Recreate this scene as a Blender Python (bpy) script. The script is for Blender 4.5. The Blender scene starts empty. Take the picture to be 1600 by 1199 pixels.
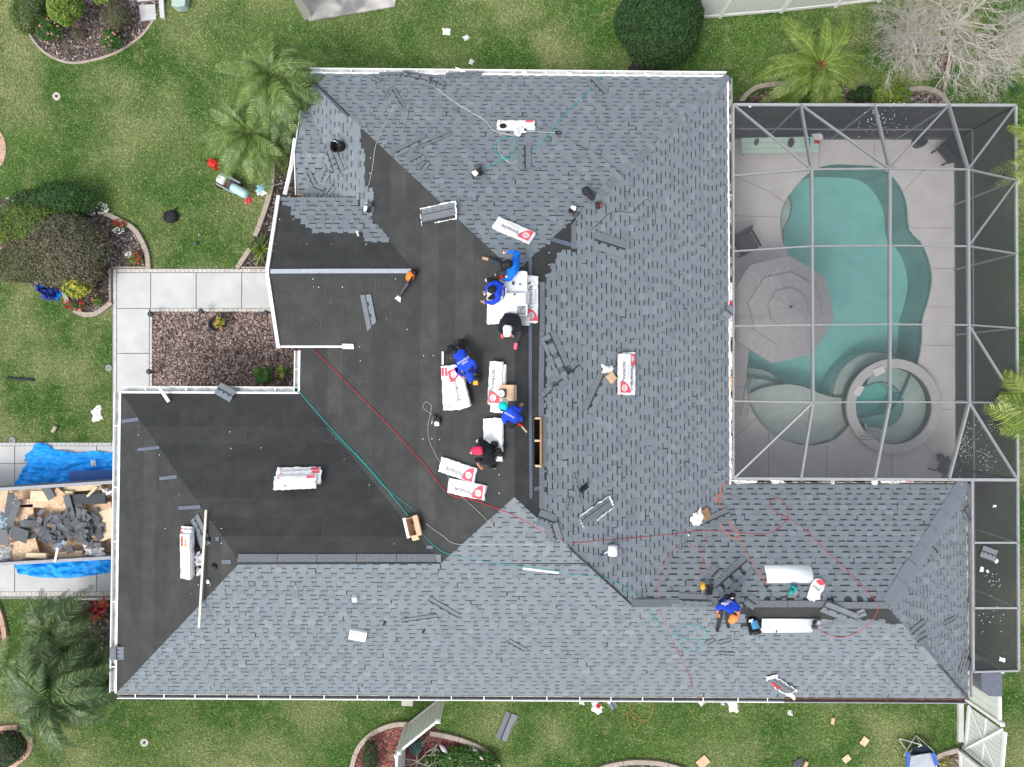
import bpy, bmesh, math, random
import numpy as np
from mathutils import Vector, Matrix, noise
from mathutils.geometry import tessellate_polygon
R = math.radians
SC = bpy.context.scene
COL = SC.collection
rnd = random.Random(7)

# ------------------------------------------------------------------ camera, world, sun, exposure
CAMH, F = 22.0, 1110.0                      # drone height in metres, focal length in photo pixels
cam = bpy.data.cameras.new('camera'); camo = bpy.data.objects.new('camera', cam); COL.objects.link(camo)
camo.location = (0, 0, CAMH); cam.sensor_width = 36; cam.lens = 36 * F / 1600
cam.clip_start = .1; cam.clip_end = 1000
SC.camera = camo
SUN_EL, SUN_AZ = 56, 222                    # azimuth clockwise from +Y (image up)
world = bpy.data.worlds.new('World'); SC.world = world; world.use_nodes = True
wn = world.node_tree; wn.nodes.clear()
sky = wn.nodes.new('ShaderNodeTexSky'); sky.sky_type = 'NISHITA'; sky.sun_disc = False
sky.sun_elevation = R(SUN_EL); sky.sun_rotation = R(SUN_AZ); sky.dust_density = 4; sky.air_density = 1.2
hs = wn.nodes.new('ShaderNodeHueSaturation'); hs.inputs['Saturation'].default_value = .42
bg = wn.nodes.new('ShaderNodeBackground'); bg.inputs['Strength'].default_value = .15
wo = wn.nodes.new('ShaderNodeOutputWorld')
wn.links.new(sky.outputs[0], hs.inputs['Color']); wn.links.new(hs.outputs[0], bg.inputs[0]); wn.links.new(bg.outputs[0], wo.inputs[0])
sl = bpy.data.lights.new('sun', 'SUN'); so = bpy.data.objects.new('sun', sl); COL.objects.link(so)
sl.energy = .62; sl.angle = R(13); sl.color = (1, .965, .91)
_d = Vector((math.sin(R(SUN_AZ)) * math.cos(R(SUN_EL)), math.cos(R(SUN_AZ)) * math.cos(R(SUN_EL)), math.sin(R(SUN_EL))))
so.rotation_euler = _d.to_track_quat('Z', 'Y').to_euler(); so.location = (0, 0, 30)
SC.view_settings.view_transform = 'Standard'; SC.view_settings.look = 'None'
SC.view_settings.exposure = 0.85; SC.view_settings.gamma = 1; SC.view_settings.use_curve_mapping = False
SC.render.engine = 'CYCLES'
SC.cycles.max_bounces = 10; SC.cycles.transparent_max_bounces = 24

# ------------------------------------------------------------------ materials
MATS = {}
def mat(name, c, rough=.8, var=.12, scale=8, bump=0, bscale=60, spec=.3, metal=0, c2=None, c2s=3, c2t=(.45, .6), tr=0):
    if name in MATS: return MATS[name]
    m = bpy.data.materials.new(name); m.use_nodes = True; nt = m.node_tree; L = nt.links; b = nt.nodes['Principled BSDF']
    b.inputs['Roughness'].default_value = rough; b.inputs['Metallic'].default_value = metal
    b.inputs['Specular IOR Level'].default_value = spec
    geo = nt.nodes.new('ShaderNodeNewGeometry')
    n = nt.nodes.new('ShaderNodeTexNoise'); n.inputs['Scale'].default_value = scale; n.inputs['Detail'].default_value = 5
    L.new(geo.outputs['Position'], n.inputs['Vector'])
    mr = nt.nodes.new('ShaderNodeMapRange'); mr.inputs[1].default_value = .3; mr.inputs[2].default_value = .7
    mr.inputs[3].default_value = 1 - var; mr.inputs[4].default_value = 1 + var
    L.new(n.outputs[0], mr.inputs[0])
    sc = nt.nodes.new('ShaderNodeVectorMath'); sc.operation = 'SCALE'; L.new(mr.outputs[0], sc.inputs['Scale'])
    if c2:
        n2 = nt.nodes.new('ShaderNodeTexNoise'); n2.inputs['Scale'].default_value = c2s; n2.inputs['Detail'].default_value = 6
        L.new(geo.outputs['Position'], n2.inputs['Vector'])
        m2 = nt.nodes.new('ShaderNodeMapRange'); m2.inputs[1].default_value = c2t[0]; m2.inputs[2].default_value = c2t[1]
        L.new(n2.outputs[0], m2.inputs[0])
        mx = nt.nodes.new('ShaderNodeMix'); mx.data_type = 'RGBA'; mx.inputs[6].default_value = (*c, 1); mx.inputs[7].default_value = (*c2, 1)
        L.new(m2.outputs[0], mx.inputs[0]); L.new(mx.outputs[2], sc.inputs[0])
    else: sc.inputs[0].default_value = c
    L.new(sc.outputs[0], b.inputs['Base Color'])
    if bump:
        n3 = nt.nodes.new('ShaderNodeTexNoise'); n3.inputs['Scale'].default_value = bscale; n3.inputs['Detail'].default_value = 4
        L.new(geo.outputs['Position'], n3.inputs['Vector'])
        bp = nt.nodes.new('ShaderNodeBump'); bp.inputs['Strength'].default_value = bump; bp.inputs['Distance'].default_value = .02
        L.new(n3.outputs[0], bp.inputs['Height']); L.new(bp.outputs[0], b.inputs['Normal'])
    if tr:
        b.inputs['Subsurface Weight'].default_value = 0
        t = nt.nodes.new('ShaderNodeBsdfTranslucent'); L.new(sc.outputs[0], t.inputs[0])
        ms = nt.nodes.new('ShaderNodeMixShader'); ms.inputs[0].default_value = tr
        L.new(b.outputs[0], ms.inputs[1]); L.new(t.outputs[0], ms.inputs[2]); L.new(ms.outputs[0], nt.nodes['Material Output'].inputs[0])
    MATS[name] = m; return m
shing = [mat('shingle_%s' % n, c, .92, .2, 90, .3, 300) for n, c in (
    ('mid', (.182, .208, .228)), ('dark', (.160, .184, .203)), ('pale', (.208, .238, .262)), ('blue', (.173, .203, .228)), ('grey', (.192, .215, .232)))]
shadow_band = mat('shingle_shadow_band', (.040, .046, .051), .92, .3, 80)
loosezone = mat('loose_nail_zone', (.165, .182, .197), .9, .5, 70, .4, 300)
nailzone = mat('shingle_nail_zone', (.150, .165, .178), .9, .5, 70, .4, 300)
under = [mat('underlayment_%d' % i, c, .7, .16, 3.2, .35, 7, spec=.26, c2=c2, c2s=1.1) for i, (c, c2) in enumerate((
    ((.038, .040, .039), (.046, .047, .045)), ((.043, .045, .043), (.053, .054, .051)), ((.034, .036, .036), (.041, .042, .041))))]
tape = mat('grey_flashing_tape', (.105, .125, .165), .45, .4, 40)
white = mat('white_painted_metal', (.80, .81, .80), .4, .04, 5)
gutm = mat('gutter_trough_grey', (.50, .53, .52), .5, .18, 6, c2=(.34, .35, .34), c2s=5)
gutrust = mat('dirty_gutter_floor', (.22, .12, .08), .9, .5, 12, c2=(.07, .065, .06), c2s=6)
gutdirt = mat('sooty_gutter_floor', (.52, .51, .48), .9, .4, 14, c2=(.07, .065, .06), c2s=5, c2t=(.45, .55))
stucco = mat('stucco_wall', (.52, .46, .38), .9, .1, 12, .3, 90)
conc = mat('pale_concrete', (.50, .51, .50), .9, .05, 2.5, .1, 60, c2=(.46, .47, .46), c2s=1.3)
conc2 = mat('tinted_concrete_border', (.50, .48, .45), .9, .15, 9, .15, 60)
joint = mat('dark_joint', (.2, .2, .19), .95, .2)
curbm = mat('tan_landscape_curb', (.36, .31, .26), .9, .15, 8, .2, 60)
curbpink = mat('pink_landscape_curb', (.46, .30, .23), .9, .15, 8, .2, 60)
alum = mat('grey_aluminium_beam', (.225, .235, .235), .4, .06, 4, spec=.5)
alumlt = mat('pale_aluminium_beam', (.30, .31, .32), .45, .1, 6)
deckm = mat('pool_deck_coating', (.60, .57, .56), .9, .06, 2, .1, 80)
coping = mat('spa_coping', (.50, .49, .48), .85, .08, 4)
plaster = mat('pool_plaster', (.62, .76, .73), .8, .06, 1.5, c2=(.56, .71, .69), c2s=2)
plast2 = mat('pool_step_plaster', (.55, .57, .53), .8, .08, 3)
tilem = mat('dark_mosaic_tile', (.07, .085, .09), .4, .4, 30)
black = mat('black_plastic', (.016, .016, .018), .5, .2, 10)
dkgrey = mat('dark_grey_plastic', (.06, .065, .07), .6, .2, 10)
steel = mat('bare_steel', (.45, .46, .47), .35, .1, metal=.7)
wrap = mat('white_plastic_wrap', (.78, .79, .79), .42, .05, 14, .35, 9)
wrapdirty = mat('used_white_plastic', (.70, .71, .71), .5, .12, 20, .5, 25)
redink = mat('red_print', (.72, .085, .12), .45, .08)
greyink = mat('grey_print', (.20, .20, .21), .5, .05)
paleink = mat('pale_grey_print', (.52, .53, .54), .5, .05)
carton = mat('brown_cardboard', (.56, .39, .25), .9, .1, 10)
cartonin = mat('cardboard_inside', (.28, .17, .09), .9, .15, 10)
wood = mat('raw_lumber', (.60, .47, .31), .85, .12, 7)
osb = mat('osb_board', (.64, .46, .31), .9, .3, 18)
osbpale = mat('pale_plywood', (.66, .54, .37), .9, .12, 10)
yellow = mat('yellow_plastic', (.72, .38, .03), .45, .1)
orange = mat('orange_plastic', (.80, .20, .03), .5, .1)
teal = mat('teal_plastic', (.01, .30, .27), .45, .1)
redp = mat('red_plastic', (.55, .02, .015), .45, .1)
bluetarp = mat('blue_tarp', (.004, .27, .80), .5, .12, 9, .4, 14, c2=(.01, .35, .92), c2s=4)
bluebag = mat('dark_blue_bag', (.025, .05, .26), .4, .3, 12, .5, 20)
mint = mat('mint_painted_board', (.50, .66, .55), .7, .06, 8)
parasol = mat('taupe_parasol_fabric', (.33, .315, .32), .9, .07, 7)
bark = mat('palm_trunk', (.14, .10, .07), .9, .3, 20, .5, 40)
mulchbase = mat('mulch_bed_soil', (.07, .052, .044), .95, .35, 14, .6, 40, c2=(.15, .115, .10), c2s=20)
soil = mat('dark_bed_soil', (.035, .032, .028), .95, .4, 12, .5, 40)

def lawn_mat(name, a, b, straw, rough=.9):
    m = bpy.data.materials.new(name); m.use_nodes = True; nt = m.node_tree; L = nt.links; p = nt.nodes['Principled BSDF']
    p.inputs['Roughness'].default_value = rough; p.inputs['Specular IOR Level'].default_value = .2
    g = nt.nodes.new('ShaderNodeNewGeometry')
    def nz(s, d, lo, hi):
        n = nt.nodes.new('ShaderNodeTexNoise'); n.inputs['Scale'].default_value = s; n.inputs['Detail'].default_value = d
        L.new(g.outputs['Position'], n.inputs['Vector'])
        r = nt.nodes.new('ShaderNodeMapRange'); r.inputs[1].default_value = lo; r.inputs[2].default_value = hi; L.new(n.outputs[0], r.inputs[0]); return r.outputs[0]
    def mix(f, x, y):
        k = nt.nodes.new('ShaderNodeMix'); k.data_type = 'RGBA'
        if isinstance(f, float): k.inputs[0].default_value = f
        else: L.new(f, k.inputs[0])
        for i, q in ((6, x), (7, y)):
            if isinstance(q, tuple): k.inputs[i].default_value = (*q, 1)
            else: L.new(q, k.inputs[i])
        return k.outputs[2]
    base = mix(nz(.55, 4, .38, .62), a, b)
    # straw patches: more towards the middle of the lawn, fewer at the east and south edge
    sep = nt.nodes.new('ShaderNodeSeparateXYZ'); L.new(g.outputs['Position'], sep.inputs[0])
    st = nt.nodes.new('ShaderNodeMath'); st.operation = 'MULTIPLY'; L.new(nz(.55, 6, .42, .64), st.inputs[0])
    at = nt.nodes.new('ShaderNodeAttribute'); at.attribute_name = 'rnd'
    big = nz(.16, 2, .36, .56); L.new(big, st.inputs[1])
    mm = nt.nodes.new('ShaderNodeMath'); mm.operation = 'MAXIMUM'; L.new(st.outputs[0], mm.inputs[0])
    s2 = nt.nodes.new('ShaderNodeMath'); s2.operation = 'MULTIPLY'; s2.inputs[1].default_value = .55; L.new(nz(2.3, 4, .5, .72), s2.inputs[0])
    L.new(s2.outputs[0], mm.inputs[1])
    dry = mix(mm.outputs[0], base, straw)
    # individual blades: some dry
    gt = nt.nodes.new('ShaderNodeMapRange'); gt.inputs[1].default_value = .80; gt.inputs[2].default_value = .9; L.new(at.outputs['Fac'], gt.inputs[0])
    gm = nt.nodes.new('ShaderNodeMath'); gm.operation = 'MULTIPLY'; gm.inputs[1].default_value = .4; L.new(gt.outputs[0], gm.inputs[0])
    dry = mix(gm.outputs[0], dry, tuple(x * 1.05 for x in straw))
    br = nt.nodes.new('ShaderNodeMapRange'); br.inputs[3].default_value = .72; br.inputs[4].default_value = 1.3
    rb = nt.nodes.new('ShaderNodeMapRange'); rb.inputs[3].default_value = .55; rb.inputs[4].default_value = 1.42; L.new(at.outputs['Fac'], rb.inputs[0])
    bm_ = nt.nodes.new('ShaderNodeMath'); bm_.operation = 'MULTIPLY'; L.new(rb.outputs[0], bm_.inputs[0]); L.new(br.outputs[0], bm_.inputs[1])
    L.new(nz(22, 3, .3, .7), br.inputs[0])
    sc = nt.nodes.new('ShaderNodeVectorMath'); sc.operation = 'SCALE'; L.new(dry, sc.inputs[0]); L.new(bm_.outputs[0], sc.inputs['Scale'])
    L.new(sc.outputs[0], p.inputs['Base Color'])
    MATS[name] = m; return m
grassm = lawn_mat('lawn_grass', (.066, .150, .027), (.105, .195, .043), (.265, .30, .125))

def screen_mat(name, keep, col):
    m = bpy.data.materials.new(name); m.use_nodes = True; nt = m.node_tree; L = nt.links
    b = nt.nodes['Principled BSDF']; b.inputs['Base Color'].default_value = (*col, 1); b.inputs['Roughness'].default_value = .8
    t = nt.nodes.new('ShaderNodeBsdfTransparent'); ms = nt.nodes.new('ShaderNodeMixShader')
    ms.inputs[0].default_value = 1 - keep
    L.new(t.outputs[0], ms.inputs[1]); L.new(b.outputs[0], ms.inputs[2]); L.new(ms.outputs[0], nt.nodes['Material Output'].inputs[0])
    MATS[name] = m; return m
screenm = screen_mat('insect_screen', .67, (.075, .08, .085))
screenw = screen_mat('insect_screen_wall', .22, (.03, .035, .04))
water = bpy.data.materials.new('pool_water'); water.use_nodes = True
nt = water.node_tree; nt.nodes.remove(nt.nodes['Principled BSDF'])
tb = nt.nodes.new('ShaderNodeBsdfTransparent'); gb = nt.nodes.new('ShaderNodeBsdfGlossy'); gb.inputs['Roughness'].default_value = .06
fr = nt.nodes.new('ShaderNodeFresnel'); fr.inputs[0].default_value = 1.33
nw = nt.nodes.new('ShaderNodeTexNoise'); nw.inputs['Scale'].default_value = 5; gw = nt.nodes.new('ShaderNodeNewGeometry')
nt.links.new(gw.outputs['Position'], nw.inputs['Vector'])
bw = nt.nodes.new('ShaderNodeBump'); bw.inputs['Strength'].default_value = .15; nt.links.new(nw.outputs[0], bw.inputs['Height'])
nt.links.new(bw.outputs[0], gb.inputs['Normal']); nt.links.new(bw.outputs[0], fr.inputs['Normal'])
ms = nt.nodes.new('ShaderNodeMixShader'); nt.links.new(fr.outputs[0], ms.inputs[0]); nt.links.new(tb.outputs[0], ms.inputs[1]); nt.links.new(gb.outputs[0], ms.inputs[2])
nt.links.new(ms.outputs[0], nt.nodes['Material Output'].inputs[0])
va = nt.nodes.new('ShaderNodeVolumeAbsorption'); va.inputs['Color'].default_value = (.10, .78, .75, 1); va.inputs['Density'].default_value = .35
nt.links.new(va.outputs[0], nt.nodes['Material Output'].inputs['Volume'])

# ------------------------------------------------------------------ mesh helpers
class MB:
    def __init__(s): s.v = []; s.f = []; s.m = []; s.k = 0
    def mi(s, k): s.k = k; return s
    def add(s, vs, fs, k=None):
        o = len(s.v); s.v += [tuple(p) for p in vs]; s.f += [tuple(i + o for i in f) for f in fs]; s.m += [s.k if k is None else k] * len(fs)
    def box(s, c, d, M=None, k=None, taper=1):
        x, y, z = (q / 2 for q in d); vs = []
        for dz in (-z, z):
            t = taper if dz > 0 else 1
            for dx, dy in ((-x, -y), (x, -y), (x, y), (-x, y)): vs.append(Vector((dx * t, dy * t, dz)))
        if M is not None: vs = [M @ q for q in vs]
        vs = [q + Vector(c) for q in vs]
        s.add(vs, [(3, 2, 1, 0), (4, 5, 6, 7), (0, 1, 5, 4), (1, 2, 6, 5), (2, 3, 7, 6), (3, 0, 4, 7)], k); return s
    def prism(s, top, dz, k=None, ks=None):
        n = len(top); bot = [Vector(p) - Vector((0, 0, dz)) for p in top]
        s.add([Vector(p) for p in top], [tuple(range(n))], k)
        s.add(list(top) + bot, [(i, i + n, (i + 1) % n + n, (i + 1) % n) for i in range(n)], ks if ks is not None else k); return s
    def tube(s, path, r, n=6, k=None, cap=True):
        path = [Vector(p) for p in path]; m = len(path); rs = r if isinstance(r, (list, tuple)) else [r] * m
        vs = []; up = Vector((0, 0, 1))
        for i, p in enumerate(path):
            t = (path[min(i + 1, m - 1)] - path[max(i - 1, 0)])
            t = t.normalized() if t.length > 1e-9 else Vector((0, 0, 1))
            a = t.cross(up)
            if a.length < .05: a = t.cross(Vector((1, 0, 0)))
            a.normalize(); b = a.cross(t)
            for j in range(n):
                q = 2 * math.pi * j / n; vs.append(p + (a * math.cos(q) + b * math.sin(q)) * rs[i])
        fs = [(i * n + j, i * n + (j + 1) % n, (i + 1) * n + (j + 1) % n, (i + 1) * n + j) for i in range(m - 1) for j in range(n)]
        if cap: fs += [tuple(range(n - 1, -1, -1)), tuple((m - 1) * n + j for j in range(n))]
        s.add(vs, fs, k); return s
    def lathe(s, prof, n=16, c=(0, 0, 0), M=None, k=None):
        vs = []
        for r, z in prof:
            for j in range(n):
                q = 2 * math.pi * j / n; p = Vector((r * math.cos(q), r * math.sin(q), z)); vs.append((M @ p if M is not None else p) + Vector(c))
        m = len(prof)
        fs = [(i * n + j, i * n + (j + 1) % n, (i + 1) * n + (j + 1) % n, (i + 1) * n + j) for i in range(m - 1) for j in range(n)]
        fs += [tuple(range(n - 1, -1, -1)), tuple((m - 1) * n + j for j in range(n))]
        s.add(vs, fs, k); return s
    def ball(s, c, d, n=10, M=None, k=None, jit=0):
        prof = []; m = max(4, n // 2 + 1)
        vs = []; r0 = random.Random(int(1000 * (c[0] + c[1] * 3)))
        for i in range(m + 1):
            a = math.pi * i / m
            for j in range(n):
                q = 2 * math.pi * j / n; w = 1 + (r0.uniform(-jit, jit) if jit else 0)
                p = Vector((d[0] / 2 * math.sin(a) * math.cos(q) * w, d[1] / 2 * math.sin(a) * math.sin(q) * w, d[2] / 2 * -math.cos(a) * w))
                vs.append((M @ p if M is not None else p) + Vector(c))
        s.add(vs, [(i * n + j, i * n + (j + 1) % n, (i + 1) * n + (j + 1) % n, (i + 1) * n + j) for i in range(m) for j in range(n)], k); return s
    def build(s, name, mats, parent=None, smooth=False, M=None):
        me = bpy.data.meshes.new(name); me.from_pydata(s.v, [], s.f)
        if not isinstance(mats, (list, tuple)): mats = [mats]
        for m in mats: me.materials.append(m)
        if len(mats) > 1: me.polygons.foreach_set('material_index', s.m)
        if smooth: me.polygons.foreach_set('use_smooth', [True] * len(s.f))
        me.update()
        return link(name, me, parent, M)
def link(name, me, parent=None, M=None):
    o = bpy.data.objects.new(name, me); COL.objects.link(o)
    if parent: o.parent = parent
    if M is not None: o.matrix_local = M
    return o
def tag(o, label, cat, group=None, kind=None):
    if label: o['label'] = label
    if cat: o['category'] = cat
    if group: o['group'] = group
    if kind: o['kind'] = kind
    return o
def thing(name, label, cat, M=None, group=None):
    o = bpy.data.objects.new(name, None); COL.objects.link(o); o.empty_display_size = .2
    if M is not None: o.matrix_world = M if isinstance(M, Matrix) else Matrix.Translation(M)
    return tag(o, label, cat, group)
def struct(name, mb, m, kind='structure', smooth=False):
    o = mb.build(name, m, smooth=smooth); o['kind'] = kind; return o
def bevel(o, w=.01, seg=1):
    md = o.modifiers.new('bevel', 'BEVEL'); md.width = w; md.segments = seg; md.limit_method = 'ANGLE'; return o
def rz(a): return Matrix.Rotation(a, 3, 'Z')

# ------------------------------------------------------------------ photo pixel -> point of the place
def P(u, v, z=0.0):
    k = (CAMH - z) / F
    return Vector(((u - 800) * k, (599.5 - v) * k, z))
ZE, PI_ = 2.6, .5
def plane(p0, p1, z=ZE, pitch=PI_, inside=None):
    p0 = Vector(p0); p1 = Vector(p1); t = (p1 - p0).to_2d().normalized(); n = Vector((-t.y, t.x))
    if (Vector(inside).to_2d() - p0.to_2d()).dot(n) < 0: n = -n
    return (n.x * pitch, n.y * pitch, z - pitch * n.dot(p0.to_2d()), n, t, p0.to_2d(), pitch)
def zat(pl, x, y): return pl[0] * x + pl[1] * y + pl[2]
def tri(A, B, C):
    M = Matrix(((A[0] - B[0], A[1] - B[1]), (A[0] - C[0], A[1] - C[1]))); r = M.inverted() @ Vector((B[2] - A[2], C[2] - A[2]))
    return Vector((r.x, r.y, zat(A, r.x, r.y)))
def corner(A, B, z):     # point of two planes at height z
    M = Matrix(((A[0], A[1]), (B[0], B[1]))); r = M.inverted() @ Vector((z - A[2], z - B[2])); return Vector((r.x, r.y, z))
mid = (0, 0, 0)
pA = plane(P(478, 115, ZE), P(1138, 121, ZE), inside=mid)
pB = plane(P(1136, 121, ZE), P(1140, 755, ZE), inside=mid)
pC = plane(P(474, 115, ZE), P(468, 607, ZE), inside=mid)
pD = plane(P(178, 1083, ZE), P(1517, 1091, ZE), inside=mid)
pE = plane(P(187, 614, ZE), P(468, 615, ZE), inside=(-5, -3, 0))
pW = plane(P(189, 614, ZE), P(182, 1080, ZE), inside=(-5, -3, 0))
pF = plane(P(1140, 757, ZE), P(1508, 757, ZE), inside=(8, -5, 0))
pI = plane(P(1508, 757, ZE), P(1512, 1090, ZE), inside=(8, -5, 0))
NW, NE = corner(pA, pC, ZE), corner(pA, pB, ZE)
BF, FE, SE = corner(pB, pF, ZE), corner(pF, pI, ZE), corner(pI, pD, ZE)
SW, GNW, CE = corner(pW, pD, ZE), corner(pW, pE, ZE), corner(pC, pE, ZE)
AN, AS = tri(pA, pB, pC), tri(pB, pC, pD)
VT, WE = tri(pB, pF, pD), tri(pF, pI, pD)
GR, GW = tri(pC, pD, pE), tri(pW, pD, pE)
# raised entry gable and the small gable north of it
PS, PK, PN = P(438, 541, 3.4), P(420.5, 425, 4.28), P(438, 309, 3.4)
RX = -2.3
pGs = plane(PS, (RX, PS.y, 3.4), 3.4, (PK.z - 3.4) / (PK.y - PS.y), inside=(-4, PK.y, 0))
pGn = plane(PN, (RX, PN.y, 3.4), 3.4, (PK.z - 3.4) / (PN.y - PK.y), inside=(-4, PK.y, 0))
HS, HK, HN = P(463, 303, 2.72), P(461, 240, 3.02), P(472, 165, 2.66)
pHs = plane(HS, (-4, HS.y, 2.72), 2.72, (HK.z - 2.72) / (HK.y - HS.y), inside=(-5, HK.y, 0))
pHn = plane(HN, (-4, HN.y, 2.66), 2.66, (HK.z - 2.66) / (HN.y - HK.y), inside=(-5, HK.y, 0))
def roofz(x, y):
    z = -1
    for pls in ((pA, pB, pC, pD), (pE, pW, pD), (pF, pI, pD)):
        q = min(zat(p, x, y) for p in pls)
        if pls[0] is pE and x > GR.x + .6: continue
        if pls[0] is pF and x < VT.x - .3: continue
        z = max(z, q)
    gx = PS.x if y < PK.y else PS.x
    if -6.6 < x < RX and PS.y - .02 < y < PN.y + .02 and x > PK.x - .25:
        z = max(z, min(zat(pGs, x, y), zat(pGn, x, y)))
    if HK.x - .05 < x < -4.4 and HS.y < y < HN.y: z = max(z, min(zat(pHs, x, y), zat(pHn, x, y)))
    return z if z > ZE - .12 else -1
def J(u, v, h=0.0):          # point h above the roof (or the lawn) seen at pixel u, v
    z = 4.0
    for _ in range(9):
        p = P(u, v, z); q = roofz(p.x, p.y)
        z = (q if q > 0 else 0) + h
        if q < 0 and _ > 4: break
    return P(u, v, z)
def normal_at(x, y):
    e = .12; z0 = roofz(x, y)
    if z0 < 0: return Vector((0, 0, 1))
    def g(dx, dy):
        a, b = roofz(x + dx, y + dy), roofz(x - dx, y - dy)
        if a > 0 and b > 0: return (a - b) / (2 * e)
        if a > 0: return (a - z0) / e
        return (z0 - b) / e
    return Vector((-g(e, 0), -g(0, e), 1)).normalized()
def frame(u, v, ang=0, h=0.0, z=None):   # matrix sitting on the surface, x axis along image angle ang
    if z is None: o = J(u, v, h); n = normal_at(o.x, o.y)
    else: o = P(u, v, z + h); n = Vector((0, 0, 1))
    d = Vector((math.cos(R(ang)), math.sin(R(ang)), 0)); x = (d - n * d.dot(n)).normalized(); y = n.cross(x)
    return Matrix(((x.x, y.x, n.x, o.x), (x.y, y.y, n.y, o.y), (x.z, y.z, n.z, o.z), (0, 0, 0, 1)))
def smoothpath(pts, step=6, closed=False):
    pts = [Vector(p) for p in pts]; out = []; n = len(pts)
    for i in range(n if closed else n - 1):
        p0 = pts[(i - 1) % n] if closed or i > 0 else pts[0]; p1 = pts[i]; p2 = pts[(i + 1) % n]
        p3 = pts[(i + 2) % n] if closed or i + 2 < n else pts[-1]
        for k in range(step):
            t = k / step
            out.append(.5 * ((2 * p1) + (p2 - p0) * t + (2 * p0 - 5 * p1 + 4 * p2 - p3) * t * t + (3 * p1 - p0 - 3 * p2 + p3) * t ** 3))
    if not closed: out.append(pts[-1])
    return out
def clip(poly, conv):        # Sutherland-Hodgman in plan
    out = [Vector(p) for p in poly]; n = len(conv)
    ar = sum(conv[i].x * conv[(i + 1) % n].y - conv[(i + 1) % n].x * conv[i].y for i in range(n))
    sg = 1 if ar > 0 else -1
    for i in range(n):
        a, b = conv[i], conv[(i + 1) % n]; e = b - a; inp = out; out = []
        if not inp: return []
        def sd(p): return sg * (e.x * (p.y - a.y) - e.y * (p.x - a.x))
        for j in range(len(inp)):
            p, q = inp[j], inp[(j + 1) % len(inp)]; dp, dq = sd(p), sd(q)
            if dp >= 0: out.append(p)
            if (dp > 0) != (dq > 0) and abs(dp - dq) > 1e-12 and (dp >= 0 or dq >= 0):
                if dp * dq < 0: out.append(p + (q - p) * (dp / (dp - dq)))
    return out if len(out) > 2 else []
def inpoly(x, y, poly):
    c = False; n = len(poly)
    for i in range(n):
        x1, y1 = poly[i][0], poly[i][1]; x2, y2 = poly[(i + 1) % n][0], poly[(i + 1) % n][1]
        if (y1 > y) != (y2 > y) and x < (x2 - x1) * (y - y1) / (y2 - y1) + x1: c = not c
    return c

# ------------------------------------------------------------------ the house
house = thing('house', 'large single storey house with hip roof half covered in grey shingles, half in black underlayment', 'house', (0, 0, 0))
def slab(pts, name='roof_deck'):
    mb = MB(); mb.prism(pts, .16, 0, 1)
    mb.add([Vector(p) - Vector((0, 0, .16)) for p in pts], [tuple(range(len(pts) - 1, -1, -1))], 1)
    o = mb.build(name, [under[2], wood], house); return o
def ccw(pts):
    a = sum(pts[i][0] * pts[(i + 1) % len(pts)][1] - pts[(i + 1) % len(pts)][0] * pts[i][1] for i in range(len(pts)))
    return pts if a > 0 else pts[::-1]
polyA = ccw([NW, NE, AN]); polyB = ccw([NE, BF, VT, AS, AN]); polyC = ccw([NW, AN, AS, GR, CE])
polyD = ccw([SW, GW, GR, AS, VT, WE, SE]); polyE = ccw([GNW, CE, GR, GW]); polyW = ccw([GNW, GW, SW])
polyF = ccw([BF, VT, WE, FE]); polyI = ccw([FE, WE, SE])
for pl in (polyA, polyC, polyD, polyE, polyW, polyF, polyI): slab(pl)
# east plane of the main roof is built with the open ridge vent slot cut through it
s0, s1 = J(835, 654), J(846, 728)
def bpt(x, y): return Vector((x, y, zat(pB, x, y)))
for pl in ([bpt(AS.x, AS.y), VT, BF, NE, bpt(AN.x, AN.y)],):
    conv = ccw([Vector(p) for p in pl]); BIG = 30
    strips = [(-BIG, s0.x, -BIG, BIG), (s1.x, BIG, -BIG, BIG), (s0.x, s1.x, s0.y, BIG), (s0.x, s1.x, -BIG, s1.y)]
    for (xa, xb, ya, yb) in strips:
        q = clip([Vector((xa, ya, 0)), Vector((xb, ya, 0)), Vector((xb, yb, 0)), Vector((xa, yb, 0))], [c.to_2d().to_3d() for c in conv])
        if q: slab([bpt(p.x, p.y) for p in ccw(q)])
mb = MB(); zc = s0.z - .17
mb.box(((s0.x + s1.x) / 2, (s0.y + s1.y) / 2, zc - .45), (s1.x - s0.x + .1, abs(s1.y - s0.y) + .1, .02), k=0)
for f in (.0, .47, 1):
    mb.box(((s0.x + s1.x) / 2, s0.y + (s1.y - s0.y) * f, zc + .06), (s1.x - s0.x, .045, .2), k=1)
mb.box((s1.x - .02, (s0.y + s1.y) / 2, zc + .08), (.035, abs(s1.y - s0.y), .24), k=2)
mb.build('ridge_opening', [black, wood, mat('cut_plywood_edge', (.42, .20, .08), .9)], house)
# porch gable and small gable slabs
def zG(x, y): return min(zat(pGs, x, y), zat(pGn, x, y))
gs = ccw([PS, Vector((RX - 1.2, PS.y, 3.4)), Vector((RX, PK.y, PK.z)), PK]); gn = ccw([PK, Vector((RX, PK.y, PK.z)), Vector((RX - 1.2, PN.y, 3.4)), PN])
slab(gs); slab(gn)
hs_ = ccw([HS, Vector((-4.7, HS.y, 2.72)), Vector((-4.4, HK.y, HK.z)), HK]); hn_ = ccw([HK, Vector((-4.4, HK.y, HK.z)), Vector((-4.7, HN.y, 2.66)), HN])
slab(hs_); slab(hn_)

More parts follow.
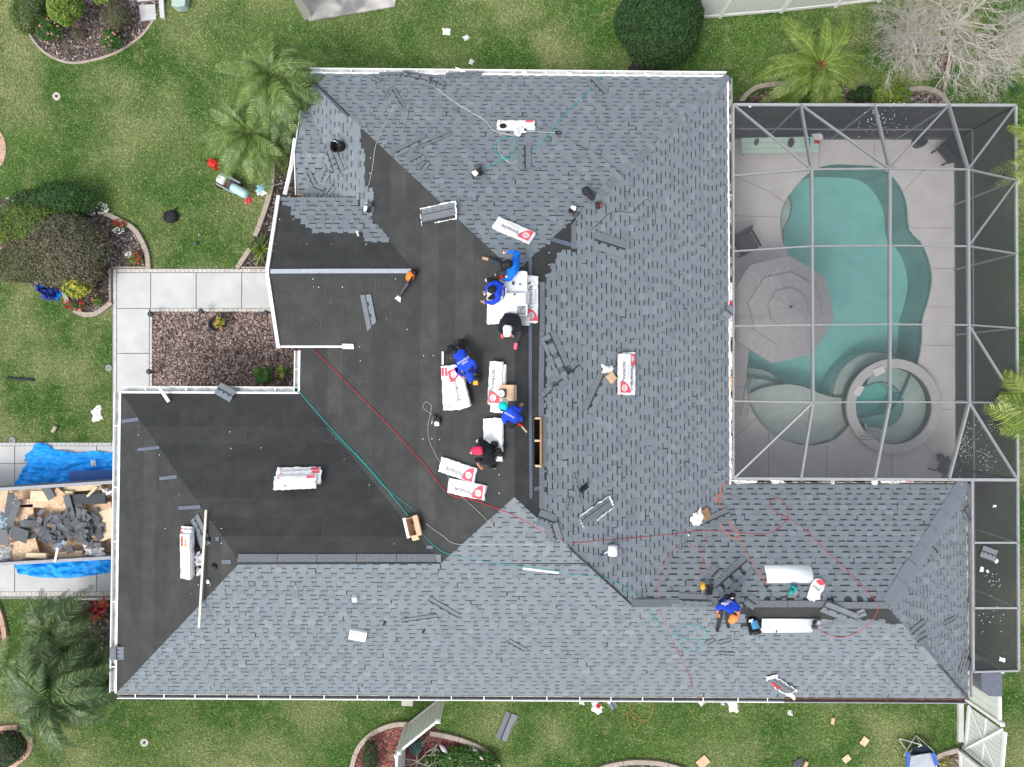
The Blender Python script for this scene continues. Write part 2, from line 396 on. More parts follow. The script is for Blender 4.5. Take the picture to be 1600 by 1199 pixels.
def tiles(pl, pieces, exposure, cellfn, reject=None, lift=0):
    """cellfn(row, s0, s1) yields list of (sa, sb, da, db, hlow, hhigh, matidx) per piece; returns list of MB"""
    a, b, c, n, t, o, pitch = pl; res = []
    allp = [p for pc in pieces for p in pc]
    ss = [(p.to_2d() - o).dot(t) for p in allp]; dd = [(p.to_2d() - o).dot(n) for p in allp]
    smin, smax, dmax = min(ss) - .5, max(ss) + .5, max(dd); dmin = min(dd)
    row = int(math.floor(dmin / exposure)); d = row * exposure
    while d < dmax:
        for unit in cellfn(row, smin, smax):
            mb = MB(); area = 0
            for (sa, sb, f0, f1, h0, h1, k) in unit:
                d0, d1 = d + f0 * exposure, d + f1 * exposure
                quad = [o + t * sa + n * d0, o + t * sb + n * d0, o + t * sb + n * d1, o + t * sa + n * d1]
                cx = sum((q.x for q in quad)) / 4; cy = sum((q.y for q in quad)) / 4
                if reject and reject(cx, cy, d, (sa + sb) / 2): continue
                for pc in pieces:
                    q = clip([p.to_3d() for p in quad], [Vector((p.x, p.y, 0)) for p in pc])
                    if not q: continue
                    q = ccw(q); top = []
                    for p in q:
                        dl = ((p.to_2d() - o).dot(n) - d) / exposure
                        top.append(Vector((p.x, p.y, a * p.x + b * p.y + c + lift + h0 + (h1 - h0) * dl)))
                    mb.prism(top, .014 if lift == 0 else .012, k); area += 1
            if area: res.append(mb)
        d += exposure; row += 1
    return res
rs = random.Random(11)
def shingle_cells(row, smin, smax):
    s = smin - rs.random() * .9; out = []
    while s < smax:
        e = s + 1.0; unit = []; q = s; tooth = rs.random() < .5; dark = rs.random() < .3
        while q < e - .03:
            w = min(rs.uniform(.13, .24) if tooth else rs.uniform(.10, .19), e - q)
            if tooth:
                k = rs.choices((0, 1, 2, 3, 4), (5, 3.4 if dark else 1.4, .5 if dark else .9, 3, 3.2))[0]
                unit.append((q, q + w, 0, 1, .024, .012, k))
            else:
                k = rs.choices((0, 1, 3, 4), (3, 3, 3, 1))[0]
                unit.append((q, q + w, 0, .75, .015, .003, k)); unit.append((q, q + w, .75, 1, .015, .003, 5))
            q += w; tooth = not tooth
        out.append(unit); s = e + .004
    return out
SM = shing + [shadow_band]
ADJ = .128
def pxz(x, y, z): k = F / (CAMH - z); return (800 + x * k, 599.5 - y * k)
# region limits given by the photograph
def rejB(x, y, d, s):
    u, v = pxz(x, y, zat(pB, x, y))
    if u < 850 and v > 440: return True
    if v <= 440 and v > 330:
        lim = 850 + (440 - v) * .54; 
        if v < 388: lim = 903
        if u < lim and v > 345 - (u - 893) * .9: return True
    return False
units = []
units += tiles(pA, [polyA], ADJ, shingle_cells)
units += tiles(pB, [ccw([NE, BF, VT, AS, AN])], ADJ, shingle_cells, rejB)
D1 = ccw([SW, Vector((*(SW.to_2d() + (GW - SW).to_2d() * ((WE.y - SW.y) / (GW.y - SW.y))), 0)), WE, SE])
wl = D1[0]
def lerpY(a, b, y): t = (y - a.y) / (b.y - a.y); return Vector((a.x + (b.x - a.x) * t, y, 0))
L1, L2 = lerpY(SW, GW, WE.y), lerpY(AS, VT, GW.y)
D1 = ccw([SW, L1, VT, WE, SE]); D2 = ccw([L1, GW, GR, L2, VT]); D3 = ccw([GR, AS, L2])
def rejD(x, y, d, s):
    u, v = pxz(x, y, zat(pD, x, y))
    return (1160 < u < 1255 and v < 980) or (1255 <= u < 1385 and v < 970) or (1385 <= u < 1415 and v < 975)
units += tiles(pD, [D1, D2, D3], ADJ, shingle_cells, rejD)
def rejF(x, y, d, s):
    u, v = pxz(x, y, zat(pF, x, y)); return u > 1160 and v > 938
units += tiles(pF, [polyF], ADJ, shingle_cells, rejF)
units += tiles(pI, [polyI], ADJ, shingle_cells)
# north west patch of shingles on the west plane and the two gables
def rejC(x, y, d, s):
    u, v = pxz(x, y, zat(pC, x, y))
    if v > 335: return True
    if u > 566 + (0 if v < 215 else (v - 215) * .06) + (10 if v > 290 else 0) and v > 205: return True
    if v > 300 and u > 578 + (v - 300): return True
    if zat(pGn, x, y) > zat(pC, x, y) and PK.y < y < PN.y: return True
    return HS.y < y < HN.y and min(zat(pHs, x, y), zat(pHn, x, y)) > zat(pC, x, y) + .035
units += tiles(pC, [polyC], ADJ, shingle_cells, rejC)
def rejGn(x, y, d, s):
    u, v = pxz(x, y, zat(pGn, x, y))
    return v > 379 - (12 if u < 570 else 0) or u < 430 + (v - 305) * 1.02 or u > 580 + max(0, (v - 318)) * 1.05 or zat(pC, x, y) > zat(pGn, x, y) + .03
units += tiles(pGn, [gn], ADJ, shingle_cells, rejGn)
units += tiles(pHn, [hn_], ADJ, shingle_cells, lambda x, y, d, s: zat(pC, x, y) > zat(pHn, x, y) + .05)
units += tiles(pHs, [hs_], ADJ, shingle_cells, lambda x, y, d, s: zat(pC, x, y) > zat(pHs, x, y) + .05)
units.sort(key=lambda m: -max(v[2] for v in m.v) if len(m.f) > 20 else 0)
for m in units[:300]: m.build('shingle', SM, house)
rest = MB()
for m in units[300:]: rest.v_off = len(rest.v); rest.f += [tuple(i + rest.v_off for i in f) for f in m.f]; rest.v += m.v; rest.m += m.m
rest.build('shingle_field', SM, house)['kind'] = 'stuff'

# underlayment sheets: overlapping 0.9 m rolls with visible laps
def roll_cells(L):
    def fn(row, smin, smax):
        s = smin - rs.random() * L; out = []
        while s < smax:
            e = s + L * rs.uniform(.6, 1.2); out.append([(s, e, 0, 1, .006, .002, rs.choice((0, 1, 2, 0)))]); s = e
        return out
    return fn
us = []
us += tiles(pC, [ccw([NW, AN, AS]), ccw([NW, AS, GR, CE])], .88, roll_cells(5), lambda x, y, d, s: y > 7.6, -.004)
us += tiles(pE, [polyE], .88, roll_cells(7), None, -.004)
us += tiles(pW, [polyW], .88, roll_cells(9), None, -.004)
us += tiles(pGs, [gs], .88, roll_cells(9), None, -.004); us += tiles(pGn, [gn], .88, roll_cells(9), None, -.004)
for m in us: m.build('underlayment_sheet', under, house)
# cap nails
mb = MB(); nails = [(359, 675), (361, 701), (258, 826), (216, 667), (216, 680), (249, 711), (280, 773), (346, 826), (346, 849), (616, 850), (577, 758), (538, 718), (661, 686), (675, 686), (687, 687), (562, 542), (563, 564), (662, 556), (677, 556), (489, 436), (490, 448), (498, 449), (535, 449), (604, 498), (437, 343), (458, 343), (430, 381), (480, 382), (518, 382), (572, 382), (427, 393), (580, 321), (579, 247), (578, 271), (858, 395), (858, 414), (858, 428), (780, 742), (780, 771), (749, 801), (310, 914), (299, 928), (618, 436), (650, 820), (408, 700), (525, 686), (704, 560), (636, 515)]
for u, v in nails:
    M = frame(u, v, 0, .012); mb.lathe([(.014, 0), (.011, .006)], 7, M.translation, M.to_3x3(), rnd.choice((0, 0, 1)))
mb.build('cap_nail', [white, mat('orange_nail_cap', (.75, .30, .2), .6)], house)['kind'] = 'stuff'
# scuffs and chalk marks: thin dusty streaks left on the felt
mb = MB(); gs_ = random.Random(77); dust = mat('pale_scuff', (.085, .085, .08), .9, .5, 40)
for _ in range(130):
    u, v = gs_.choice(((gs_.uniform(480, 820), gs_.uniform(430, 760)), (gs_.uniform(230, 600), gs_.uniform(640, 840)), (gs_.uniform(200, 300), gs_.uniform(680, 960)), (gs_.uniform(440, 600), gs_.uniform(440, 530))))
    M = frame(u, v, gs_.choice((0, 90, 90, gs_.uniform(0, 180))), .007); L_s = gs_.uniform(.05, .5); w_s = gs_.uniform(.004, .010)
    q = [M @ Vector(p) for p in ((-L_s / 2, -w_s, 0), (L_s / 2, -w_s * .4, 0), (L_s / 2, w_s * .4, 0), (-L_s / 2, w_s, 0))]; mb.add(q, [(0, 1, 2, 3)])
mb.build('dust_streak', dust, house)['kind'] = 'stuff'
# flat strips laid on the roof: starter strips, flashing tape
def rstrip(pts, w, m, name, t=.012, parent=house, h=.008):
    pts = [J(u, v) for u, v in pts]; mb = MB()
    for a, b in zip(pts, pts[1:]):
        n = normal_at((a.x + b.x) / 2, (a.y + b.y) / 2); x = (b - a); s = n.cross(x).normalized() * w / 2
        top = [a - s + n * (h + t), b - s + n * (h + t), b + s + n * (h + t), a + s + n * (h + t)]
        mb.prism(top, t + .01)
    return mb.build(name, m, parent)
for a, b in (((846.5, 441), (846.5, 520)), ((846, 520), (845.5, 580)), ((845, 580), (845, 652)), ((850, 652), (850, 729)), ((846, 730), (846, 795))):
    rstrip([a, b], .14, nailzone, 'starter_strip')
for a in range(372, 688, 62): rstrip([(a, 872.5), (min(a + 61, 690), 872.5)], .19, loosezone, 'starter_strip', h=.015)
for a, b, v in ((1165, 1230, 944), (1231, 1300, 944), (1301, 1388, 946), (985, 1045, 942), (1045, 1110, 942)): rstrip([(a, v), (b, v)], .16, nailzone, 'starter_strip')
for a, b, v in ((1160, 1225, 981), (1226, 1300, 975), (1300, 1383, 972), (1383, 1430, 979)): rstrip([(a, v), (b, v)], .14, nailzone, 'starter_strip')
rstrip([(897, 318), (896, 352), (896, 389)], .14, nailzone, 'starter_strip')
rstrip([(561, 198), (558, 235), (557, 270)], .14, shing[3], 'starter_strip'); rstrip([(567, 272), (565, 300)], .13, shing[3], 'starter_strip')
rstrip([(828, 403), (828, 520), (828, 640), (829, 779)], .085, tape, 'flashing_tape')
rstrip([(834, 764), (842, 763)], .09, tape, 'flashing_tape'); rstrip([(860, 374), (893, 383)], .1, tape, 'flashing_tape')
rstrip([(423, 424.5), (530, 424), (643, 424)], .11, mat('grey_ridge_tape', (.33, .37, .41), .45, .2, 20), 'flashing_tape', h=.02)
for a, b, w in (((191, 659), (217, 655), .1), ((216, 703), (250, 699), .08), ((250, 748), (277, 745), .09), ((280, 794), (314, 792), .09), ((347, 878), (362, 878), .1), ((338, 842), (343, 842), .1), ((667, 855), (677, 855), .08)):
    rstrip([a, b], w, tape, 'flashing_tape')
# hip and ridge caps
def hipcap(a, b, w=.3, L=.22, m=None, every=1.0, skip=lambda f: False, droop=.06):
    d = b - a; n = int(d.length / L); x = d.normalized(); s = Vector((0, 0, 1)).cross(x).normalized()
    for i in range(n):
        if skip(i / n) or rnd.random() > every: continue
        p = a + x * (i * L + L / 2); mb = MB(); l = L * 1.25 / 2; j = rnd.uniform(-.015, .015)
        h0, h1 = .075, .045; up = Vector((0, 0, 1))
        r0 = [p - x * l + s * (w / 2 + j) + up * (h0 - droop), p - x * l + up * (h0 + .012), p - x * l - s * (w / 2 - j) + up * (h0 - droop)]
        r1 = [p + x * l + s * (w / 2 + j) + up * (h1 - droop), p + x * l + up * (h1 + .012), p + x * l - s * (w / 2 - j) + up * (h1 - droop)]
        lo = [q - up * .05 for q in r0 + r1]
        mb.add(r0 + r1 + lo, [(0, 1, 4, 3), (1, 2, 5, 4), (6, 7, 1, 0), (7, 8, 2, 1), (3, 4, 10, 9), (4, 5, 11, 10), (0, 3, 9, 6), (2, 8, 11, 5)])
        mb.build('hip_cap', m or rnd.choice(shing), house)
e1 = .02
hipcap(NE, NE + (AN - NE) * .67, .2, .17, None, .8)
hipcap(NW, NW + (AN - NW) * .26, .10, .3, mat('dark_hip_line', (.07, .08, .09), .9))
hipcap(FE, WE, .42, .6, shing[3], 1, droop=.1)
hipcap(SE, SE + (WE - SE) * .42, .07, .3, MATS['dark_hip_line']); hipcap(SE + (WE - SE) * .42, SE + (WE - SE) * .62, .22, .2, None, .8)
hipcap(AS + (VT - AS) * .45, VT, .05, .35, MATS['dark_hip_line'])
# fascia boards and gutters
def edge(a, b, out, wide=.13, drop=0, gut=True, hang=.85, board=True, floor_m=None, wall_m=None, open_=True, lip=white):
    a = Vector(a); b = Vector(b); x = (b - a).normalized(); o = Vector(out).normalized(); L = (b - a).length; up = Vector((0, 0, 1))
    def bar(mb, off, w, z, h, k=0):
        p = (a + b) / 2 + o * off + up * z
        M = Matrix((x, o, up)).transposed(); mb.box(p, (L, w, h), M, k)
    if board: mb = MB(); bar(mb, .014, .05, -.075, .19); mb.build('fascia', white, house)
    if gut:
        g = MB(); bar(g, .04 + wide / 2, wide, -.125, .012, 1); bar(g, .04 + wide, .022, -.08, .11, 0); bar(g, .045, .012, -.08, .1, 2)
        go = g.build('gutter', [lip, floor_m or gutm, wall_m or white], house)
        if hang:
            n = max(1, int(L / hang))
            for i in range(n):
                p = a + (b - a) * ((i + .5 + rnd.uniform(-.08, .08)) / n) + o * (.04 + wide / 2) + up * -.03
                hb = MB(); hb.box(p, (.025, wide, .008), Matrix((x, o, up)).transposed()); hb.build('hanger', white, go)
edge(NW, NE, (0, 1, 0), .12, floor_m=gutm)
edge(SW, SW.lerp(SE, .785), (0, -1, 0), .12, board=False, floor_m=dkgrey, wall_m=gutm, hang=.83)
edge(SW.lerp(SE, .785), SE, (0, -1, 0), .12, board=False, floor_m=gutrust, wall_m=gutrust, hang=0, lip=alumlt)
edge(GNW, SW, (-1, 0, 0), .16, hang=1.6); edge(GNW, CE, (0, 1, 0), .13, hang=1.0); edge(CE, Vector((CE.x + .02, .9, ZE)), (-1, 0, 0), .12, hang=1.0)
edge(NE, BF + Vector((0, 0, 0)), (1, 0, 0), .10, hang=2.0, floor_m=gutdirt, wall_m=gutdirt, lip=alumlt)
edge(BF, FE, (0, 1, 0), .10, board=False, hang=0, floor_m=gutdirt, wall_m=gutdirt, lip=alumlt); edge(FE, SE, (1, 0, 0), .10, board=False, hang=0, floor_m=gutdirt, wall_m=gutdirt, lip=alumlt)
def rake(a, b, w=.1, name='rake_board', up=.03, out=(-1, 0, 0)):
    a = Vector(a); b = Vector(b); x = (b - a).normalized(); z = Vector((0, 0, 1)); o = Vector(out); M = Matrix((x, o, x.cross(o))).transposed()
    mb = MB(); mb.box((a + b) / 2 + o * w / 2 + z * (up - .08), ((b - a).length + .03, w, .2), M); return mb.build(name, white, house)
rake(PS, PK, .085); rake(PK, PN, .085)
edge(PS, Vector((-4.16, PS.y, 3.4)), (0, -1, 0), gut=False); 
mb = MB(); M = frame(544, 541, 0, .03)
mb.box((0, 0, .02), (.30, .14, .02)); mb.build('torn_drip_edge', wrapdirty, house, M=M)
rake(HS, HK, .02); rake(HK, HN, .02)
mb = MB(); mb.tube([P(461, 217, 2.75), P(455, 260, 2.7), P(445, 304, 2.6)], .055, 4); mb.build('loose_drip_edge', white, house)
mb = MB(); mb.tube([P(466, 160, 2.4), P(467, 176, 2.4)], .03, 4); mb.build('gutter_end', white, house)
# walls and soffit under the eaves
def inset(poly, d):
    return poly
wb = MB()
def wallbox(x0, x1, y0, y1, h=2.55): wb.box(((x0 + x1) / 2, (y0 + y1) / 2, h / 2), (x1 - x0, y1 - y0, h))
I_ = .55
wallbox(NW.x + I_, NE.x - I_, CE.y - .5, NW.y - I_); wallbox(GNW.x + I_, -.5, SW.y + I_, GNW.y - I_, 2.54); wallbox(-.6, SE.x - I_, SE.y + I_, BF.y - I_, 2.53)
wallbox(PS.x + .3, -5.0, PS.y + .3, PN.y - .3, 3.2)
wb.build('wall', stucco, house)
sf = MB()
for (x0, x1, y0, y1, h) in ((NW.x, NE.x, CE.y - .5, NW.y, 2.44), (GNW.x, -.5, SW.y, GNW.y, 2.435), (-.6, SE.x, SE.y, BF.y, 2.43)):
    sf.box(((x0 + x1) / 2, (y0 + y1) / 2, h - .03), (x1 - x0, y1 - y0, .02))
sf.build('soffit', white, house)
mb = MB()
for x in (-7.6, -9.0): mb.box((x, GNW.y - I_ + .02, 1.4), (.9, .06, 1.1))
for q in (-3.5, .5, 4.2): mb.box((q, SW.y + I_ - .02, 1.45), (1.3, .06, 1.1))
mb.build('window', mat('dark_window_glass', (.03, .04, .05), .08), house)
# ------------------------------------------------------------------ ground
def G(pts, z=0): return [P(u, v, z) for u, v in pts]
HOLE = (5.3, -3.3, 13.6, 7.5)      # the pool deck is a slab of its own
mb = MB(); hx0, hy0, hx1, hy1 = HOLE; B_ = 250
for (x0, y0, x1, y1) in ((-B_, -B_, hx0, B_), (hx1, -B_, B_, B_), (hx0, -B_, hx1, hy0), (hx0, hy1, hx1, B_)): mb.add([(x0, y0, 0), (x1, y0, 0), (x1, y1, 0), (x0, y1, 0)], [(0, 1, 2, 3)])
struct('lawn_ground', mb, grassm)
def sheet(name, poly, z, m, thick=.0):
    mb = MB(); tris = tessellate_polygon([poly]); top = [Vector((p.x, p.y, z)) for p in poly]
    mb.add(top, [t if (top[t[1]] - top[t[0]]).cross(top[t[2]] - top[t[0]]).z > 0 else t[::-1] for t in tris])
    if thick:
        n = len(top); pc = ccw(top); mb.add(pc + [p - Vector((0, 0, thick)) for p in pc], [(i, i + n, (i + 1) % n + n, (i + 1) % n) for i in range(n)])
    return struct(name, mb, m)
beds = []      # polygons without grass
def bed(name, px, z, m, step=5, closed=True):
    poly = [P(p.x, p.y) for p in smoothpath([Vector((u, v, 0)) for u, v in px], step, closed)] if step else G(px)
    sheet(name, poly, z, m); beds.append([(p.x, p.y) for p in poly]); return poly
bed1 = bed('mulch_bed', [(36, -20), (36, 30), (50, 60), (75, 85), (110, 97), (150, 93), (190, 78), (225, 52), (245, 20), (250, -20)], .006, mulchbase)
bed2 = bed('mulch_bed', [(-30, 330), (30, 305), (90, 298), (140, 318), (175, 335), (210, 355), (230, 385), (236, 421), (178, 424), (176, 475), (160, 487), (135, 491), (115, 480), (103, 460), (60, 450), (-30, 400)], .006, mulchbase, 4)
bed3 = bed('mulch_bed', [(238, 487), (470, 487), (470, 612), (238, 612)], .010, mulchbase, 0)
bed4 = bed('mulch_bed', [(420, 190), (428, 250), (424, 300), (408, 350), (392, 385), (372, 419), (470, 419), (480, 200)], .006, soil, 0)
bed5 = bed('mulch_bed', [(112, 938), (108, 975), (100, 1010), (110, 1060), (200, 1085), (200, 938)], .006, soil, 0)
bed6 = bed('mulch_bed', [(560, 1240), (552, 1199), (560, 1170), (585, 1145), (620, 1135), (665, 1133), (700, 1150), (745, 1168), (775, 1195), (785, 1240)], .006, mat('red_mulch_soil', (.20, .085, .07), .95, .4, 15, .5, 40), 4)
bed7 = bed('mulch_bed', [(1155, 240), (1168, 165), (1185, 145), (1230, 138), (1290, 130), (1340, 140), (1400, 150), (1440, 145), (1470, 152), (1482, 170), (1482, 240)], .006, mulchbase, 4)
bed8 = bed('mulch_bed', [(925, 1240), (935, 1200), (985, 1190), (1040, 1193), (1080, 1206), (1090, 1240)], .006, mulchbase, 4)
bed9 = bed('mulch_bed', [(-30, 935), (0, 955), (10, 990), (9, 1030), (-30, 1060)], .006, mulchbase, 4)
bed10 = bed('mulch_bed', [(-30, 1145), (15, 1140), (40, 1150), (42, 1175), (20, 1199), (-30, 1250)], .006, soil, 4)
bed11 = bed('mulch_bed', [(1462, 1199), (1470, 1185), (1495, 1172), (1510, 1165), (1515, 1240), (1462, 1240)], .006, mulchbase, 0)
bed12 = bed('mulch_bed', [(985, 100), (1000, 95), (1040, 97), (1042, 118), (985, 118)], .006, soil, 4)
EXC = []
# walkway and driveway slabs
walk = thing('walkway', 'white concrete walkway with stamped brick border, bent round the mulch bed', 'walkway', P(300, 452)); walk['kind'] = 'structure'; del walk['category']
drive = thing('driveway', 'pale concrete driveway under the trailer and tarps', 'driveway', P(80, 815)); drive['kind'] = 'structure'; del drive['category']
def slabs(parent, rects, m, z=.045, base=None):
    for (x0, y0, x1, y1) in rects:
        pts = ccw(G([(x0 + .15, y0 + .15), (x1 - .15, y0 + .15), (x1 - .15, y1 - .15), (x0 + .15, y1 - .15)], 0))
        mb = MB(); M = parent.matrix_world.translation
        mb.prism([Vector((p.x, p.y, z)) - M for p in pts], z + .01); mb.build('paving_slab', m, parent)
EXC += [(174, 419, 500, 489), (174, 419, 241, 700), (-200, 690, 240, 937)]
slabs(walk, [(184, 427, 236, 482), (237, 427, 307, 482), (308, 427, 378, 482), (379, 427, 450, 482), (184, 483, 234, 552), (184, 553, 234, 625)], conc)
slabs(walk, [(178, 421, 183, 700)], conc2, .04)
mb = MB()
for (x0, y0, x1, y1) in ((176, 420, 500, 488), (176, 488, 239, 700), ): 
    mb.prism([p + Vector((0, 0, .02)) - P(300, 452) for p in ccw(G([(x0, y0), (x1, y0), (x1, y1), (x0, y1)]))], .03)
mb.build('slab_joint_bed', joint, walk)
# stamped brick borders along the walk: small pieces joined in one part
def brickrow(parent, x0, y0, x1, y1, along='x', n=None, m=conc2, z=.046, one=False):
    M = parent.matrix_world.translation; mb = MB(); L = (x1 - x0) if along == 'x' else (y1 - y0); n = n or max(1, int(L / 7))
    for i in range(n):
        a, b = i / n, (i + 1) / n
        q = (x0 + L * a + .25, y0, x0 + L * b - .25, y1) if along == 'x' else (x0, y0 + L * a + .25, x1, y0 + L * b - .25)
        pts = ccw(G([(q[0], q[1]), (q[2], q[1]), (q[2], q[3]), (q[0], q[3])]))
        mb.prism([Vector((p.x, p.y, z + rnd.uniform(-.002, .002))) - M for p in pts], z)
    o = mb.build('brick_border', m, parent); o['kind'] = 'stuff'; return o
brickrow(walk, 184, 421, 450, 426); brickrow(walk, 237, 482.6, 450, 487); brickrow(walk, 235, 488, 238.5, 625, 'y')
brickrow(walk, 176, 417.5, 230, 420, 'x', 10, curbm, .09); brickrow(walk, 172.5, 421, 175.5, 472, 'y', 9, curbm, .09)
brickrow(walk, 378, 417.5, 450, 420, 'x', 10, curbm, .09)
ds = []
for x0, x1 in ((-180, -70), (-69, 24), (25, 152), (153, 260)):
    for y0, y1 in ((697, 724), (725, 812), (813, 924)): ds.append((x0, y0, x1, y1))
slabs(drive, ds, conc)
mb = MB(); mb.prism([p + Vector((0, 0, .02)) - P(80, 815) for p in ccw(G([(-182, 691), (262, 691), (262, 936), (-182, 936)]))], .03); mb.build('slab_joint_bed', joint, drive)
brickrow(drive, -180, 692, 175, 696.5, 'x', 50, conc); brickrow(drive, -180, 924.5, 175, 931, 'x', 60, conc2)
brickrow(drive, 176, 690, 186, 932, 'y', 12, conc2); brickrow(drive, 118, 933, 176, 937, 'x', 8, conc2, .08)

# landscape curbs: segments between joints
def curb(px, label, m=curbm, w=.14, h=.11, group='concrete curbs round the flower beds', seg=4):
    path = smoothpath([P(u, v) for u, v in px], 5); t = thing('garden_curb', label, 'curb', path[len(path) // 2], group); M = t.location.copy()
    n = len(path); i = 0
    while i < n - 1:
        j = min(n - 1, i + seg * 2); mb = MB()
        for k in range(i, j):
            a, b = path[k], path[k + 1]
            def nrm(q): d = (path[min(q + 1, n - 1)] - path[max(q - 1, 0)]); return Vector((-d.y, d.x, 0)).normalized() * w / 2
            na, nb = nrm(k), nrm(k + 1); g = .0
            if k == i: a = a.lerp(b, .05)
            if k == j - 1: b = b.lerp(a, .05)
            up = Vector((0, 0, h))
            mb.prism(ccw([a - na + up - M, b - nb + up - M, b + nb + up - M, a + na + up - M]), h)
        mb.build('curb_segment', m, t); i = j
    return t
curb([(33, 0), (36, 28), (50, 60), (75, 86), (110, 99), (150, 94), (190, 79), (225, 53), (246, 22)], 'thin buried edging round the mulch bed at the top left', w=.07, h=.04)
curb([(163, 333), (188, 345), (210, 358), (224, 378), (232, 400), (234, 421)], 'tan concrete curb curving from the white flowers down to the walkway corner')
curb([(176, 473), (164, 483), (150, 491), (133, 492), (118, 485)], 'short tan curb curving under the red roses beside the walkway')
curb([(103, 455), (105, 463), (108, 473)], 'shortest tan curb piece, beside the yellow croton')
curb([(426, 205), (428, 250), (424, 300), (408, 350), (400, 370)], 'long tan curb behind the compressor, running up into the palms')
curb([(392, 390), (382, 405), (372, 420)], 'tan curb stub between spiky grass clump and walkway')
curb([(1155, 166), (1163, 152), (1180, 139), (1204, 134), (1240, 130), (1285, 121)], 'tan curb under the palm at the top of the pool cage')
curb([(1400, 147), (1430, 141), (1452, 142), (1470, 152), (1480, 168)], 'tan curb at the foot of the leafless tree')
curb([(548, 1225), (551, 1195), (562, 1165), (585, 1143), (615, 1131), (645, 1130)], 'tan curb arc round the red mulch, left of the white fence')
curb([(672, 1144), (700, 1149), (730, 1158), (757, 1172), (778, 1195), (784, 1215)], 'tan curb arc round the ground cover, right of the white fence')
curb([(925, 1205), (950, 1195), (990, 1189), (1035, 1192), (1070, 1203), (1085, 1215)], 'tan curb arc at the bottom edge below the orange cord')
curb([(-8, 935), (3, 958), (10, 990), (9, 1022), (4, 1040)], 'pinkish curb at the left edge below the driveway', curbpink)
curb([(-20, 1142), (5, 1136), (30, 1134)], 'stamped pinkish curb behind the lower left palm', curbpink)
curb([(50, 1150), (48, 1172), (30, 1190), (5, 1208)], 'salmon pink curb curving in the bottom left corner', curbpink)
curb([(1445, 1199), (1452, 1188), (1470, 1177), (1495, 1170)], 'tan curb beside the folding chair and white gate')
# round pavers at the left edge
t = thing('round_paver_ring', 'pink round paving at the left edge of the lawn', 'paving', P(-8, 234))
for a0 in range(-90, 90, 45):
    mb = MB(); pts = [Vector((0, 0, .03))] + [Vector((.36 * math.cos(R(a0 + q)), .62 * math.sin(R(a0 + q)), .03)) for q in (1, 12, 23, 34, 44)]
    mb.prism(ccw(pts), .04); mb.build('paver', curbpink, t)
# stepping stones and white curb top left
for (x0, y0, x1, y1, l) in ((217, 8, 244, 33, 'square white stepping stone on the mulch at the top left'), (212, -30, 240, 3, 'white stepping stone cut by the top edge')):
    mb = MB(); mb.prism(ccw(G([(x0, y0), (x1 - 2, y0 - 1), (x1, y1 - 3), (x0 + 3, y1)], .06)), .06); bevel(tag(mb.build('stepping_stone', conc), l, 'stepping stone', 'white stepping stones'), .01)
mb = MB(); mb.prism(ccw(G([(246, -30), (253, -30), (257, 28), (250, 28)], .1)), .1); bevel(tag(mb.build('white_kerb_block', conc), 'long narrow white kerb block beside the stepping stones', 'kerb block'), .01)
mb = MB(); mb.prism(ccw(G([(268, -20), (289, -20), (289, 8), (280, 11), (268, 10)], .3)), .3); bevel(tag(mb.build('utility_box', mat('pale_green_box', (.36, .47, .43), .6)), 'pale green utility box at the top edge', 'utility box'), .03)
# neighbour's concrete corner
t = thing('concrete_wall_corner', 'grey concrete slab with low stucco wall at the top edge', 'concrete pad', P(540, 0))
M0 = t.location.copy()
mb = MB(); mb.prism([p - M0 for p in ccw(G([(482, 33), (617, 10), (625, -60), (482, -60)], .06))], .08); mb.build('pad', mat('weathered_concrete', (.40, .39, .37), .9, .3, 2, c2=(.22, .22, .215), c2s=1.6), t)
mb = MB(); mb.prism([p - M0 for p in ccw(G([(456, -4), (468, -8), (462, -80), (446, -80)], 1.3))], 1.3); mb.build('low_wall', mat('pale_stucco', (.55, .53, .50), .9), t)

# grass blades, mulch chips (geometry nobody could count)
hx = [(GNW.x + .1, SW.y + .1, -.4, GNW.y - .1), (NW.x + .2, CE.y - .6, NE.x, NW.y - .1), (-.6, SE.y + .1, SE.x - .1, BF.y)]
def pmask(X, Y, poly):
    c = np.zeros(len(X), bool); n = len(poly)
    for i in range(n):
        x1, y1 = poly[i]; x2, y2 = poly[(i + 1) % n]
        if abs(y2 - y1) < 1e-9: continue
        k = ((y1 > Y) != (y2 > Y)) & (X < (x2 - x1) * (Y - y1) / (y2 - y1) + x1); c ^= k
    return c
DECK = (5.2, -3.4, 13.72, 7.62)
def raw(name, co, faces_n, m, rndv=None, kind='stuff', mi=None):
    """co: (N*k,3) array of polygons with faces_n vertices each"""
    n = len(co) // faces_n; me = bpy.data.meshes.new(name)
    me.vertices.add(len(co)); me.vertices.foreach_set('co', co.astype(np.float32).ravel())
    me.loops.add(len(co)); me.loops.foreach_set('vertex_index', np.arange(len(co), dtype=np.int32))
    me.polygons.add(n); me.polygons.foreach_set('loop_start', np.arange(n, dtype=np.int32) * faces_n)
    for q in (m if isinstance(m, (list, tuple)) else [m]): me.materials.append(q)
    if mi is not None: me.polygons.foreach_set('material_index', mi.astype(np.int32))
    if rndv is not None:
        a = me.attributes.new('rnd', 'FLOAT', 'POINT'); a.data.foreach_set('value', np.repeat(rndv, faces_n).astype(np.float32))
    me.update(calc_edges=True); o = link(name, me)
    if kind: o['kind'] = kind
    return o
rg = np.random.default_rng(5)
N = 900000
X = rg.uniform(-16.3, 16.3, N); Y = rg.uniform(-12.3, 12.3, N)
keep = np.ones(N, bool)
for (x0, y0, x1, y1) in hx: keep &= ~((X > x0 + .6) & (X < x1 - .6) & (Y > y0 + .6) & (Y < y1 - .6))
keep &= ~((X > DECK[0]) & (X < DECK[2]) & (Y > DECK[1]) & (Y < DECK[3]))
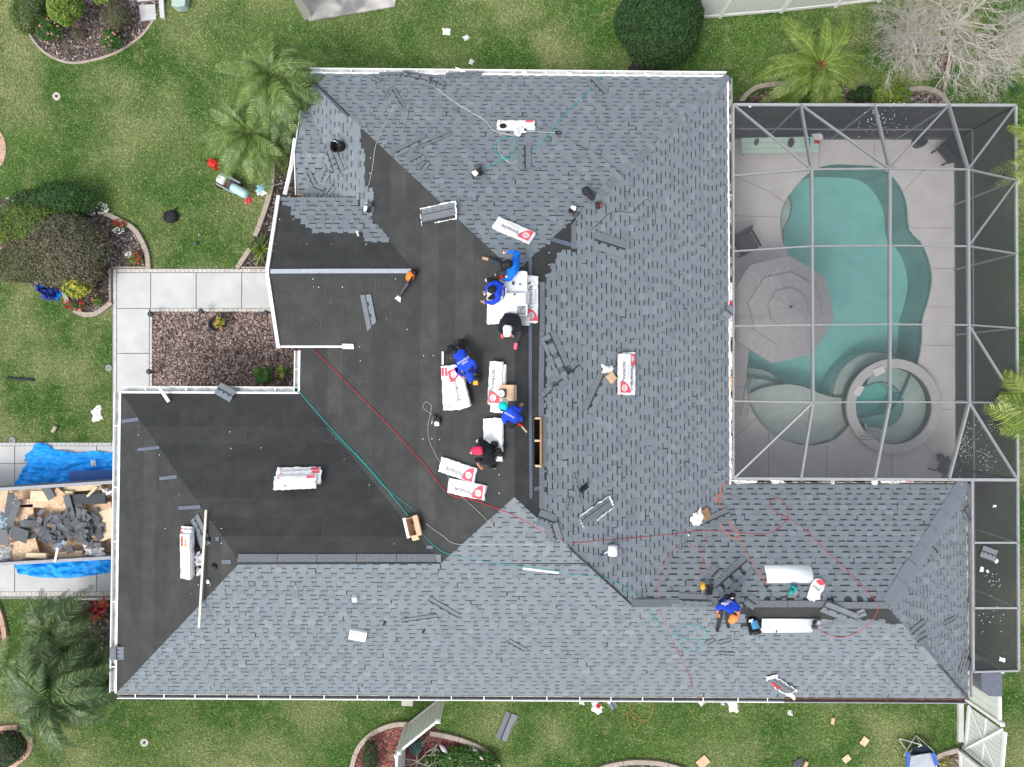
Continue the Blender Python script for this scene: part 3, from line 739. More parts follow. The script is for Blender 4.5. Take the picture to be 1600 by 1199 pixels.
for (x0, y0, x1, y1) in EXC:
    a, b = P(x0, y0), P(x1, y1); keep &= ~((X > a.x) & (X < b.x) & (Y < a.y) & (Y > b.y))
for b in beds: keep &= ~pmask(X, Y, b)
X, Y = X[keep], Y[keep]; n = len(X)
th = rg.uniform(0, 2 * np.pi, n); ln = rg.uniform(.03, .085, n); w = rg.uniform(.008, .016, n); up = rg.uniform(.015, .045, n)
co = np.zeros((n, 3, 3)); co[:, 0] = np.c_[X - np.sin(th) * w, Y + np.cos(th) * w, np.full(n, .001)]; co[:, 1] = np.c_[X + np.sin(th) * w, Y - np.cos(th) * w, np.full(n, .001)]
co[:, 2] = np.c_[X + np.cos(th) * ln, Y + np.sin(th) * ln, up]
raw('grass', co.reshape(-1, 3), 3, grassm, rg.uniform(0, 1, n))
def chips(poly, dens, mats, size=(.03, .09), name='mulch_chips', weights=None):
    pol = [(p.x, p.y) for p in poly]; xs = [p[0] for p in pol]; ys = [p[1] for p in pol]
    n = int((max(xs) - min(xs)) * (max(ys) - min(ys)) * dens); X = rg.uniform(min(xs), max(xs), n); Y = rg.uniform(min(ys), max(ys), n)
    k = pmask(X, Y, pol); X, Y = X[k], Y[k]; n = len(X)
    if not n: return
    th = rg.uniform(0, 2 * np.pi, n); l = rg.uniform(*size, n) / 2; w = l * rg.uniform(.25, .6, n); z = rg.uniform(.012, .04, n); t1 = rg.uniform(-.02, .02, n); t2 = rg.uniform(-.01, .01, n)
    c, s = np.cos(th), np.sin(th); co = np.zeros((n, 4, 3))
    for i, (a, b) in enumerate(((-1, -1), (1, -1), (1, 1), (-1, 1))):
        co[:, i] = np.c_[X + a * l * c - b * w * s, Y + a * l * s + b * w * c, z + a * t1 + b * t2]
    co[:, :, 2] = np.maximum(co[:, :, 2], .008)
    raw(name, co.reshape(-1, 3), 4, mats, None, mi=rg.choice(len(mats), n, p=weights))
def cm(n, c): return mat('chip_' + n, c, .9, .2, 30)
grey_ch = [cm('grey', (.24, .21, .20)), cm('brown', (.15, .105, .085)), cm('dark', (.055, .045, .04)), cm('pale', (.42, .38, .36))]
pink_ch = [cm('rose', (.36, .275, .245)), cm('brown2', (.24, .165, .14)), cm('dark', (.055, .045, .04)), cm('pale2', (.46, .38, .35))]
red_ch = [cm('red', (.32, .10, .09)), cm('red2', (.20, .06, .055)), cm('dark', (.055, .045, .04)), cm('pink', (.42, .20, .17))]
pp = [.3, .3, .25, .15]
chips(bed1, 420, grey_ch, weights=pp); chips(bed2, 420, grey_ch, weights=[.25, .3, .3, .15]); chips(bed3, 480, pink_ch, weights=[.36, .32, .16, .16])
chips(bed4, 300, grey_ch, weights=[.2, .3, .4, .1]); chips(bed5, 250, grey_ch, weights=[.2, .3, .45, .05]); chips(bed6, 420, red_ch, weights=[.35, .3, .15, .2])
chips(bed7, 350, pink_ch, weights=[.25, .35, .3, .1]); chips(bed8, 350, grey_ch, weights=pp); chips(bed9, 350, red_ch, weights=pp); chips(bed10, 300, red_ch, weights=pp); chips(bed11, 350, pink_ch, weights=pp)

# ------------------------------------------------------------------ vegetation
def lm(n, c): return mat('leaf_' + n, c, .6, .25, 6, spec=.35, tr=.25)
LG = {'dark': [lm('dark1', (.022, .065, .016)), lm('dark2', (.035, .095, .022)), lm('dark3', (.014, .040, .012))],
      'green': [lm('g1', (.05, .14, .02)), lm('g2', (.09, .20, .03)), lm('g3', (.03, .08, .015))],
      'lime': [lm('l1', (.17, .25, .03)), lm('l2', (.26, .32, .05)), lm('l3', (.09, .15, .02))],
      'olive': [lm('o1', (.11, .12, .055)), lm('o2', (.16, .15, .09)), lm('o3', (.06, .07, .03)), lm('o4', (.20, .18, .13))],
      'yellow': [lm('y1', (.48, .42, .04)), lm('y2', (.35, .36, .05)), lm('y3', (.14, .2, .02))],
      'red': [lm('r1', (.42, .02, .03)), lm('r2', (.55, .10, .08)), lm('r3', (.20, .015, .02))],
      'white': [lm('w1', (.75, .75, .72))], 'pinkf': [lm('p1', (.65, .22, .30))], 'orangef': [lm('of', (.70, .25, .10))],
      'burg': [lm('b1', (.20, .015, .05)), lm('b2', (.10, .01, .03))]}
def leaves(n, c, d, size, mats, shell=.55, parent=None, name='foliage', lump=.22, seed=1, wgt=None, M0=None, flat=.5, bottom=-.2, sizeratio=.55):
    """n leaf-sized faces spread through an uneven ellipsoid centred at c"""
    g = np.random.default_rng(seed); v = g.normal(size=(n, 3)); v /= np.linalg.norm(v, axis=1)[:, None]
    v[:, 2] = np.where(v[:, 2] < bottom, -v[:, 2], v[:, 2])
    lumps = g.normal(size=(14, 3)); lumps /= np.linalg.norm(lumps, axis=1)[:, None]; dotm = v @ lumps.T
    r = g.uniform(shell, 1, n) ** .5 * (1 - lump + lump * 1.6 * np.clip(dotm.max(1) * 3 - 2, 0, 1))
    p = v * r[:, None] * (np.array(d) / 2) + np.array(c)
    t = g.normal(size=(n, 3)); t /= np.linalg.norm(t, axis=1)[:, None]
    nn = v * (1 - flat) + g.normal(size=(n, 3)) * .35 + np.array((0, 0, flat)); nn /= np.linalg.norm(nn, axis=1)[:, None]
    a = np.cross(nn, t); a /= np.linalg.norm(a, axis=1)[:, None]; b = np.cross(nn, a)
    s = g.uniform(size[0], size[1], n)[:, None] / 2
    co = np.stack([p - a * s, p - b * s * sizeratio, p + a * s, p + b * s * sizeratio], 1)
    co[:, :, 2] = np.maximum(co[:, :, 2], .01)
    mi = g.choice(len(mats), n, p=wgt)
    o = raw(name, co.reshape(-1, 3), 4, mats, None, kind=None, mi=mi)
    if parent: o.parent = parent; o.matrix_parent_inverse = parent.matrix_world.inverted() if parent.matrix_world != Matrix() else Matrix.Translation(-parent.location)
    return o
def shrub(u, v, z, d, n, size, kind, label, cat='shrub', name='shrub', group=None, seed=1, wgt=None, flowers=None, stem=True, shell=.55, lump=.22, flat=.5):
    c = P(u, v, z); t = thing(name, label, cat, (c.x, c.y, 0), group)
    leaves(n, c, d, size, LG[kind] if isinstance(kind, str) else kind, shell, t, seed=seed, wgt=wgt, lump=lump, flat=flat)
    if stem:
        mb = MB()
        for k in range(5):
            a = rnd.uniform(0, 6.28); mb.tube([Vector((0, 0, 0)), Vector((math.cos(a) * d[0] * .15, math.sin(a) * d[1] * .15, c.z * .6)), Vector((math.cos(a) * d[0] * .3, math.sin(a) * d[1] * .3, c.z))], [.03, .02, .008], 5)
        mb.build('stem', bark, t)
    if flowers:
        for (fk, fn, fs, off, fd) in flowers:
            leaves(fn, c + Vector(off), fd, fs, LG[fk], .85, t, 'flower', seed=seed + 9, flat=.8, bottom=.1, sizeratio=.9)
    return t
shrub(1028, 38, 1.15, (2.45, 2.5, 2.3), 21000, (.05, .10), [LG['dark'][0], LG['dark'][1], LG['dark'][2], LG['green'][2]], 'large clipped dark green round bush at the top, beside the white fence', seed=3, lump=.16, shell=.7)
shrub(85, 318, .5, (2.5, 1.3, 1.1), 9000, (.04, .08), [LG['dark'][1], LG['green'][0], LG['dark'][0]], 'dark green low shrub along the top of the left island bed', seed=4)
shrub(50, 352, .55, (2.3, 1.3, 1.2), 8000, (.04, .08), [LG['lime'][2], LG['olive'][0], LG['green'][0], LG['lime'][0]], 'yellow green leafy shrub in the middle of the left island bed', seed=5)
shrub(105, 395, .65, (2.6, 2.3, 1.35), 17000, (.03, .085), LG['olive'], 'brownish twiggy round shrub filling the left island bed', seed=6, lump=.12)
shrub(45, 415, .5, (2.2, 1.2, 1.0), 8000, (.03, .08), [LG['olive'][0], LG['olive'][1], LG['olive'][2], LG['lime'][2]], 'thinning brown shrub at the left edge of the island bed', seed=61)
shrub(5, 362, .5, (.7, .7, .9), 1600, (.04, .08), 'lime', 'lime green shrub at the far left edge', seed=7)
shrub(122, 448, .5, (.85, .7, .9), 1200, (.08, .17), [LG['yellow'][0], LG['yellow'][1], LG['green'][0]], 'bright yellow croton on the curb of the left island bed', 'croton', 'croton', seed=8)
shrub(118, 432, .45, (.9, .7, .8), 2000, (.05, .1), [LG['green'][0], LG['olive'][0], LG['lime'][2]], 'green leafy shrub right behind the yellow croton', seed=81)
fl = 'small flower clumps in the left island bed'
shrub(187, 354, .1, (.45, .35, .2), 350, (.04, .07), 'green', 'flower clump with red blooms above white blooms, beside the curb', 'flowers', 'flower_clump', seed=9, stem=False, flowers=[('red', 90, (.04, .06), (0, .08, .05), (.45, .25, .2)), ('white', 70, (.04, .06), (-.02, -.14, .05), (.4, .2, .18))])
shrub(212, 404, .12, (.5, .45, .25), 450, (.04, .08), [LG['green'][0], LG['lime'][0]], 'orange red flower clump by the walkway corner', 'flowers', 'flower_clump', seed=10, stem=False, flowers=[('red', 60, (.04, .07), (.08, 0, .05), (.4, .4, .25)), ('white', 45, (.04, .06), (-.15, .1, .05), (.25, .2, .18))])
shrub(152, 327, .1, (.7, .35, .15), 200, (.03, .05), 'olive', 'tiny white blooms spilling over the curb', 'flowers', 'flower_clump', seed=12, stem=False, flowers=[('white', 150, (.03, .06), (0, 0, .05), (.8, .4, .15))])
shrub(120, 478, .2, (.65, .3, .4), 200, (.05, .08), 'green', 'red rose bush at the lower curb of the island bed', 'rose bush', 'rose_bush', seed=13, flowers=[('red', 26, (.07, .12), (0, 0, .1), (.75, .35, .3))])
shrub(153, 470, .2, (.35, .35, .3), 260, (.04, .08), 'green', 'small orange flowered plant near the walkway edge', 'plant', 'flowering_plant', seed=14, stem=False, flowers=[('orangef', 20, (.04, .06), (0, 0, .05), (.3, .3, .2))])
shrub(50, 18, .6, (1.1, 1.5, 1.1), 4200, (.04, .08), [LG['lime'][2], LG['olive'][0], LG['green'][0]], 'olive green shrub at the left of the top left bed', seed=15)
shrub(103, 10, .7, (.95, 1.2, 1.2), 4200, (.05, .10), [LG['lime'][0], LG['lime'][1], LG['green'][1]], 'lime green round shrub at the top of the bed', seed=16)
shrub(77, 45, .4, (.8, .9, .7), 2200, (.04, .08), 'green', 'green shrub with pink blooms in the top left bed', seed=17, flowers=[('pinkf', 22, (.05, .08), (0, 0, .1), (.9, .9, .6))])
shrub(160, -5, .6, (.6, .5, .8), 900, (.05, .1), 'lime', 'lime green shrub cut by the top edge', seed=18)
shrub(182, 28, .45, (.8, .9, .8), 3200, (.03, .06), LG['olive'][:3], 'grey green round shrub beside the stepping stones', seed=19)
shrub(123, 53, .15, (.4, .35, .3), 700, (.03, .05), LG['olive'], 'tiny grey green shrub in the middle of the bed', seed=20, stem=False)
shrub(174, 62, .3, (.65, .65, .5), 1500, (.04, .08), 'green', 'lower shrub dotted with pink flowers, near the curved edging', seed=21, flowers=[('pinkf', 26, (.04, .07), (0, 0, .1), (.7, .7, .4))])
def rosette(u, v, z, n, L, w, mats, label, cat, name, arch=.5, spread=(.2, 1.2), seed=1, group=None):
    g = random.Random(seed); c = P(u, v, z); t = thing(name, label, cat, (c.x, c.y, 0), group)
    for k in range(n):
        a = g.uniform(0, 6.283); e = g.uniform(*spread); l = L * g.uniform(.7, 1.1); mb = MB(); pts = []; m = 4
        for i in range(m + 1):
            f = i / m; rr = l * f * math.cos(e) * (1 + .1 * f); h = z * .6 + l * f * math.sin(e) - arch * l * f * f
            pts.append((Vector((math.cos(a) * rr, math.sin(a) * rr, max(.02, h))), w * math.sin(math.pi * min(.97, .18 + f * .8)) / 2))
        s = Vector((-math.sin(a), math.cos(a), 0)); vs = []
        for p, ww in pts: vs += [p - s * ww, p + s * ww]
        mb.add(vs, [(2 * i, 2 * i + 1, 2 * i + 3, 2 * i + 2) for i in range(m)]); mb.build('leaf', g.choice(mats), t)
    return t
rosette(407, 391, .3, 90, .65, .018, LG['green'] + LG['lime'][:2], 'spiky green grass clump by the entry gable corner', 'grass clump', 'grass_clump', .6, (.1, 1.4), 3)
rosette(147, 960, .5, 34, .42, .10, LG['red'], 'bright red bromeliad beside the garage wall', 'bromeliad', 'bromeliad', .4, (.2, 1.2), 4)
rosette(157, 951, .5, 18, .30, .09, LG['red'][:2] + LG['orangef'], 'small orange red bromeliad next to the gutter', 'bromeliad', 'bromeliad', .4, (.2, 1.2), 14)
rosette(409, 587, .3, 10, .35, .26, LG['green'][:2], 'big leaved green plant in the corner of the mulch bed', 'plant', 'leafy_plant', .4, (.1, .7), 5)
rosette(438, 582, .3, 6, .28, .15, LG['lime'][:2] + LG['green'][:1], 'yellowing leafy plant next to the short gutter', 'plant', 'leafy_plant', .4, (.1, .7), 6)
rosette(1540, 762, .5, 30, .42, .05, LG['burg'], 'dark red cordyline seen through the narrow screen', 'plant', 'red_cordyline', .4, (.2, 1.2), 7)
rosette(1500, 735, .4, 40, .45, .05, LG['burg'] + LG['dark'], 'dark red plant inside the lower right corner of the cage', 'plant', 'red_cordyline', .4, (.2, 1.2), 8)
rosette(1582, 118, .9, 12, .75, .20, LG['green'][:2] + LG['dark'][:2], 'broad leaved green plant at the top right edge', 'plant', 'leafy_plant', .5, (.1, .9), 9)
def frond_mesh(L, W, mats, seed, droop=.55, pairs=26, up=.6):
    g = random.Random(seed); mb = MB(); pts = []; m = 10
    for i in range(m + 1):
        f = i / m; pts.append(Vector((L * (f - .08 * f * f), 0, L * (up * f - (up + droop) * .9 * f * f))))
    mb.tube(pts, [.012 * (1 - .8 * i / m) + .003 for i in range(m + 1)], 4, 2)
    for k in range(pairs):
        f = .12 + .88 * k / pairs; i = min(m - 1, int(f * m)); p = pts[i].lerp(pts[i + 1], f * m - i); t = (pts[i + 1] - pts[i]).normalized()
        wl = W * math.sin(math.pi * (.15 + .8 * f)) * g.uniform(.8, 1.15)
        for s in (-1, 1):
            d = (t * .75 + Vector((0, s, 0)) * 1.0 + Vector((0, 0, g.uniform(-.05, .25)))).normalized(); e = p + d * wl * .6; q = p + d * wl + Vector((0, 0, -wl * .35)); n = t * (.30 * L / pairs)
            mb.add([p - n, p + n, e + n * 1.3, e - n * 1.3, q], [(0, 1, 2, 3), (3, 2, 4)], g.choice((0, 0, 1)))
    me_o = mb.build('frond', mats); me = me_o.data; bpy.data.objects.remove(me_o); return me
def palm(u, v, z, n, L, W, mats, label, seed, group='feathery palms round the house', lean=(0, 0), span=(0, 360), droop=(.35, .9), up=(.3, 1.0), trunk=True, pairs=40):
    g = random.Random(seed); c = P(u, v, z); t = thing('palm_tree', label, 'palm tree', (c.x, c.y, 0), group)
    if trunk:
        mb = MB(); mb.tube([Vector((0, 0, 0)), Vector((.03, .02, z * .5)), Vector((0, 0, z))], [.13, .09, .08], 8); mb.build('trunk', bark, t)
    meshes = [frond_mesh(L, W, mats, seed * 7 + k, g.uniform(*droop), pairs, g.uniform(*up)) for k in range(4)]
    for k in range(n):
        a = span[0] + (span[1] - span[0]) * (k + g.uniform(-.3, .3)) / n; o = link('frond', g.choice(meshes), t)
        o.location = (0, 0, z); o.rotation_euler = (g.uniform(-.4, .4), g.uniform(-.6, .25) * (.5 + (k % 3) / 2), R(a)); s = g.uniform(.75, 1.1); o.scale = (s, s, s)
    return t
def pm(n, c): return mat('frond_' + n, c, .42, .25, 4, spec=.5, tr=.3)
PG = [pm('g1', (.115, .205, .04)), pm('g2', (.23, .33, .10)), pm('rib', (.22, .26, .10))]
PD = [pm('d1', (.065, .125, .035)), pm('d2', (.18, .26, .09)), pm('rib2', (.10, .15, .07))]
PL = [pm('l1', (.16, .24, .03)), pm('l2', (.27, .34, .07)), pm('rib3', (.40, .42, .14))]
palm(424, 122, 2.9, 40, 1.5, .34, PG, 'pale green feathery palm overlapping the north west gutter corner', 1)
palm(392, 212, 2.1, 46, 1.42, .34, PG, 'bushy green palm on the lawn above the red gas can', 2)
palm(450, 172, 2.4, 18, 1.15, .30, PD, 'darker drooping palm between the two bigger palms and the roof edge', 3, span=(-120, 60))
palm(82, 1088, 2.6, 46, 1.75, .38, PD, 'largest dark green palm in the lower left corner', 4, pairs=46)
palm(82, 985, 2.0, 36, 1.3, .36, PD, 'dark green palm just below the driveway', 5)
palm(14, 1038, 1.5, 18, 1.0, .3, PG, 'smaller green palm at the left edge between two dark palms', 6)
palm(148, 1058, 1.9, 18, 1.25, .34, PD, 'dark palm leaning against the south west gutter corner', 7)
t = palm(1279, 106, 1.7, 20, 1.75, .40, [pm('n1', (.13, .22, .03)), pm('n2', (.22, .30, .06)), PL[2]], 'open crowned yellow green palm above the pool cage with a rusty red heart', 8, pairs=42, up=(.2, .55), droop=(.2, .5))
mb = MB()
for k in range(26):
    a = rnd.uniform(0, 6.28); q = rnd.uniform(.05, .17); mb.tube([Vector((0, 0, 1.72)), Vector((math.cos(a) * q * .5, math.sin(a) * q, 1.9)), Vector((math.cos(a) * q, math.sin(a) * q * 1.4, 1.86 + rnd.uniform(-.05, .1)))], .008, 3)
mb.build('fruit_stalk', mat('rusty_stalks', (.30, .07, .03), .8), t)
palm(1658, 238, 3.0, 9, 1.5, .42, PL, 'yellow green palm at the right edge beside the upper cage', 9, span=(120, 240), pairs=26)
palm(1652, 665, 3.6, 4, 1.9, .55, PL, 'yellow green palm frond reaching over the lower right cage beam', 10, span=(130, 205), up=(.1, .4), droop=(.1, .35), pairs=26)
shrub(1240, 152, .35, (1.3, .55, .7), 1500, (.06, .12), [LG['lime'][0], LG['lime'][2], LG['green'][1]], 'lime green shrub against the cage under the palm', seed=31)
shrub(1390, 152, .35, (1.2, .6, .7), 1300, (.06, .13), [LG['lime'][0], LG['lime'][1], LG['green'][1]], 'lime shrub between the palm and the leafless tree', seed=32)
shrub(1345, 150, .3, (.8, .5, .6), 500, (.06, .13), 'dark', 'dark leafy shrub between two lime shrubs at the cage', seed=33)
shrub(720, 1192, .2, (2.2, 1.15, .4), 4200, (.05, .12), [LG['green'][0], LG['green'][1], LG['dark'][0]], 'leafy green ground cover right of the white fence', 'ground cover', 'ground_cover', seed=34, stem=False)
shrub(578, 1185, .3, (.5, 1.2, .6), 2200, (.03, .06), 'dark', 'dark green shrub hugging the curb left of the white fence', seed=35)
shrub(650, 1165, .35, (.4, .5, .6), 500, (.04, .08), [mat('leaf_teal', (.05, .13, .12), .6)], 'blue green shrub at the foot of the white fence', seed=36)
shrub(12, 1170, .3, (1.0, 1.0, .6), 2200, (.04, .08), 'dark', 'dark shrub inside the salmon pink curb', seed=37)
shrub(225, 1090, .15, (3.0, .16, .3), 1500, (.04, .08), 'green', 'narrow green hedge strip below the south west gutter', 'hedge', 'low_hedge', seed=38, stem=False)
shrub(1320, 190, .4, (5.2, .5, .8), 2600, (.05, .12), [LG['dark'][0], LG['dark'][2], LG['olive'][2]], 'dark planting behind the screen wall at the top of the cage', 'hedge', 'planting_strip', seed=39, stem=False)
shrub(1480, 1190, .12, (.45, .35, .2), 260, (.03, .06), [LG['yellow'][0], LG['green'][1], LG['olive'][1]], 'dry yellowish plant beside the white gate', 'plant', 'dry_plant', seed=40, stem=False)
shrub(1475, 100, .5, (.5, .4, .5), 300, (.05, .1), 'burg', 'reddish shrub under the leafless tree', seed=41)
# leafless tree
twigm = mat('bleached_twigs', (.40, .375, .33), .9, .15, 5); branm = mat('grey_branch', (.40, .37, .32), .9, .2, 8)
def bare_tree(base, fork, label, seed, levels, L0, spreaddir, n0=6, r0=.05, cat='tree', name='leafless_tree', up0=.35, updamp=.75):
    g = random.Random(seed); t = thing(name, label, cat, base); tr = MB(); tw = MB(); B0 = Vector(base)
    tr.tube([Vector((0, 0, 0)), (fork - B0) * .5 + Vector((.05, 0, 0)), fork - B0], [r0 * 1.8, r0 * 1.4, r0 * 1.2], 7); tr.build('trunk', branm, t)
    def grow(p, d, L, r, lv):
        pts = [p]; q = p.copy(); dd = d.copy()
        for i in range(4):
            dd = (dd + Vector((g.gauss(0, .16), g.gauss(0, .16), g.gauss(0, .12)))).normalized(); q = q + dd * L / 4; pts.append(q.copy())
        tw.tube(pts, [r, r * .85, r * .7, r * .6, r * .45], 5 if lv < 2 else 3, 1 if lv < 2 else 0, cap=False)
        if lv >= levels: return
        for k in range(g.choice((3, 3, 4)) if lv < levels - 1 else 4):
            i = g.choice((2, 3, 4, 4)); base_ = pts[i]; a = g.uniform(0, 6.28); s = g.uniform(.45, .95)
            x = dd.cross(Vector((0, 0, 1))); x = x.normalized() if x.length > .1 else Vector((1, 0, 0)); y = dd.cross(x)
            nd = (dd + (x * math.cos(a) + y * math.sin(a)) * s).normalized(); nd.z = nd.z * updamp + .06; nd.normalize()
            grow(base_, nd, L * g.uniform(.6, .85), r * .6, lv + 1)
    for k in range(n0):
        a = R(spreaddir[0] + (spreaddir[1] - spreaddir[0]) * (k + .5) / n0 + g.uniform(-10, 10)); grow(fork - B0, Vector((math.cos(a), math.sin(a), g.uniform(up0 * .4, up0 * 1.5))).normalized(), L0 * g.uniform(.8, 1.15), r0, 0)
    tw.build('branches', [twigm, branm], t); return t
bare_tree(P(1475, 138), P(1492, 40, 2.4), 'large leafless tree with bleached twigs at the top right', 5, 5, .85, (0, 360), 14, .032, up0=.5)
bare_tree(P(1450, 90), P(1440, 55, 1.8), 'smaller tangle of bleached leafless branches left of the bare tree', 15, 5, .55, (90, 430), 10, .022, up0=.6)
bare_tree(P(655, 1192), P(652, 1190, .4), 'small leafless twiggy shrub by the fence post', 25, 2, .42, (0, 360), 6, .02, 'shrub', 'twiggy_shrub')
leaves(900, P(1400, 60, .05), (3.0, 1.8, .05), (.03, .07), [mat('dry_litter', (.20, .19, .16), .95), mat('dry_litter2', (.12, .10, .08), .95)], .1, None, 'leaf_litter', seed=50, flat=.9)['kind'] = 'stuff'
# ------------------------------------------------------------------ pool, deck, cage
def circ(u, v, r, n=40, a0=0, a1=360, z=0): return [P(u + r * math.cos(R(a0 + (a1 - a0) * i / n)), v - r * math.sin(R(a0 + (a1 - a0) * i / n)), z) for i in range(n)]
pool_px = [(1236, 300), (1262, 272), (1296, 258), (1335, 258), (1375, 262), (1402, 285), (1416, 315), (1421, 358), (1440, 380), (1452, 408), (1456, 438), (1450, 470), (1441, 500), (1440, 535), (1434, 565), (1422, 590),
           (1395, 640), (1340, 655), (1325, 668), (1305, 687), (1272, 696), (1238, 692), (1205, 678), (1180, 652), (1170, 630), (1166, 600), (1168, 560), (1176, 520), (1205, 480), (1226, 440), (1232, 405), (1222, 378), (1218, 348), (1222, 322)]
pool = [P(p.x, p.y) for p in smoothpath([Vector((u, v, 0)) for u, v in pool_px], 3, True)]
# the deck opening follows the pool and the outer ring of the hot tub
SPC = P(1397, 635); SPR = 66 * CAMH / F
def spa_out(p): return (p - SPC).length > SPR
hole = []
cut = [p for p in pool if spa_out(p)]
first = next(i for i in range(len(pool)) if not spa_out(pool[i])); start = next(i for i in range(first, first + len(pool)) if spa_out(pool[i % len(pool)]))
seq = [pool[(start + k) % len(pool)] for k in range(len(pool)) if spa_out(pool[(start + k) % len(pool)])]
a0 = math.atan2(seq[-1].y - SPC.y, seq[-1].x - SPC.x); a1 = math.atan2(seq[0].y - SPC.y, seq[0].x - SPC.x)
def arc(a0, a1, n=24): return [SPC + Vector((SPR * math.cos(a0 + (a1 - a0) * k / n), SPR * math.sin(a0 + (a1 - a0) * k / n), 0)) for k in range(n + 1)]
cand = [arc(a0, a1 if a1 > a0 else a1 + 2 * math.pi), arc(a0, a1 if a1 < a0 else a1 - 2 * math.pi)]
far = P(1460, 640); cand.sort(key=lambda c: min((q - far).length for q in c)); deck_hole = seq + cand[0]
dk = MB(); dz = .05
outer = [Vector((DECK[0], DECK[1], 0)), Vector((DECK[2], DECK[1], 0)), Vector((DECK[2], DECK[3], 0)), Vector((DECK[0], DECK[3], 0))]
tr_ = tessellate_polygon([outer, deck_hole]); allv = [Vector((p.x, p.y, dz)) for p in outer + deck_hole]
dk.add(allv, [t if (allv[t[1]] - allv[t[0]]).cross(allv[t[2]] - allv[t[0]]).z > 0 else t[::-1] for t in tr_])
dk.box((DECK[2] - .05, (DECK[1] + DECK[3]) / 2, -.03), (.1, DECK[3] - DECK[1], .15)); dk.box(((DECK[0] + DECK[2]) / 2, DECK[3] - .05, -.03), (DECK[2] - DECK[0], .1, .15))
deck = struct('pool_deck', dk, deckm)
jb = MB()
for (a, b) in (((1146, 275), (1200, 300)), ((1146, 338), (1217, 340)), ((1200, 300), (1232, 322)), ((1421, 357), (1490, 357)), ((1455, 420), (1490, 420)), ((1445, 480), (1490, 480)), ((1440, 540), (1490, 540)), ((1450, 640), (1490, 640)),
               ((1146, 605), (1166, 605)), ((1180, 653), (1146, 685)), ((1200, 675), (1200, 748)), ((1290, 696), (1290, 748)), ((1392, 705), (1392, 748)), ((1440, 690), (1472, 730)), ((1390, 262), (1445, 268)), ((1365, 220), (1365, 258)), ((1440, 268), (1410, 300)), ((1280, 218), (1278, 262))):
    A, B = P(*a), P(*b); x = (B - A).normalized(); s = Vector((-x.y, x.x, 0)) * .006; jb.prism([A - s + Vector((0, 0, dz + .004)), B - s + Vector((0, 0, dz + .004)), B + s + Vector((0, 0, dz + .004)), A + s + Vector((0, 0, dz + .004))], .003)
o = jb.build('deck_joint', joint, deck)
# basin
pt = thing('swimming_pool', 'free form swimming pool with teal water and pale sun shelf', 'swimming pool', P(1330, 450))
PM = pt.location.copy()
def ring(poly, z0, z1, m, name, parent=pt, M=PM):
    mb = MB(); n = len(poly); mb.add([Vector((p.x, p.y, z0)) - M for p in poly] + [Vector((p.x, p.y, z1)) - M for p in poly], [(i, (i + 1) % n, (i + 1) % n + n, i + n) for i in range(n)]); return mb.build(name, m, parent)
def cap(poly, z, m, name, parent=pt, M=PM, side=0, ms=None):
    mb = MB(); top = ccw([Vector((p.x, p.y, z)) - M for p in poly]); trs = tessellate_polygon([top]); mb.add(top, [t if (top[t[1]] - top[t[0]]).cross(top[t[2]] - top[t[0]]).z > 0 else t[::-1] for t in trs], 0)
    if side: n = len(top); mb.add(top + [p - Vector((0, 0, side)) for p in top], [(i, i + n, (i + 1) % n + n, (i + 1) % n) for i in range(n)], 1)
    return mb.build(name, [m, ms or m], parent)
FL = -1.35
cap(pool, FL, plaster, 'basin_floor'); ring(pool, FL, dz, plaster, 'basin_wall'); ring(pool, -.16, -.02, tilem, 'waterline_tile')
def inter(poly, conv): return clip(poly, conv)
shelf_px = [(1160, 640), (1172, 618), (1190, 608), (1215, 602), (1240, 600), (1265, 605), (1285, 614), (1305, 620), (1330, 622), (1345, 650), (1325, 668), (1305, 687), (1272, 696), (1238, 692), (1205, 678), (1180, 652)]
shelf = [P(u, v) for u, v in shelf_px]
cap(shelf, -.28, plast2, 'sun_shelf', side=1.05, ms=plaster)
step1 = [P(u, v) for u, v in ((1166, 600), (1168, 592), (1185, 590), (1205, 592), (1225, 598), (1240, 600), (1215, 603), (1190, 609), (1170, 622))]; cap(step1, -.5, plast2, 'pool_step', side=.8, ms=plaster)
step2 = [P(u, v) for u, v in ((1167, 588), (1168, 572), (1190, 573), (1215, 580), (1230, 590), (1240, 599), (1225, 598), (1205, 592), (1185, 590))]; cap(step2, -.75, plast2, 'pool_step', side=.6, ms=plaster)
bench = circ(1382, 620, 72, 24, 15, 190) ; bench += list(reversed(circ(1388, 628, 52, 16, 15, 190))); cap(bench, -.45, plast2, 'pool_bench', side=.85, ms=plaster)
ledge = [P(u, v) for u, v in ((1232, 405), (1231, 385), (1231, 355), (1240, 335), (1243, 315), (1238, 302), (1236, 300), (1222, 322), (1218, 348), (1222, 378))]; cap(ledge, -.35, plast2, 'pool_bench', side=.95, ms=plaster)
def tilerow(path, z, name='edge_tile', parent=pt, M=PM, s=.045, st=.085):
    mb = MB(); acc = 0
    for a, b in zip(path, path[1:]):
        L = (b - a).length; q = st - acc
        while q < L: p = a.lerp(b, q / L); d = (b - a).normalized(); mb.box(Vector((p.x, p.y, z + .008)) - M, (s, s, .012), Matrix(((d.x, -d.y, 0), (d.y, d.x, 0), (0, 0, 1)))); q += st
        acc = L - (q - st)
    o = mb.build(name, tilem, parent); o['kind'] = 'stuff'
tilerow(smoothpath(shelf[:9], 4), -.28); tilerow(smoothpath([P(u, v) for u, v in ((1170, 591), (1190, 591), (1212, 595), (1238, 600))], 4), -.5); tilerow(smoothpath([P(u, v) for u, v in ((1169, 573), (1192, 574), (1215, 581), (1236, 597))], 4), -.75)
tilerow(circ(1382, 620, 71, 30, 15, 190), -.45); tilerow(smoothpath(ledge[:6], 4), -.35)
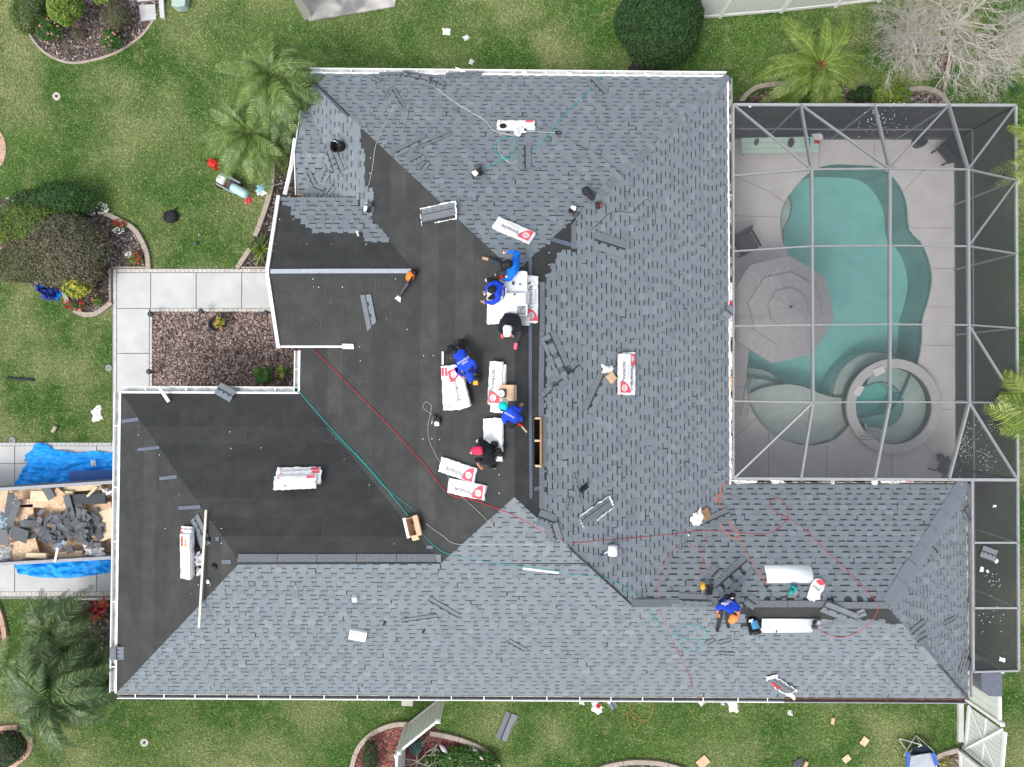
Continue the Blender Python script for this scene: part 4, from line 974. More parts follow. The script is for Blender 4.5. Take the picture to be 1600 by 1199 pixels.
mb = MB(); mb.lathe([(.09, 0), (.08, .02)], 14, P(1294, 366) + Vector((0, 0, FL + .01)) - PM); mb.build('floor_drain', white, pt)
o = cap(pool, -.07, water, 'water', side=1.3 - .0); 
# spa
spa = thing('hot_tub', 'round spa with raised pale coping ring at the lower end of the pool', 'hot tub', P(1396, 637)); SMM = spa.location.copy()
ZC = .28; oc = circ(1400, 634, 73, 48, z=0); 
def spac(r, z, n=48, du=0, dv=0): return [P(1397 + du + r * math.cos(2 * math.pi * i / n), 635 + dv - r * math.sin(2 * math.pi * i / n), z) - SMM for i in range(n)]
def annul(r0, r1, z, m, name, zb, gap=()):
    mb = MB(); n = 48; a, b = spac(r1, z), spac(r0, z)
    for i in range(n):
        j = (i + 1) % n
        if any(g0 <= i < g1 for g0, g1 in gap): continue
        mb.add([a[i], a[j], b[j], b[i]], [(0, 1, 2, 3)])
        for q in (a, b):
            k = [q[i], q[j], q[j] + Vector((0, 0, zb - z)), q[i] + Vector((0, 0, zb - z))]; mb.add(k, [(0, 3, 2, 1)] if q is a else [(0, 1, 2, 3)])
    return mb.build(name, m, spa)
annul(60, 74, ZC, coping, 'coping_ring', ZC - .08)
annul(61.5, 72.5, ZC - .08, tilem, 'spa_wall_tile', -.2)
mb = MB(); f0 = spac(62, -.95); mb.add(f0, [tuple(range(48))]); mb.build('spa_floor', plaster, spa)
mb = MB(); a, b = spac(62, ZC - .08), spac(62, -.95); mb.add(a + b, [(i, (i + 1) % 48, (i + 1) % 48 + 48, i + 48) for i in range(48)]); mb.build('spa_inner_wall', plaster, spa)
sb = MB(); ou = spac(61.8, -.25); inn = spac(36, -.25, 48, -22, -2)
for i in range(48):
    j = (i + 1) % 48
    if 17 <= i < 30: continue
    sb.add([ou[i], ou[j], inn[j], inn[i]], [(0, 1, 2, 3)], 0); sb.add([inn[i], inn[j], inn[j] - Vector((0, 0, .7)), inn[i] - Vector((0, 0, .7))], [(0, 1, 2, 3)], 1)
sb.build('spa_seat', [plast2, plaster], spa)
tilerow([p + SMM for p in inn[30:] + inn[:18]], -.25, parent=spa, M=SMM, s=.05)
mb = MB(); ww = spac(61.9, ZC - .14); n = 48; mb.add(ww + [p - Vector((0, 0, .75)) for p in ww], [tuple(range(48))] + [(i, i + n, (i + 1) % n + n, (i + 1) % n) for i in range(n)]); mb.build('spa_water', water, spa)
for (u, v, a) in ((1373, 580, 25), (1341, 610, 60)):
    mb = MB(); mb.box((0, 0, .02), (.33, .22, .05)); bevel(mb.build('spillway_stone', mat('white_coping_stone', (.72, .71, .68), .8), spa, M=Matrix.Translation(P(u, v, ZC) - SMM) @ Matrix.Rotation(R(a), 4, 'Z')), .01)
mb = MB()
for dx in (0, .1):
    A = P(1338, 680 + dx * 50, .05) - SMM; B = P(1352, 667 + dx * 50, .05) - SMM; mb.tube([A, A + Vector((0, 0, .75)), A.lerp(B, .5) + Vector((0, 0, .9)), B + Vector((0, 0, .8)), B + Vector((0, 0, .2))], .02, 7)
tag(mb.build('spa_handrail', steel, M=Matrix.Translation(SMM)), 'pair of curved metal handrails stepping into the spa', 'handrail')
mb = MB(); Q = P(1170, 610, .05)
for dy in (0, .18): mb.tube([P(1158 + dy * 60, 648, .05), P(1158 + dy * 60, 648, .8), P(1166 + dy * 30, 600, .9), P(1172 + dy * 20, 585, .7), P(1172 + dy * 20, 585, .05)], .022, 7)
tag(mb.build('pool_handrail', steel), 'bent metal pool ladder rail at the left of the pool steps', 'handrail')

# cage
cage = thing('pool_cage', 'grey aluminium screen enclosure over the pool', 'screen enclosure', P(1380, 450)); CM = cage.location.copy()
ZL, ZU = 2.75, 3.7
def beam(a, b, w=.05, h=.09, m=alum, name='beam', parent=cage):
    mb = MB(); a = a - CM; b = b - CM; x = (b - a).normalized(); z = Vector((0, 0, 1)); y = z.cross(x)
    if y.length < .05: y = Vector((0, 1, 0))
    y.normalize(); z = x.cross(y); M = Matrix((x, y, z)).transposed(); mb.box((a + b) / 2, ((b - a).length, w, h), M); return mb.build(name, m, parent)
def L_(u, v): return P(u, v, ZL)
def U_(u, v): return P(u, v, ZU)
top = {0: L_(1146, 164), 1: L_(1251, 164), 2: L_(1366, 165), 3: L_(1482, 165), 4: L_(1587, 165)}
bot = {0: L_(1146, 748), 1: L_(1251, 748), 2: L_(1366, 749), 3: L_(1482, 749), 4: L_(1590, 750)}
colx = {1: (1268, 1270), 2: (1390, 1390), 3: (1512, 1514)}; rows = [264, 384, 507, 628]
def node(c, r): u = colx[c][0] + (colx[c][1] - colx[c][0]) * r / 3; return U_(u, rows[r] + (0, 1, 0, 1)[c])
left = {0: L_(1146, 275), 1: L_(1146, 393), 2: L_(1146, 510), 3: L_(1146, 627)}; right = {0: L_(1588, 282), 1: L_(1588.5, 397), 2: L_(1589, 513), 3: L_(1589.5, 630)}
beam(top[0], top[4], .07, .06, alumlt); beam(bot[0], bot[4], .08, .07, alumlt); beam(top[4], bot[4], .06, .06, alumlt); beam(top[0], bot[0], .03, .08, alumlt)
for c in (1, 2, 3):
    for r in range(3): beam(node(c, r), node(c, r + 1), .06, .1)
    beam(top[c], node(c, 0), .055, .1); beam(node(c, 3), bot[c], .055, .1)
for r in range(4):
    for c in (1, 2): beam(node(c, r) - Vector((0, 0, .01)), node(c + 1, r) - Vector((0, 0, .01)), .04, .07)
    beam(left[r], node(1, r), .04, .07); beam(node(3, r), right[r], .04, .07)
for a, b in ((top[0], node(1, 0)), (top[1], node(2, 0)), (top[3], node(2, 0)), (top[4], node(3, 0)), (bot[0], node(1, 3)), (bot[4], node(3, 3)), (right[0], node(3, 1)), (node(3, 2), right[3])): beam(a, b, .05, .06)
def pan(pts, m=screenm):
    mb = MB(); c = sum(pts, Vector()) / len(pts); q = [p - CM - Vector((0, 0, .015)) for p in pts]; mb.add(q, [tuple(range(len(q)))]); mb.build('screen_panel', m, cage)
for r in range(3):
    for c in (1, 2): pan([node(c, r), node(c + 1, r), node(c + 1, r + 1), node(c, r + 1)])
    pan([left[r], node(1, r), node(1, r + 1), left[r + 1]]); pan([node(3, r), right[r], right[r + 1], node(3, r + 1)])
for c in (1, 2):
    pan([top[c], top[c + 1], node(c + 1, 0), node(c, 0)]); pan([node(c, 3), node(c + 1, 3), bot[c + 1], bot[c]])
pan([top[0], top[1], node(1, 0)]); pan([top[0], node(1, 0), left[0]]); pan([top[3], top[4], node(3, 0)]); pan([top[4], right[0], node(3, 0)])
pan([left[3], node(1, 3), bot[0]]); pan([node(1, 3), bot[1], bot[0]]); pan([node(3, 3), bot[4], bot[3]]); pan([node(3, 3), right[3], bot[4]])
def gnd(p): return Vector((p.x, p.y, 0.05))
def wallp(ps):
    for a, b in zip(ps, ps[1:]):
        pan([a, b, gnd(b), gnd(a)], screenw)
        am, bm = a.copy(), b.copy(); am.z = bm.z = .95; beam(am, bm, .04, .05, alum, 'chair_rail')
    for a in ps: beam(a - Vector((0, 0, .02)), gnd(a), .05, .05, alum, 'post')
wallp([top[k] for k in range(5)]); wallp([top[4]] + [right[k] for k in range(4)] + [bot[4]])
sid = [L_(1590, 750), L_(1590.5, 848), L_(1591, 950), L_(1591.5, 1048)]; sin_ = [L_(1519, 752), L_(1519.5, 848), L_(1520, 950), L_(1520.5, 1050)]
for k in range(3):
    pan([sin_[k], sid[k], sid[k + 1], sin_[k + 1]]); beam(sin_[k], sin_[k + 1], .05, .06, alumlt); beam(sid[k], sid[k + 1], .05, .06, alumlt); beam(sin_[k + 1], sid[k + 1], .05, .06, alumlt)
wallp(sid); 
pan([sin_[3], sid[3], gnd(sid[3]), gnd(sin_[3])], screenw)
mb = MB(); a, b = P(1433, 750), P(1499, 1050); mb.prism(ccw([Vector((SE.x - .6, -3.4, .03)), Vector((13.85, -3.4, .03)), Vector((13.85, -9, .03)), Vector((SE.x - .6, -9, .03))]), .03); struct('side_path', mb, conc)
# parasol
t = thing('patio_umbrella', 'large three tiered taupe octagonal parasol over the pool edge', 'parasol', (P(1231, 481, 2.6).x, P(1231, 481, 2.6).y, .05)); tm = t.location.copy(); c0 = P(1231, 481, 2.6) - tm
def tier(r0, r1, z0, z1, name, rot=-10):
    for k in range(8):
        mb = MB(); a, b = R(rot + 45 * k), R(rot + 45 * (k + 1)); q = lambda r, a, z: Vector((c0.x + r * math.cos(a), c0.y + r * math.sin(a), z)); m_ = (a + b) / 2
        vs = [q(r0, a, z0), q(r1, a, z1), q(r1 * .93, m_, z1 + .035), q(r1, b, z1), q(r0, b, z0), q(r0 * .93, m_, z0 + .02)]
        mb.add(vs, [(0, 1, 2, 5), (5, 2, 3, 4)]); mb.add([q(r1, a, z1), q(r1 * .93, m_, z1 + .035), q(r1 * .93, m_, z1 - .04), q(r1, a, z1 - .08)], [(0, 3, 2, 1)]); mb.add([q(r1 * .93, m_, z1 + .035), q(r1, b, z1), q(r1, b, z1 - .08), q(r1 * .93, m_, z1 - .04)], [(0, 3, 2, 1)])
        mb.build(name, parasol, t)
tier(.02, .55, 2.72, 2.55, 'top_tier_panel'); tier(.5, 1.02, 2.50, 2.33, 'middle_tier_panel'); tier(.95, 1.52, 2.28, 2.05, 'lower_tier_panel')
mb = MB(); mb.tube([c0 + Vector((0, 0, 2.8 - c0.z)), Vector((c0.x, c0.y, 0))], .025, 8); mb.build('pole', dkgrey, t)
mb = MB(); mb.lathe([(.03, 0), (.04, .03), (.01, .07)], 8, Vector((c0.x, c0.y, 2.72))); mb.build('finial', dkgrey, t)
mb = MB(); mb.lathe([(.28, 0), (.26, .06), (.05, .09)], 16, Vector((c0.x, c0.y, 0))); mb.build('base', dkgrey, t)
# bench and things
t = thing('pool_bench', 'long mint green slatted bench inside the cage at the top left', 'bench', P(1219, 227, .47) * Vector((1, 1, 0)) if False else Vector((P(1219, 227, .47).x, P(1219, 227, .47).y, 0))); bm = t.location.copy(); Mx = Matrix.Rotation(R(1), 4, 'Z')
for k, y in enumerate((-.16, 0, .16)):
    mb = MB(); mb.box((0, y, .47), (2.35, .15, .035)); bevel(mb.build('slat', mint, t, M=Mx), .005)
for x in (-1.0, 1.0):
    for y in (-.15, .15): mb = MB(); mb.box((x, y, .26), (.06, .06, .4)); mb.build('leg', mint, t)
for (u, v, a, s, l) in ((1182, 222, 70, .22, 'small dark leaf shaped cloth on the left of the mint bench'), (1236, 223, 80, .30, 'larger dark pad in the middle of the mint bench')):
    mb = MB(); pts = [Vector((s / 2 * math.cos(q), s * .32 * math.sin(q), .01)) for q in [k * 6.283 / 9 for k in range(9)]]; mb.prism(pts, .02); tag(mb.build('seat_pad', dkgrey, M=frame(u, v, a, .5, z=.05)), l, 'pad')
def crumple(u, v, sx, sy, h, m, label, cat, name, z=None, ang=0, seed=1, lift=0, group=None, n=12):
    M = frame(u, v, ang, lift, z); mb = MB(); g = random.Random(seed); vs = []; fs = []; nx = n; ny = max(4, int(n * sy / sx)) if sx > 0 else n
    ph = g.uniform(0, 20)
    for i in range(nx + 1):
        for j in range(ny + 1):
            x, y = i / nx - .5, j / ny - .5; e = min(.5 - abs(x), .5 - abs(y)) * 2; r = 1 + .55 * (noise.noise(Vector((x * 3, y * 3, ph))))
            vs.append((x * sx * r + g.uniform(-.02, .02) * sx, y * sy * r + g.uniform(-.02, .02) * sy, .005 + h * min(1, e * 3) * (.35 + .65 * abs(noise.noise(Vector((x * 6, y * 6, ph + 5)))) * 2) * g.uniform(.6, 1.1)))
    for i in range(nx):
        for j in range(ny): a = i * (ny + 1) + j; fs.append((a, a + ny + 1, a + ny + 2, a + 1))
    mb.add(vs, fs); o = mb.build(name, m, M=M); tag(o, label, cat, group); return o
crumple(1278, 214, .28, .22, .06, wrapdirty, 'white paper on the right end of the mint bench', 'paper', 'paper', .05, 20, 3, .5)
crumple(1276, 222, .16, .1, .05, redp, 'red rag at the right end of the mint bench', 'rag', 'rag', .05, 0, 4, .52); crumple(1262, 224, .14, .28, .04, mat('teal_cloth', (.03, .22, .30), .8), 'teal cloth near the right end of the mint bench', 'cloth', 'cloth', .05, 0, 5, .5)
def deckchair(u, v, a, label, m=dkgrey, s=.6, group='dark patio seats inside the cage'):
    t = thing('patio_chair', label, 'chair', frame(u, v, a, 0, z=.05), group)
    mb = MB(); mb.box((0, 0, .4), (s, s, .09)); bevel(mb.build('seat', m, t), .02)
    mb = MB(); mb.box((-s / 2, 0, .62), (.08, s, .5), Matrix.Rotation(R(-12), 3, 'Y')); bevel(mb.build('backrest', m, t), .02)
    for y in (-s / 2, s / 2): mb = MB(); mb.box((0, y, .58), (s, .06, .05)); mb.build('armrest', black, t)
    for x in (-.25, .25):
        for y in (-.25, .25): mb = MB(); mb.box((x, y, .18), (.04, .04, .36)); mb.build('leg', black, t)
deckchair(1158, 385, -60, 'dark patio chair half under the parasol'); deckchair(1473, 241, 40, 'dark patio chair in the upper right of the deck', mat('faded_black_fabric', (.03, .035, .04), .9), .62); deckchair(1157, 187, 0, 'dark patio chair in the top left corner of the cage'); deckchair(1468, 728, 60, 'dark chair in the lower right deck corner', mat('bluish_fabric', (.05, .08, .10), .9), .5)
mb = MB(); mb.lathe([(.17, 0), (.2, .2), (.18, .32), (.15, .3), (.14, .1)], 12); tag(mb.build('planter_pot', dkgrey, M=frame(1432, 224, 0, 0, z=.05)), 'round dark pot beside the dark chair', 'pot')
mb = MB(); mb.lathe([(.11, 0), (.12, .02), (.06, .025)], 14); tag(mb.build('drain_ring', dkgrey, M=frame(1469, 715, 0, 0, z=.05)), 'round ring on the deck near the lower right chair', 'drain cover')

# ------------------------------------------------------------------ fences and gate
vinyl = mat('white_vinyl', (.66, .70, .66), .5, .05, 4); vinylw = mat('bright_white_vinyl', (.80, .81, .80), .45, .04)
def fence(posts, h, label, cat='fence', name='vinyl_fence', boards=7, mid_=None, group=None, postcap=.13, lastpost=True):
    t = thing(name, label, cat, posts[0], group); M = t.location.copy()
    for i, p in enumerate(posts):
        if i == len(posts) - 1 and not lastpost: break
        mb = MB(); mb.box((p.x - M.x, p.y - M.y, (h + .08) / 2), (.1, .1, h + .08)); po = mb.build('post', vinylw, t); mb = MB(); mb.box((p.x - M.x, p.y - M.y, h + .1), (postcap, postcap, .05), taper=.5); mb.build('post_cap', vinylw, po)
    for a, b in zip(posts, posts[1:]):
        x = (b - a).normalized(); y = Vector((-x.y, x.x, 0)); L = (b - a).length - .1; Mx = Matrix((x, y, Vector((0, 0, 1)))).transposed(); c = (a + b) / 2 - M
        for z, hh in ((h - .05, .11), (.12, .12)) + (((mid_, .06),) if mid_ else ()):
            mb = MB(); mb.box(c + Vector((0, 0, z)), (L, .06, hh), Mx); mb.build('rail', vinylw, t)
        for k in range(boards):
            mb = MB(); mb.box(c + x * (-L / 2 + L * (k + .5) / boards) + Vector((0, 0, h / 2)), (L / boards - .008, .025, h - .14), Mx); mb.build('board', vinyl, t)
    return t
fence([P(1085, 30), P(1125, 27), P(1220, 19), P(1305, 10), P(1372, 2)], 1.75, 'white vinyl privacy fence across the top right, beside the round bush', boards=9)
fence([P(694, 1085), P(638, 1130)], 1.7, 'white vinyl fence panel leaning out from under the south gutter', boards=7, name='vinyl_fence')
fence([P(634, 1135), P(631, 1199), P(628, 1260)], 1.7, 'white vinyl fence running off the bottom edge from the square post', boards=6)
fence([P(1502, 1012), P(1503, 1088)], 1.75, 'white vinyl fence beside the pool cage, below the grey cover', boards=6)
g2 = fence([P(1505, 1167), P(1511, 1099)], 1.75, 'white vinyl gate leaf with diagonal cross brace, swung open beside the lawn', 'gate', 'vinyl_gate', boards=9, lastpost=False, mid_=.9)
a, b = P(1505, 1167), P(1511, 1099); x = (b - a).normalized(); y = Vector((x.y, -x.x, 0)) * .035
for (z0, z1) in ((.15, 1.65), (1.65, .15)):
    mb = MB(); mb.tube([Vector((0, 0, z0)) - y * 1.2, b - a + Vector((0, 0, z1)) - y * 1.2], .03, 4); mb.build('brace', vinylw, g2)
fence([P(1497, 1173), P(1500, 1260)], 1.75, 'white vinyl fence cut by the bottom right edge beside the open gate', boards=6)
mb = MB(); q = [P(1533, 1052, 2.0), P(1566, 1052, 2.0), P(1566, 1089, 2.0), P(1545, 1088, 2.0), P(1536, 1080, 2.0), P(1533, 1066, 2.0)]; mb.prism(ccw(q), .9); bevel(tag(mb.build('grill_cover', mat('slate_cover', (.12, .135, .17), .8)), 'dark slate grey cover beside the white fence, below the cage', 'cover'), .04)
mb = MB(); mb.prism(ccw(G([(1498, 1100), (1506, 1100), (1506, 1160), (1498, 1160)], .1)), .1); tag(mb.build('paver_strip', conc), 'pale paver strip along the open gate', 'pavers')
mb = MB(); mb.box((0, 0, .25), (.36, .3, .5)); bevel(tag(mb.build('pump_box', mat('tan_box', (.45, .43, .38), .8), M=frame(640, 1085, 0, 0, z=0)), 'tan utility box peeking out under the south gutter', 'utility box'), .02)
# ------------------------------------------------------------------ trailer, tarps
t = thing('dump_trailer', 'open trailer full of wood sheets and torn dark shingles on the driveway', 'trailer', P(60, 815)); TM = t.location.copy()
tz = 1.35
c00, c10, c11, c01 = P(-130, 773, tz), P(215, 751, tz), P(215, 869, tz), P(-130, 889, tz)
def bar(t, M0, a, b, w, h, m, name):
    mb = MB(); a = a - M0; b = b - M0; x = (b - a).normalized(); y = Vector((-x.y, x.x, 0)).normalized(); mb.box((a + b) / 2 - Vector((0, 0, h / 2)), ((b - a).length, w, h), Matrix((x, y, x.cross(y))).transposed()); return mb.build(name, m, t)
trm = mat('trailer_side_grey', (.16, .17, .20), .6, .2, 8)
bar(t, TM, c00, c10, .05, .75, trm, 'side_wall'); bar(t, TM, c01, c11, .05, .75, trm, 'side_wall'); bar(t, TM, c00, c01, .05, .75, trm, 'front_wall')
bar(t, TM, c00 + Vector((0, 0, .03)), c10 + Vector((0, 0, .03)), .09, .05, mat('rail_grey', (.30, .31, .34), .5), 'top_rail'); bar(t, TM, c01 + Vector((0, 0, .03)), c11 + Vector((0, 0, .03)), .09, .05, MATS['rail_grey'], 'top_rail')
mb = MB(); mb.prism([p - TM - Vector((0, 0, .6)) for p in ccw([c00, c10, c11, c01])], .1); mb.build('bed_floor', osb, t)
for (u, v) in ((-60, 775), (-60, 860)):
    mb = MB(); mb.lathe([(.3, -.1), (.33, -.05), (.33, .05), (.3, .1)], 18, P(u, v, .34) - TM, Matrix.Rotation(R(90), 3, 'X')); mb.build('wheel', black, t)
for u in (10, 40, 70, 100, 150): 
    mb = MB(); mb.box(P(u, 882 - u * .055, 1.3) - TM, (.06, .08, .05)); mb.build('tie_hook', bluebag, t)
for (u, v, L, W, a, m, z, l) in ((82, 775, 66, 16, -1, osbpale, 1.1, 'long pale lumber box in the trailer top left'), (80, 787, 100, 13, -1, osb, 1.0, 'long tan board under the pale lumber in the trailer'), (92, 776, 20, 22, 50, carton, 1.16, 'diamond of tan plywood leaning in the trailer'), (136, 780, 60, 17, 3, mat('old_roofing_roll', (.06, .065, .07), .9), 1.12, 'rolled dark roofing sheet in the trailer top right'),
                                (145, 768, 22, 3, 45, osbpale, 1.25, 'short tan stick on the dark roofing sheet'), (130, 762, 60, 10, 4, osbpale, 1.0, 'scrap board by the far trailer wall'), (165, 820, 40, 45, 20, osbpale, 1.0, 'big pale plywood sheet at the right end of the trailer'), (58, 868, 32, 8, -2, osbpale, 1.15, 'white edged board at the near trailer wall'), (30, 860, 60, 30, 15, osb, 1.0, 'orange brown board at the lower left of the trailer'),
                                (35, 812, 38, 46, 5, osb, 1.0, 'splintered orange board in the left of the trailer'), (130, 800, 90, 26, 4, carton, .98, 'broad tan board in the middle of the trailer'), (110, 866, 40, 10, 3, osb, 1.0, 'orange board by the near trailer wall right'), (8, 772, 12, 14, 0, wood, 1.0, 'wood block in the top left trailer corner')):
    k = (CAMH - z) / F; mb = MB(); mb.box((0, 0, 0), (L * k, W * k, .04 if W > 12 and 'roll' not in l and 'box' not in l else .1)); bevel(tag(mb.build('scrap_board', m, M=Matrix.Translation(P(u, v, z)) @ Matrix.Rotation(R(a), 4, 'Z')), l, 'board', 'boards in the trailer'), .005)
g = random.Random(33); oldm = [mat('old_shingle_%d' % i, c, .95, .3, 60, .3, 200) for i, c in enumerate(((.125, .135, .145), (.10, .108, .118), (.15, .16, .17)))]
heap = thing('torn_shingle_heap', 'heap of torn dark grey shingles in the trailer', 'shingle heap', P(95, 820, 1.0)); HM = heap.location.copy()
for k in range(150):
    if k < 85: u = g.gauss(125, 17); v = g.gauss(822, 15); zz = 1.06 + .22 * math.exp(-((u - 125) / 20) ** 2) * g.random()
    else: u = g.gauss(80, 18); v = g.gauss(825, 15); zz = 1.05 + .16 * g.random()
    if not (15 < u < 172 and 790 < v < 862): continue
    w, l = g.uniform(.1, .24), g.uniform(.15, .38); mb = MB(); n = 4; a = g.uniform(-.25, .25)
    vs = [Vector((l * (i / n - .5), w * s * g.uniform(.8, 1.1) / 2, a * l * (i / n - .5) ** 2 * 4)) for i in range(n + 1) for s in (-1, 1)]
    vs2 = [q - Vector((0, 0, .006)) for q in vs]; m2 = len(vs)
    mb.add(vs + vs2, [(2 * i, 2 * i + 2, 2 * i + 3, 2 * i + 1) for i in range(n)] + [(m2 + 2 * i, m2 + 2 * i + 1, m2 + 2 * i + 3, m2 + 2 * i + 2) for i in range(n)] + [(0, 1, m2 + 1, m2)])
    E = Matrix.Rotation(g.uniform(0, 6.28), 4, 'Z') @ Matrix.Rotation(g.uniform(-.35, .35), 4, 'X') @ Matrix.Rotation(g.uniform(-.35, .35), 4, 'Y')
    mb.build('torn_shingle', g.choice(oldm), heap, M=Matrix.Translation(P(u, v, zz) - HM) @ E)
for (u, v, L, W, a, l) in ((75, 768, 26, 15, -60, 'dark shingle scrap standing on the far trailer wall'), (14, 790, 40, 9, 80, 'folded dark underlayment strip in the left of the trailer'), (22, 800, 36, 10, 70, 'second folded dark strip in the left of the trailer'), (108, 790, 34, 12, -75, 'dark shingle strip standing out of the heap'), (30, 835, 28, 22, -20, 'dark torn piece lower left in the trailer'), (6, 840, 14, 26, 0, 'dark scrap at the left edge of the trailer')):
    k = (CAMH - 1.25) / F; mb = MB(); mb.box((0, 0, 0), (L * k, W * k, .02)); tag(mb.build('shingle_scrap', g.choice(oldm), M=Matrix.Translation(P(u, v, 1.2)) @ Matrix.Rotation(R(a), 4, 'Z') @ Matrix.Rotation(.2, 4, 'X')), l, 'shingle scrap', 'loose scraps in the trailer')
crumple(7, 818, .35, .75, .2, mat('pale_blue_plastic', (.48, .60, .66), .5), 'pale blue plastic bag at the left end of the trailer', 'plastic bag', 'plastic_bag', 1.0, 0, 6)
crumple(8, 865, .36, .42, .2, wrapdirty, 'crumpled white plastic in the lower left trailer corner', 'plastic', 'crumpled_plastic', 1.05, 0, 7); crumple(147, 863, .6, .28, .2, wrapdirty, 'white plastic trash at the near wall of the trailer', 'plastic', 'crumpled_plastic', 1.05, -10, 8)
crumple(25, 785, .14, .4, .12, wrapdirty, 'narrow white plastic strip between dark strips in the trailer', 'plastic', 'crumpled_plastic', 1.1, 10, 9); crumple(94, 853, .35, .14, .1, mat('blue_white_wrap', (.45, .58, .68), .5), 'bluish wrapper on the torn shingle heap', 'wrapper', 'wrapper', 1.15, 50, 10); crumple(168, 770, .3, .2, .1, wrapdirty, 'white scraps in the top right of the trailer', 'plastic', 'crumpled_plastic', 1.1, 0, 11)
def tarp(px, label, seed, base=.06, amp=.09, wall=None):
    poly = [P(u, v) for u, v in px]; xs = [p.x for p in poly]; ys = [p.y for p in poly]; nx, ny = 170, 70; mb = MB(); idx = {}; pl2 = [(p.x, p.y) for p in poly]
    def vert(i, j):
        if (i, j) in idx: return idx[(i, j)]
        x = min(xs) + (max(xs) - min(xs)) * i / nx; y = min(ys) + (max(ys) - min(ys)) * j / ny
        h = base + amp * abs(noise.noise(Vector((x * 1.3 + seed, y * 4.5, 0)))) * 1.6 + .05 * noise.noise(Vector((x * 5, y * 9, seed)))
        if wall: h += wall * max(0, 1 - abs(y - (ys[0] if wall < 0 else min(ys))) * 1.3) ** 2
        idx[(i, j)] = len(mb.v); mb.v.append((x, y, max(.05, h))); return idx[(i, j)]
    for i in range(nx):
        for j in range(ny):
            x = min(xs) + (max(xs) - min(xs)) * (i + .5) / nx; y = min(ys) + (max(ys) - min(ys)) * (j + .5) / ny
            if inpoly(x, y, pl2): mb.f.append((vert(i, j), vert(i + 1, j), vert(i + 1, j + 1), vert(i, j + 1))); mb.m.append(0)
    o = mb.build('blue_tarp', bluetarp); md = o.modifiers.new('thick', 'SOLIDIFY'); md.thickness = .006; tag(o, label, 'tarp', 'blue tarps on the driveway')
tarp([(20, 764), (38, 735), (48, 716), (40, 722), (42, 712), (52, 703), (60, 692), (76, 693), (86, 702), (100, 704), (125, 708), (145, 704), (182, 708), (230, 708), (230, 790), (20, 790)], 'bright blue tarp spread above the trailer up to the lawn', 3)
tarp([(40, 860), (230, 860), (230, 893), (175, 894), (110, 903), (60, 901), (34, 896), (25, 886), (26, 876)], 'bright blue tarp strip below the trailer', 8)
mb = MB(); mb.box((0, 0, .2), (1.3, .32, .02)); tag(mb.build('blue_board', mat('blue_board', (.04, .12, .38), .5), M=frame(148, 742, 2, 0, z=.0)), 'flat darker blue sheet lying on the upper tarp', 'sheet')
crumple(146, 724, .14, .16, .05, wrapdirty, 'white crumpled paper on the blue tarp', 'paper', 'paper', .2, 0, 12)
mb = MB(); mb.box((0, 0, 0), (.06, .42, .02)); tag(mb.build('white_strip', white, M=frame(88, 867, -12, 1.45, z=0)), 'white metal strip sticking over the near trailer wall', 'strip')

# ------------------------------------------------------------------ writing
TX = {}
def text(body, size, M, m, parent, name='lettering', bold=.0):
    key = (body, bold)
    if key not in TX:
        cu = bpy.data.curves.new('t', 'FONT'); cu.body = body; cu.align_x = 'CENTER'; cu.align_y = 'CENTER'; cu.size = 1; cu.offset = bold; cu.extrude = 0; cu.resolution_u = 2
        ob = bpy.data.objects.new('t', cu); COL.objects.link(ob); dg = bpy.context.evaluated_depsgraph_get(); dg.update(); me = bpy.data.meshes.new_from_object(ob.evaluated_get(dg)); bpy.data.objects.remove(ob); TX[key] = me
    me = TX[key].copy(); me.materials.clear(); me.materials.append(m); return link(name, me, parent, M @ Matrix.Diagonal((size, size, 1, 1)))
def T3(x, y, z, a=0): return Matrix.Translation((x, y, z)) @ Matrix.Rotation(R(a), 4, 'Z')
def logo(b, x, y, H, W, a, z, corner=1):
    """red quarter round field with a white globe emblem"""
    mb = MB(); pts = [Vector((0, 0, 0))] + [Vector((math.cos(q) * H, math.sin(q) * W, 0)) for q in [math.pi / 2 * k / 10 for k in range(11)]]
    mb.add(pts, [tuple(range(len(pts)))]); mb.build('red_logo_field', redink, b, M=T3(x, y, z, a))
    M = T3(x, y, z + .001, a) @ Matrix.Translation((H * .40, W * .42, 0)); mb = MB(); r = W * .30
    mb.add([(r * math.cos(k * .524), r * math.sin(k * .524), 0) for k in range(12)], [tuple(range(12))]); lo = mb.build('globe_emblem', wrap, b, M=M)
    mb = MB()
    for s in (-1, 0, 1):
        mb.box((s * r * .45, 0, .001), (.006, r * 1.5 if s == 0 else r * 1.1, .001)); mb.box((0, s * r * .45, .001), (r * 1.5, .006, .001))
    mb.build('globe_lines', greyink, lo)
    text('ATLAS', W * .24, Matrix.Translation((0, 0, .003)) @ Matrix.Rotation(R(90), 4, 'Z'), redink, lo)
